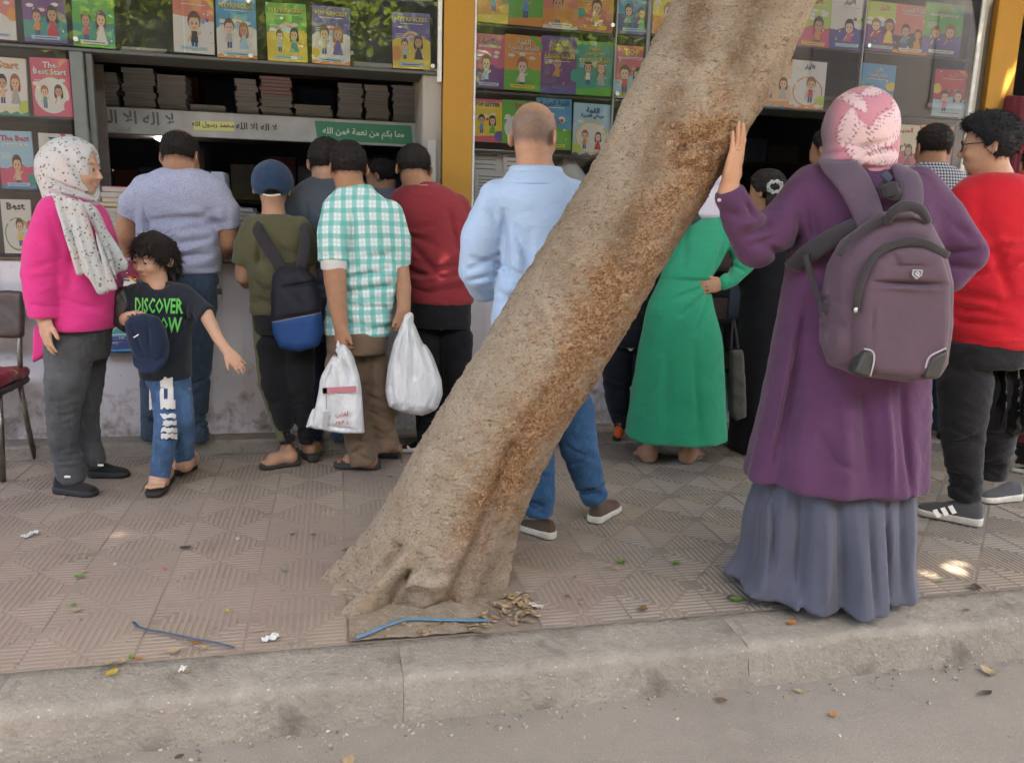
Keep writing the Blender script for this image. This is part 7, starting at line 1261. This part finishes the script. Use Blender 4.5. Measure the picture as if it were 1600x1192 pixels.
V_ = Fld(.007); head_prims(V_, hc, .22, hM, False, False, .02); V_.cone(hc - (0, .02, .06), pr.p(1100, 332, .26), .08, .085, .05); V_.loft(pr.st([(336, 1068, 1124, .08, .25), (318, 1075, 1124, .09, .32), (300, 1082, 1126, .1, .38)]), .04); V_.build(); V_.band(wrinkle(.003)); pr.add('headscarf', V_, fabric((.6, .57, .64), .05)); ribbon(pr, 'bag_strap', [(1050, 372, .02), (1066, 352, .08), (1092, 336, .18)], 8, .005, M_BPD)
M_SLIP = plain((.2, .14, .12), .6); pr.shoe((1019, 724), (994, 711), M_SLIP, M_SLIP, .05, .04, .012, strap=((.6, .72),)); pr.shoe((1067, 725), (1095, 711), M_SLIP, M_SLIP, .05, .04, .012, strap=((.6, .72),))

# ================================================================== women in black in the doorway
M_BLK = fabric((.010, .011, .014), .2, wr=.25)
pr = Pr(4.45, (1185, 700), 'woman in a black robe with her dark hair tied in a scrunchie in the doorway'); F = Fld(.008); hc = pr.p(1196, 303); hM = rotm(R_(42), -.3); head_prims(F, hc, .22, hM); F.cone(hc, pr.p(1206, 350), .05, .055, .03); F.loft(pr.st([(360, 1175, 1235, .08), (460, 1170, 1225, .1), (600, 1160, 1215, .1)]), .04); F.build(); pr.add('body', F, skin(), col=skincol(SKIN_B))
G = Fld(.007); hair_cap(G, hc, .22, hM, .02, -.3, noise=.005); pr.add('hair', G, hairmat(), relax=0); G = Fld(.007); G.ell(pr.p(1215, 312, -.1), (.06, .06, .085), None, .02); G.build(); G.band(lambda P: .007 * wob(P, 60, 60, 40, 1.)); pr.add('hair_bun', G, hairmat((.02, .015, .012)), relax=0)
mb = MB(); cc0 = pr.p(1211, 292, -.16); rk = random.Random(2)
for k in range(3): mb = MB(); mb.tube([Vector(cc0 - pr.base) + Vector(((.030 + .006 * k) * math.cos(a), .006 * math.sin(3 * a + k), (.022 + .005 * k) * math.sin(a) + .004 * math.sin(9 * a + k))) for a in np.linspace(0, 2 * math.pi, 40)], .0035, 6); pr.put('scrunchie', mb, plain((.5, .52, .5), .7))
T = Fld(.012); T.loft(pr.st([(335, 1180, 1236, .07), (348, 1166, 1252, .10), (375, 1158, 1262, .125), (440, 1160, 1258, .14), (540, 1150, 1250, .16), (640, 1142, 1240, .18), (702, 1138, 1236, .19)]), .03, 2.2, lambda th, Z: 1 + np.clip((.9 - Z) / .9, 0, 1) * .03 * np.sin(8 * th)); T.chain(pr.ch([(1172, 365, 18, .0), (1160, 420, 17, .0), (1175, 455, 14, .1)]), .03); T.chain(pr.ch([(1250, 365, 18, .0), (1262, 430, 17, .05)]), .03); T.build(); T.band(wrinkle(.004)); pr.add('robe', T, M_BLK)
b0 = pr.p(1148, 655, -.12); tb_ = empty('tote_bag', b0, 'dull grey tote bag hanging beside the black robe', 'bag'); F = Fld(.008); F.extr(pr.poly([(1138, 545), (1158, 545), (1162, 600), (1163, 648), (1146, 655), (1136, 640)], -.15), pr.Y - .18, .045, .02); F.build(); F.band(wrinkle(.003)); link('tote', F.mesh('tote', b0), fabric((.10, .095, .09), .2), tb_); ribbon(pr, 'handle', [(1142, 548, -.18), (1146, 500, -.17), (1154, 548, -.18)], 2, .003, M_BPD, tb_, b0)
pr = figure(4.75, (1290, 700), 'person in dark clothes deep in the doorway behind the pink headscarf', (1291, 236, .23, R_(38), -.2), SKIN_B, stub=HAIRC, hair=dict(inflate=.012, lower=-.25), neck=(1292, 268, .056), top=[(258, 1275, 1312, .07), (268, 1256, 1330, .1), (300, 1245, 1340, .125), (380, 1245, 1340, .13), (480, 1248, 1338, .13)], sleeves=[[(1256, 290, 20, 0), (1246, 350, 18, .03), (1250, 400, 16, .1)], [(1330, 290, 20, 0), (1340, 350, 18, .03)]], topmat=fabric((.02, .02, .025), .2), waist=[(470, 1252, 1334, .12), (510, 1252, 1334, .13)], legs=[[(1270, 530, 22, 0), (1270, 600, 18, 0), (1270, 665, 15, 0)], [(1315, 530, 22, 0), (1315, 600, 18, 0), (1315, 665, 15, 0)]], legmat=M_BLK, h=.011, hb=.01)

# ================================================================== man in the checked shirt
t = NT('small_check'); cx_ = t.sep(t.coord()); 
def bd(v, per): return t.ramp(t.math('ABSOLUTE', t.math('SUBTRACT', t.math('FRACT', t.math('DIVIDE', v, per)), .5)), [(.22, 1.), (.28, 0.)])
c_ = t.mix(t.math('MULTIPLY', t.math('ADD', bd(t.math('ADD', cx_[0], 5.), .0165), bd(t.math('ADD', cx_[2], 5.), .0165)), .5), (.5, .5, .52), (.02, .022, .05)); M_CHK = t.out(c_, .9, t.bump(t.noise(28, detail=3), .3, .01), .2)
pr = figure(4.58, (1455, 690), 'man in a small black and white checked shirt facing the second shop', (1456, 231, .232, R_(6), -.12), SKIN_B, stub=(.02, .017, .016), hair=dict(inflate=.012, lower=-.24, noise=.004), neck=(1456, 262, .058), top=[(257, 1432, 1482, .07), (266, 1416, 1496, .10), (285, 1402, 1512, .125), (330, 1398, 1516, .14), (400, 1402, 1512, .14), (480, 1404, 1510, .14)], sleeves=[[(1414, 295, 20, 0), (1402, 350, 20, .0), (1402, 390, 17, .05)], [(1500, 295, 20, 0), (1512, 350, 20, .0)]], topmat=M_CHK, waist=[(470, 1406, 1506, .13), (510, 1408, 1504, .13)], legs=[[(1432, 530, 25, 0), (1434, 600, 20, 0), (1436, 668, 18, 0)], [(1480, 530, 25, 0), (1478, 600, 20, 0), (1476, 668, 18, 0)]], legmat=denim((.03, .075, .14), .3), legname='jeans', arms=[[(1402, 380, 13, .05), (1406, 430, 11, .15)]], h=.009, hb=.008)
F = Fld(.0065); F.loft(pr.st([(268, 1424, 1488, .09), (260, 1430, 1482, .08), (254, 1434, 1478, .072)]), .01, 2.1, rnd=.006); F.build(); pr.add('collar', F, M_CHK); pr.shoe((1436, 688), (1434, 668), M_BLACKSHOE, M_SOLEBLK, .08); pr.shoe((1478, 688), (1480, 668), M_BLACKSHOE, M_SOLEBLK, .08)

# ================================================================== youth in the red T-shirt and glasses
M_RED = fabric((.55, .016, .028), .05, wr=.3); M_TRB = fabric((.016, .016, .019), .2, wr=.4)
pr = figure(3.42, (1530, 800), 'youth in a red T-shirt, glasses and grey striped trainers', (1543, 227, .228, R_(62), -.05), (.5, .29, .195), stub=(.016, .014, .014), hair=None, neck=(1556, 290, .058), top=[(270, 1528, 1584, .07), (280, 1512, 1606, .10), (300, 1496, 1626, .125), (340, 1496, 1628, .14), (400, 1490, 1632, .145), (470, 1484, 1638, .15), (540, 1485, 1638, .155)], sleeves=[[(1512, 312, 27, -.02), (1500, 360, 29, -.02), (1497, 400, 27, .02)], [(1622, 312, 28, 0), (1640, 360, 29, .0), (1645, 410, 27, 0)]], topmat=M_RED, topname='t_shirt', cre=[((1520, 330, -.16), (1510, 420, -.17), .014, .009), ((1500, 440, -.17), (1590, 420, -.18), .016, .006), ((1500, 500, -.18), (1600, 470, -.18), .016, .007), ((1560, 360, -.18), (1590, 470, -.19), .018, .006), ((1488, 395, -.12), (1525, 405, -.16), .012, .006)], arms=[[(1497, 390, 17, .02), (1500, 440, 15, .08), (1520, 450, 12, .2)], [(1645, 400, 18, 0), (1640, 470, 15, -.02), (1612, 545, 12, -.04)]], hands=[dict(w=(1612, 543, -.04), d=(-.4, 0, -1), n=(-.5, .7, 0), t=(-.6, -.7, 0), curl=1.0)], waist=[(532, 1478, 1604, .145), (570, 1470, 1600, .15)], legs=[[(1508, 600, 40, -.03), (1504, 670, 33, -.04), (1506, 730, 27, -.05), (1508, 775, 24, -.04)], [(1560, 600, 38, .05), (1558, 670, 31, .07), (1552, 720, 25, .1), (1549, 745, 22, .1)]], legmat=M_TRB, lwr=.007, hb=.0075)
hc, hM, H = pr.hc, pr.hM, pr.hH
Hh = Fld(.0055); head_prims(Hh, hc, H, hM, False, False, .02); Hh.ell(hc + hM @ np.array([0, .12, .42]) * H, np.array([.33, .34, .16]) * H, hM, .03); Hh.build(); Hh.band(lambda P: .005 * wob(P, 55, 55, 55, .3) + .0035 * wob(P, 120, 120, 90, 1.2)); Hh.cut(lambda P: (lambda q: (np.where(q[:, 1] < -.14, -.26, np.where(q[:, 1] < .1, -.26 + (q[:, 1] + .14) / .24 * .36, .10 + (q[:, 1] - .1) * .75)) + .02 * np.sin(22 * q[:, 0]) - q[:, 2]) * H)((P - hc) @ hM / H), .008); strands(pr, pr.add('hair', Hh, hairmat((.013, .013, .016)), relax=0), Hh, 3500, .016, .0012, .5, 4)
gl = hM; LL = lambda x, y, z: Vector(hc + hM @ (np.array([x, y, z]) * H) - pr.base); mb = MB()
g0 = None
for s in (-1, 1):
    mb = MB(); mb.tube([LL(s * (.145 + .115 * math.cos(a)), .42 - .03 * abs(math.cos(a)), -.01 + .09 * math.sin(a)) for a in np.linspace(0, 2 * math.pi, 22)], .0026, 6); o = pr.put('glasses_rim', mb, M_DARK); mb = MB(); mb.tube([LL(s * .26, .40, .01), LL(s * .35, .2, .015), LL(s * .36, -.05, .01), LL(s * .35, -.12, -.05)], .0026, 6); pr.put('glasses_temple', mb, M_DARK)
eyes(pr, hc, H, hM)
M_GSH = fabric((.075, .08, .088), .15)
s1 = pr.shoe((1534, 822), (1432, 800), M_GSH, M_SOLEWHT, .1, .047, .034); s2 = pr.shoe((1592, 780), (1530, 784), M_GSH, M_SOLEWHT, .1, .047, .034)
mb = MB()
for k in range(3): x = 1457 + 12 * k; y = 801 - 3 * k; mb = MB(); mb.poly([tuple(pr.p(a_, b_, dd) - pr.base) for a_, b_, dd in ((x, y - 4, -.096), (x + 7, y - 6, -.094), (x + 14, y + 6, -.098), (x + 7, y + 8, -.10))][::-1], 0); pr.put('shoe_stripe', mb, M_WHITE, s1, False)
for k in range(3): x = 1504 + 4.2 * k; hh_ = 3 + 2.2 * (1 - abs(k - 1)) + k; mb = MB(); mb.poly([tuple(pr.p(a_, b_, -.088) - pr.base) for a_, b_ in ((x, 806), (x + 3.6, 807), (x + 3.0, 806 - hh_ - 1), (x + 1, 806 - hh_))][::-1], 0); pr.put('shoe_mark', mb, M_WHITE, s1, False)
b0 = pr.p(1580, 660, .02); bb = empty('bin_liner_bag', b0, 'crumpled black plastic bag carried by the red T-shirt youth', 'bag'); F = Fld(.007); F.extr(pr.poly([(1568, 545), (1612, 540), (1622, 600), (1620, 668), (1580, 684), (1556, 670), (1546, 630), (1552, 580)], .0), pr.Y + .03, .08, .05); F.build(); F.band(creases(pr, [((1560 + 9 * k, 550, -.05), (1556 + 10 * k, 675, -.05), .008, .010 * (-1) ** k) for k in range(6)])); F.band(wrinkle(.006, 30, 30, 12, .3)); link('bag_film', F.mesh('bag_film', b0), plain((.012, .012, .013), .22, .5, var=.3), bb)

# ================================================================== person in a maroon robe at the edge, behind the red T-shirt
pr = figure(4.1, (1615, 735), 'person in a maroon robe and black shoes behind the red T-shirt youth', (1625, 258, .22, R_(-20), -.1), SKIN_B, stub=HAIRC, hair=dict(inflate=.012, lower=-.25), neck=(1625, 292, .05), top=[(285, 1605, 1645, .06), (297, 1590, 1660, .09), (330, 1580, 1672, .11), (450, 1584, 1668, .12), (600, 1578, 1674, .14), (688, 1576, 1680, .15)], sleeves=[[(1592, 320, 17, 0), (1582, 400, 15, 0)], [(1660, 320, 17, 0), (1670, 400, 15, 0)]], topmat=fabric((.13, .018, .03), .15), topname='robe', legs=[[(1600, 640, 16, 0), (1598, 722, 12, 0)], [(1650, 640, 16, 0), (1652, 722, 12, 0)]], legmat=M_BLK, h=.011, hb=.01)
pr.shoe((1612, 742), (1578, 735), M_BLACKSHOE, M_SOLEWHT, .08); pr.shoe((1654, 742), (1650, 722), M_BLACKSHOE, M_SOLEWHT, .08)
# ================================================================== shopkeeper in the dark
pr = figure(5.0, (596, 640), 'shopkeeper with black hair in a grey-blue shirt behind the counter', (596, 276, .23, R_(70), -.25), SKIN_B, stub=HAIRC, hair=dict(inflate=.014, lower=-.25, noise=.005), neck=(596, 302, .055), top=[(292, 576, 616, .06), (302, 560, 634, .09), (330, 552, 644, .12), (420, 554, 640, .13), (520, 556, 638, .13)], sleeves=[[(560, 325, 18, 0), (550, 390, 16, -.05)], [(634, 325, 18, 0), (644, 390, 16, -.05)]], topmat=fabric((.13, .16, .2), .1), legs=[[(580, 530, 22, 0), (580, 650, 16, 0)], [(615, 530, 22, 0), (615, 650, 16, 0)]], legmat=M_BLK, h=.011, hb=.01)
# ------------------------------------------------------------------ folding chair at the wall
rr, fr = ground(51, 719), ground(5, 752); ax_ = fr - rr; dep = float(np.linalg.norm(ax_)); ax_ = ax_ / dep; lf = np.array([ax_[1], -ax_[0], 0.]); lf = lf if lf[0] < 0 else -lf
ch = empty('chair', rr, 'old metal chair with a brown padded back and torn red seat at the wall', 'chair'); M_TUBE = plain((.2, .19, .17), .35, .5, .8, .4); M_VIN = plain((.075, .052, .042), .38, .45, var=.3)
def cl(a, b, z): return Vector(ax_ * a + lf * b + np.array([0, 0, z]))
Wd, Dp = .43, dep
for b in (0, Wd):
    mb = MB(); mb.tube([cl(-.03, b, 0), cl(.02, b, .2), cl(.06, b, .40)], .0125, 10); mb.build('leg', M_TUBE, ch, smooth=True); mb = MB(); mb.tube([cl(Dp, b, 0), cl(Dp - .03, b, .22), cl(Dp - .05, b, .40)], .0125, 10); mb.build('leg', M_TUBE, ch, smooth=True); mb = MB(); mb.tube([cl(.05, b, .40), cl(.03, b, .55), cl(-.02, b, .82)], .012, 10); mb.build('back_post', M_TUBE, ch, smooth=True)
def pad(name, c, r, rot, mat, wr_=.003, h=.008):
    F = Fld(h); Mx = np.stack([lf, ax_ * math.cos(rot) + np.array([0, 0, math.sin(rot)]), np.cross(lf, ax_ * math.cos(rot) + np.array([0, 0, math.sin(rot)]))], 1); r = np.array(r)
    def f(X, Y, Z):
        q = [((X - c[0]) * Mx[0, i] + (Y - c[1]) * Mx[1, i] + (Z - c[2]) * Mx[2, i]) for i in range(3)]; rd = .02; e = [np.abs(q[i]) - r[i] + rd for i in range(3)]
        return np.sqrt(sum(np.maximum(x, 0) ** 2 for x in e)) + np.minimum(np.maximum(np.maximum(e[0], e[1]), e[2]), 0) - rd
    e = np.abs(Mx) @ r; gen(F, f, c - e, c + e, .01); F.build(); F.band(wrinkle(wr_, 14, 14, 14, .3)); return link(name, F.mesh(name, rr), mat, ch)
pad('backrest', rr + np.array(cl(.0, Wd / 2, .735)), (.24, .115, .024), R_(102), M_VIN)
pad('seat', rr + np.array(cl(Dp * .5 + .0, Wd / 2, .415)), (.24, Dp * .5 + .02, .022), 0, plain((.05, .04, .035), .6), .005); 
t = NT('torn_red_vinyl'); n_ = t.noise(9, detail=5); c_ = t.mix(t.ramp(n_, [(.38, 0.), (.42, 1.)]), (.05, .035, .03), (.27, .02, .035)); c_ = t.mix(t.ramp(t.noise(14, detail=3), [(.64, 0.), (.66, 1.)]), c_, (.42, .33, .16)); pad('cushion', rr + np.array(cl(Dp * .5 - .01, Wd / 2 - .01, .458)), (.23, Dp * .5 + .01, .03), R_(3), t.out(c_, .45, t.bump(n_, .5, .02), .4), .009)
# ------------------------------------------------------------------ litter
LC = dict(green=(.10, .22, .035), yellow=(.42, .31, .06), brown=(.16, .095, .05), dry=(.36, .27, .16), orange=(.42, .17, .05), dark=(.07, .055, .04))
rl = random.Random(31)
LM = [(120, 790, 'near the black trainers'), (260, 800, 'near the sandalled child'), (440, 760, 'near the capped boy'), (580, 760, 'near the plaid shirt man'), (560, 900, 'left of the trunk base'), (700, 960, 'at the foot of the trunk'), (830, 940, 'in the soil pit'), (880, 860, 'near the brown shoes'), (960, 885, 'between the trunk and the purple coat'), (1060, 885, 'beside the blue skirt hem'), (1030, 950, 'near the inner kerb edge by the trunk'), (1150, 935, 'just under the blue skirt hem'), (1240, 975, 'in front of the blue skirt'), (1490, 910, 'in the sunlit spot'), (1535, 930, 'near the grey trainers'), (130, 900, 'on the reddish tiles below the child'), (300, 860, 'on the reddish tiles below the capped boy'), (440, 880, 'on the bare tiles left of the trunk'), (350, 955, 'above the dark blue strap'), (300, 1005, 'beside the dark blue strap'), (200, 1030, 'in the joint along the kerb'), (110, 950, 'above the kerb joint'), (175, 1051, 'beside the kerb joint'), (1127, 1094, 'below the blue skirt'), (1302, 1116, 'out on the asphalt'), (1545, 1060, 'by the gutter'), (545, 1188, 'far out on the asphalt')]
def leaf(px, py, kind, size, z=.004, where='pavement'):
    p0 = ground(px, py, z); a = rl.uniform(0, 6.28); L = size; wd = size * rl.uniform(.28, .4); cu = rl.uniform(.1, .4) * size; mb = MB(); n = 7; rows_ = []
    for i in range(n):
        t_ = i / (n - 1); w_ = wd * math.sin(math.pi * (.04 + .92 * t_)) ** .8; zc = cu * (2 * t_ - 1) ** 2 * .5; x = (t_ - .5) * L; rows_.append([(x, -w_, zc + .25 * w_), (x, 0, zc + .001), (x, w_, zc + .25 * w_)])
    for i in range(n - 1):
        for j in range(2): mb.poly([rows_[i][j], rows_[i + 1][j], rows_[i + 1][j + 1], rows_[i][j + 1]])
    nm = min(LM, key=lambda q: (q[0] - px) ** 2 + 2.2 * (q[1] - py) ** 2)[2]
    o = mb.build('fallen_leaf', plain(LC[kind], .6, .3, var=.3, scale=60), None, p0, a, True); o.scale = (.8, .8, .8); tag(o, {'green': 'small green leaf lying flat on the %s', 'yellow': 'curled yellow leaf lying on the %s', 'brown': 'small brown leaf lying on the %s', 'dry': 'dry tan leaf lying on the %s', 'orange': 'orange-brown leaf scrap lying on the %s', 'dark': 'dark withered leaf lying on the %s'}[kind] % (where + ' ' + nm if 'soil' not in nm else 'soil beside the trunk'), 'leaf', 'fallen %s leaves on the %s' % (kind, where)); return o
for px, py, k, s_ in ((124, 901, 'green', .045), (131, 893, 'dry', .03), (115, 944, 'green', .025), (120, 953, 'dry', .035), (290, 856, 'dark', .055), (331, 855, 'orange', .03), (445, 892, 'green', .03), (355, 955, 'yellow', .03), (305, 1004, 'orange', .04), (270, 1018, 'dry', .05), (205, 1027, 'green', .03), (216, 1028, 'orange', .03), (190, 1033, 'dry', .035), (170, 1035, 'dry', .03), (404, 985, 'dry', .03), (318, 1012, 'dry', .03), (457, 835, 'brown', .03), (970, 878, 'green', .045), (965, 889, 'dry', .035), (952, 885, 'dry', .03), (1056, 879, 'green', .045), (1005, 951, 'brown', .055), (887, 932, 'brown', .028), (908, 942, 'dry', .025), (1150, 937, 'green', .05), (1140, 933, 'dark', .04), (1237, 973, 'orange', .05), (1525, 918, 'dark', .06), (1510, 953, 'brown', .03), (1470, 908, 'green', .03), (860, 900, 'dry', .025), (898, 902, 'brown', .02), (815, 946, 'yellow', .05), (801, 935, 'yellow', .035), (780, 943, 'dry', .03), (835, 956, 'dry', .04), (700, 955, 'dry', .03), (1095, 893, 'dry', .03), (540, 860, 'brown', .045), (490, 835, 'brown', .03), (610, 745, 'dark', .03)): leaf(px, py, k, s_)
leaf(175, 1051, 'yellow', .05, .004, 'kerb'); leaf(290, 1049, 'dry', .03, .004, 'kerb')
for px, py, k, s_ in ((1127, 1094, 'brown', .045), (1302, 1116, 'orange', .035), (1250, 1080, 'dry', .04), (1545, 1050, 'dry', .07), (1540, 1083, 'dark', .05), (545, 1188, 'dry', .05), (280, 1182, 'dark', .03), (1400, 1045, 'dry', .03)): leaf(px, py, k, s_, ROADZ + .008, 'road')
rk = random.Random(77)
def scrap(px, py, w_, h_, col, lb, z=.006):
    p0 = ground(px, py, z); mb = MB(); n = 6; G = [[(w_ * (i / n - .5) + rk.uniform(-.15, .15) * w_ / n, h_ * (j / n - .5) + rk.uniform(-.2, .2) * h_ / n, rk.uniform(0, .012)) for j in range(n + 1)] for i in range(n + 1)]
    for i in range(n):
        for j in range(n): mb.poly([G[i][j], G[i + 1][j], G[i + 1][j + 1], G[i][j + 1]])
    return tag(mb.build('paper_scrap', plain(col, .5), None, p0, rk.uniform(0, 3), False), lb, 'litter')
scrap(47, 836, .06, .03, (.6, .62, .62), 'crumpled white paper scrap on the tiles below the old chair'); scrap(423, 998, .05, .025, (.55, .6, .58), 'white foil scrap at the inner edge of the kerb'); scrap(286, 1047, .025, .018, (.6, .6, .58), 'tiny white paper scrap on the kerb top'); scrap(371, 843, .014, .012, (.62, .6, .56), 'tiny white chip on the reddish tiles')
scrap(258, 890, .012, .01, (.6, .12, .14), 'tiny red plastic chip on the reddish tiles'); scrap(838, 948, .05, .02, (.5, .46, .42), 'torn wrapper on the soil beside the trunk')
def strip(pts, w_, col, lb):
    P_ = [Vector(ground(*p_, .016)) for p_ in pts]; b = P_[0].copy(); mb = MB(); mb.tube([p_ - b for p_ in P_], w_, 8, flat=.28, up=(0, 0, 1)); return tag(mb.build('plastic_strap', plain(col, .4, .4, var=.2), None, b, None, True), lb, 'strap')
strip([(556, 996), (575, 989), (605, 976), (632, 967), (660, 966.5), (700, 968), (765, 968.5)], .0075, (.085, .23, .38), 'light blue packing strap bent across the kerb in front of the trunk'); strip([(208, 971), (216, 979), (232, 984), (262, 989), (300, 997), (335, 1003), (366, 1011)], .005, (.05, .085, .15), 'dark blue packing strap lying on the reddish tiles')
# dry leaf scraps and twigs gathered in the pit, gravel along the kerb
def crumbs(name, pts, sz, mat, lb, cat, flat=.4):
    r = np.random.RandomState(5); V = []; Q = []
    for p0 in pts:
        s_ = sz * r.uniform(.5, 1.5); A = r.normal(size=(3, 3)); A, _ = np.linalg.qr(A); c8 = np.array([[x, y, z] for x in (-1, 1) for y in (-1, 1) for z in (-1, 1)]) * np.array([1, r.uniform(.3, .8), flat * r.uniform(.2, .8)]) * s_ * r.uniform(.8, 1.2, size=(8, 3)); c8 = c8 @ A.T if flat > .6 else c8 @ np.array(rotm(r.uniform(0, 6.28), r.uniform(-.3, .3)).T); b = len(V); V += [tuple(q + np.array(p0)) for q in c8]
        Q += [[b + i for i in f] for f in ((0, 1, 3, 2), (4, 6, 7, 5), (0, 4, 5, 1), (2, 3, 7, 6), (0, 2, 6, 4), (1, 5, 7, 3))]
    return tag(link(name, mesh_np(name, np.array(V), np.array(Q), False), mat), lb, cat, None, 'stuff')
r = np.random.RandomState(8); ptsL = [wallpt(-.37 - abs(r.normal()) * .07, .004 + r.uniform(0, .008), r.uniform(1.98, 2.19)) for _ in range(70)] + [wallpt(r.uniform(-.95, -.38), .007, r.uniform(2.12, 2.2)) for _ in range(26)] + [wallpt(r.uniform(-.46, -.375), -.012, r.uniform(1.71, 1.85)) for _ in range(30)]
t = NT('dry_scraps'); c_ = t.mix(t.ramp(t.noise(60, detail=2), [(.35, 0.), (.65, 1.)]), (.13, .08, .045), (.42, .33, .22)); crumbs('leaf_litter', ptsL, .012, t.out(c_, .85), 'dry leaf scraps and wood chips on the soil round the trunk', 'leaf litter', .15)
ptsG = [wallpt(r.uniform(-3, 4), ROADZ + .004, KERB_OUT + .012 + abs(r.normal()) * .05) for _ in range(420)] + [wallpt(r.uniform(-3, 4), ROADZ + .006, KERB_OUT + r.uniform(.02, 1.4)) for _ in range(110)] + [wallpt(r.uniform(-2.6, 3), .0, r.uniform(.25, 2.4)) for _ in range(120)]
t = NT('gravel'); c_ = t.mix(t.ramp(t.noise(35, detail=2), [(.4, 0.), (.65, 1.)]), (.16, .14, .12), (.5, .47, .42)); crumbs('gravel', ptsG, .0042, t.out(c_, .9), 'fine gravel and grit along the kerb and on the tiles', 'gravel', .8)
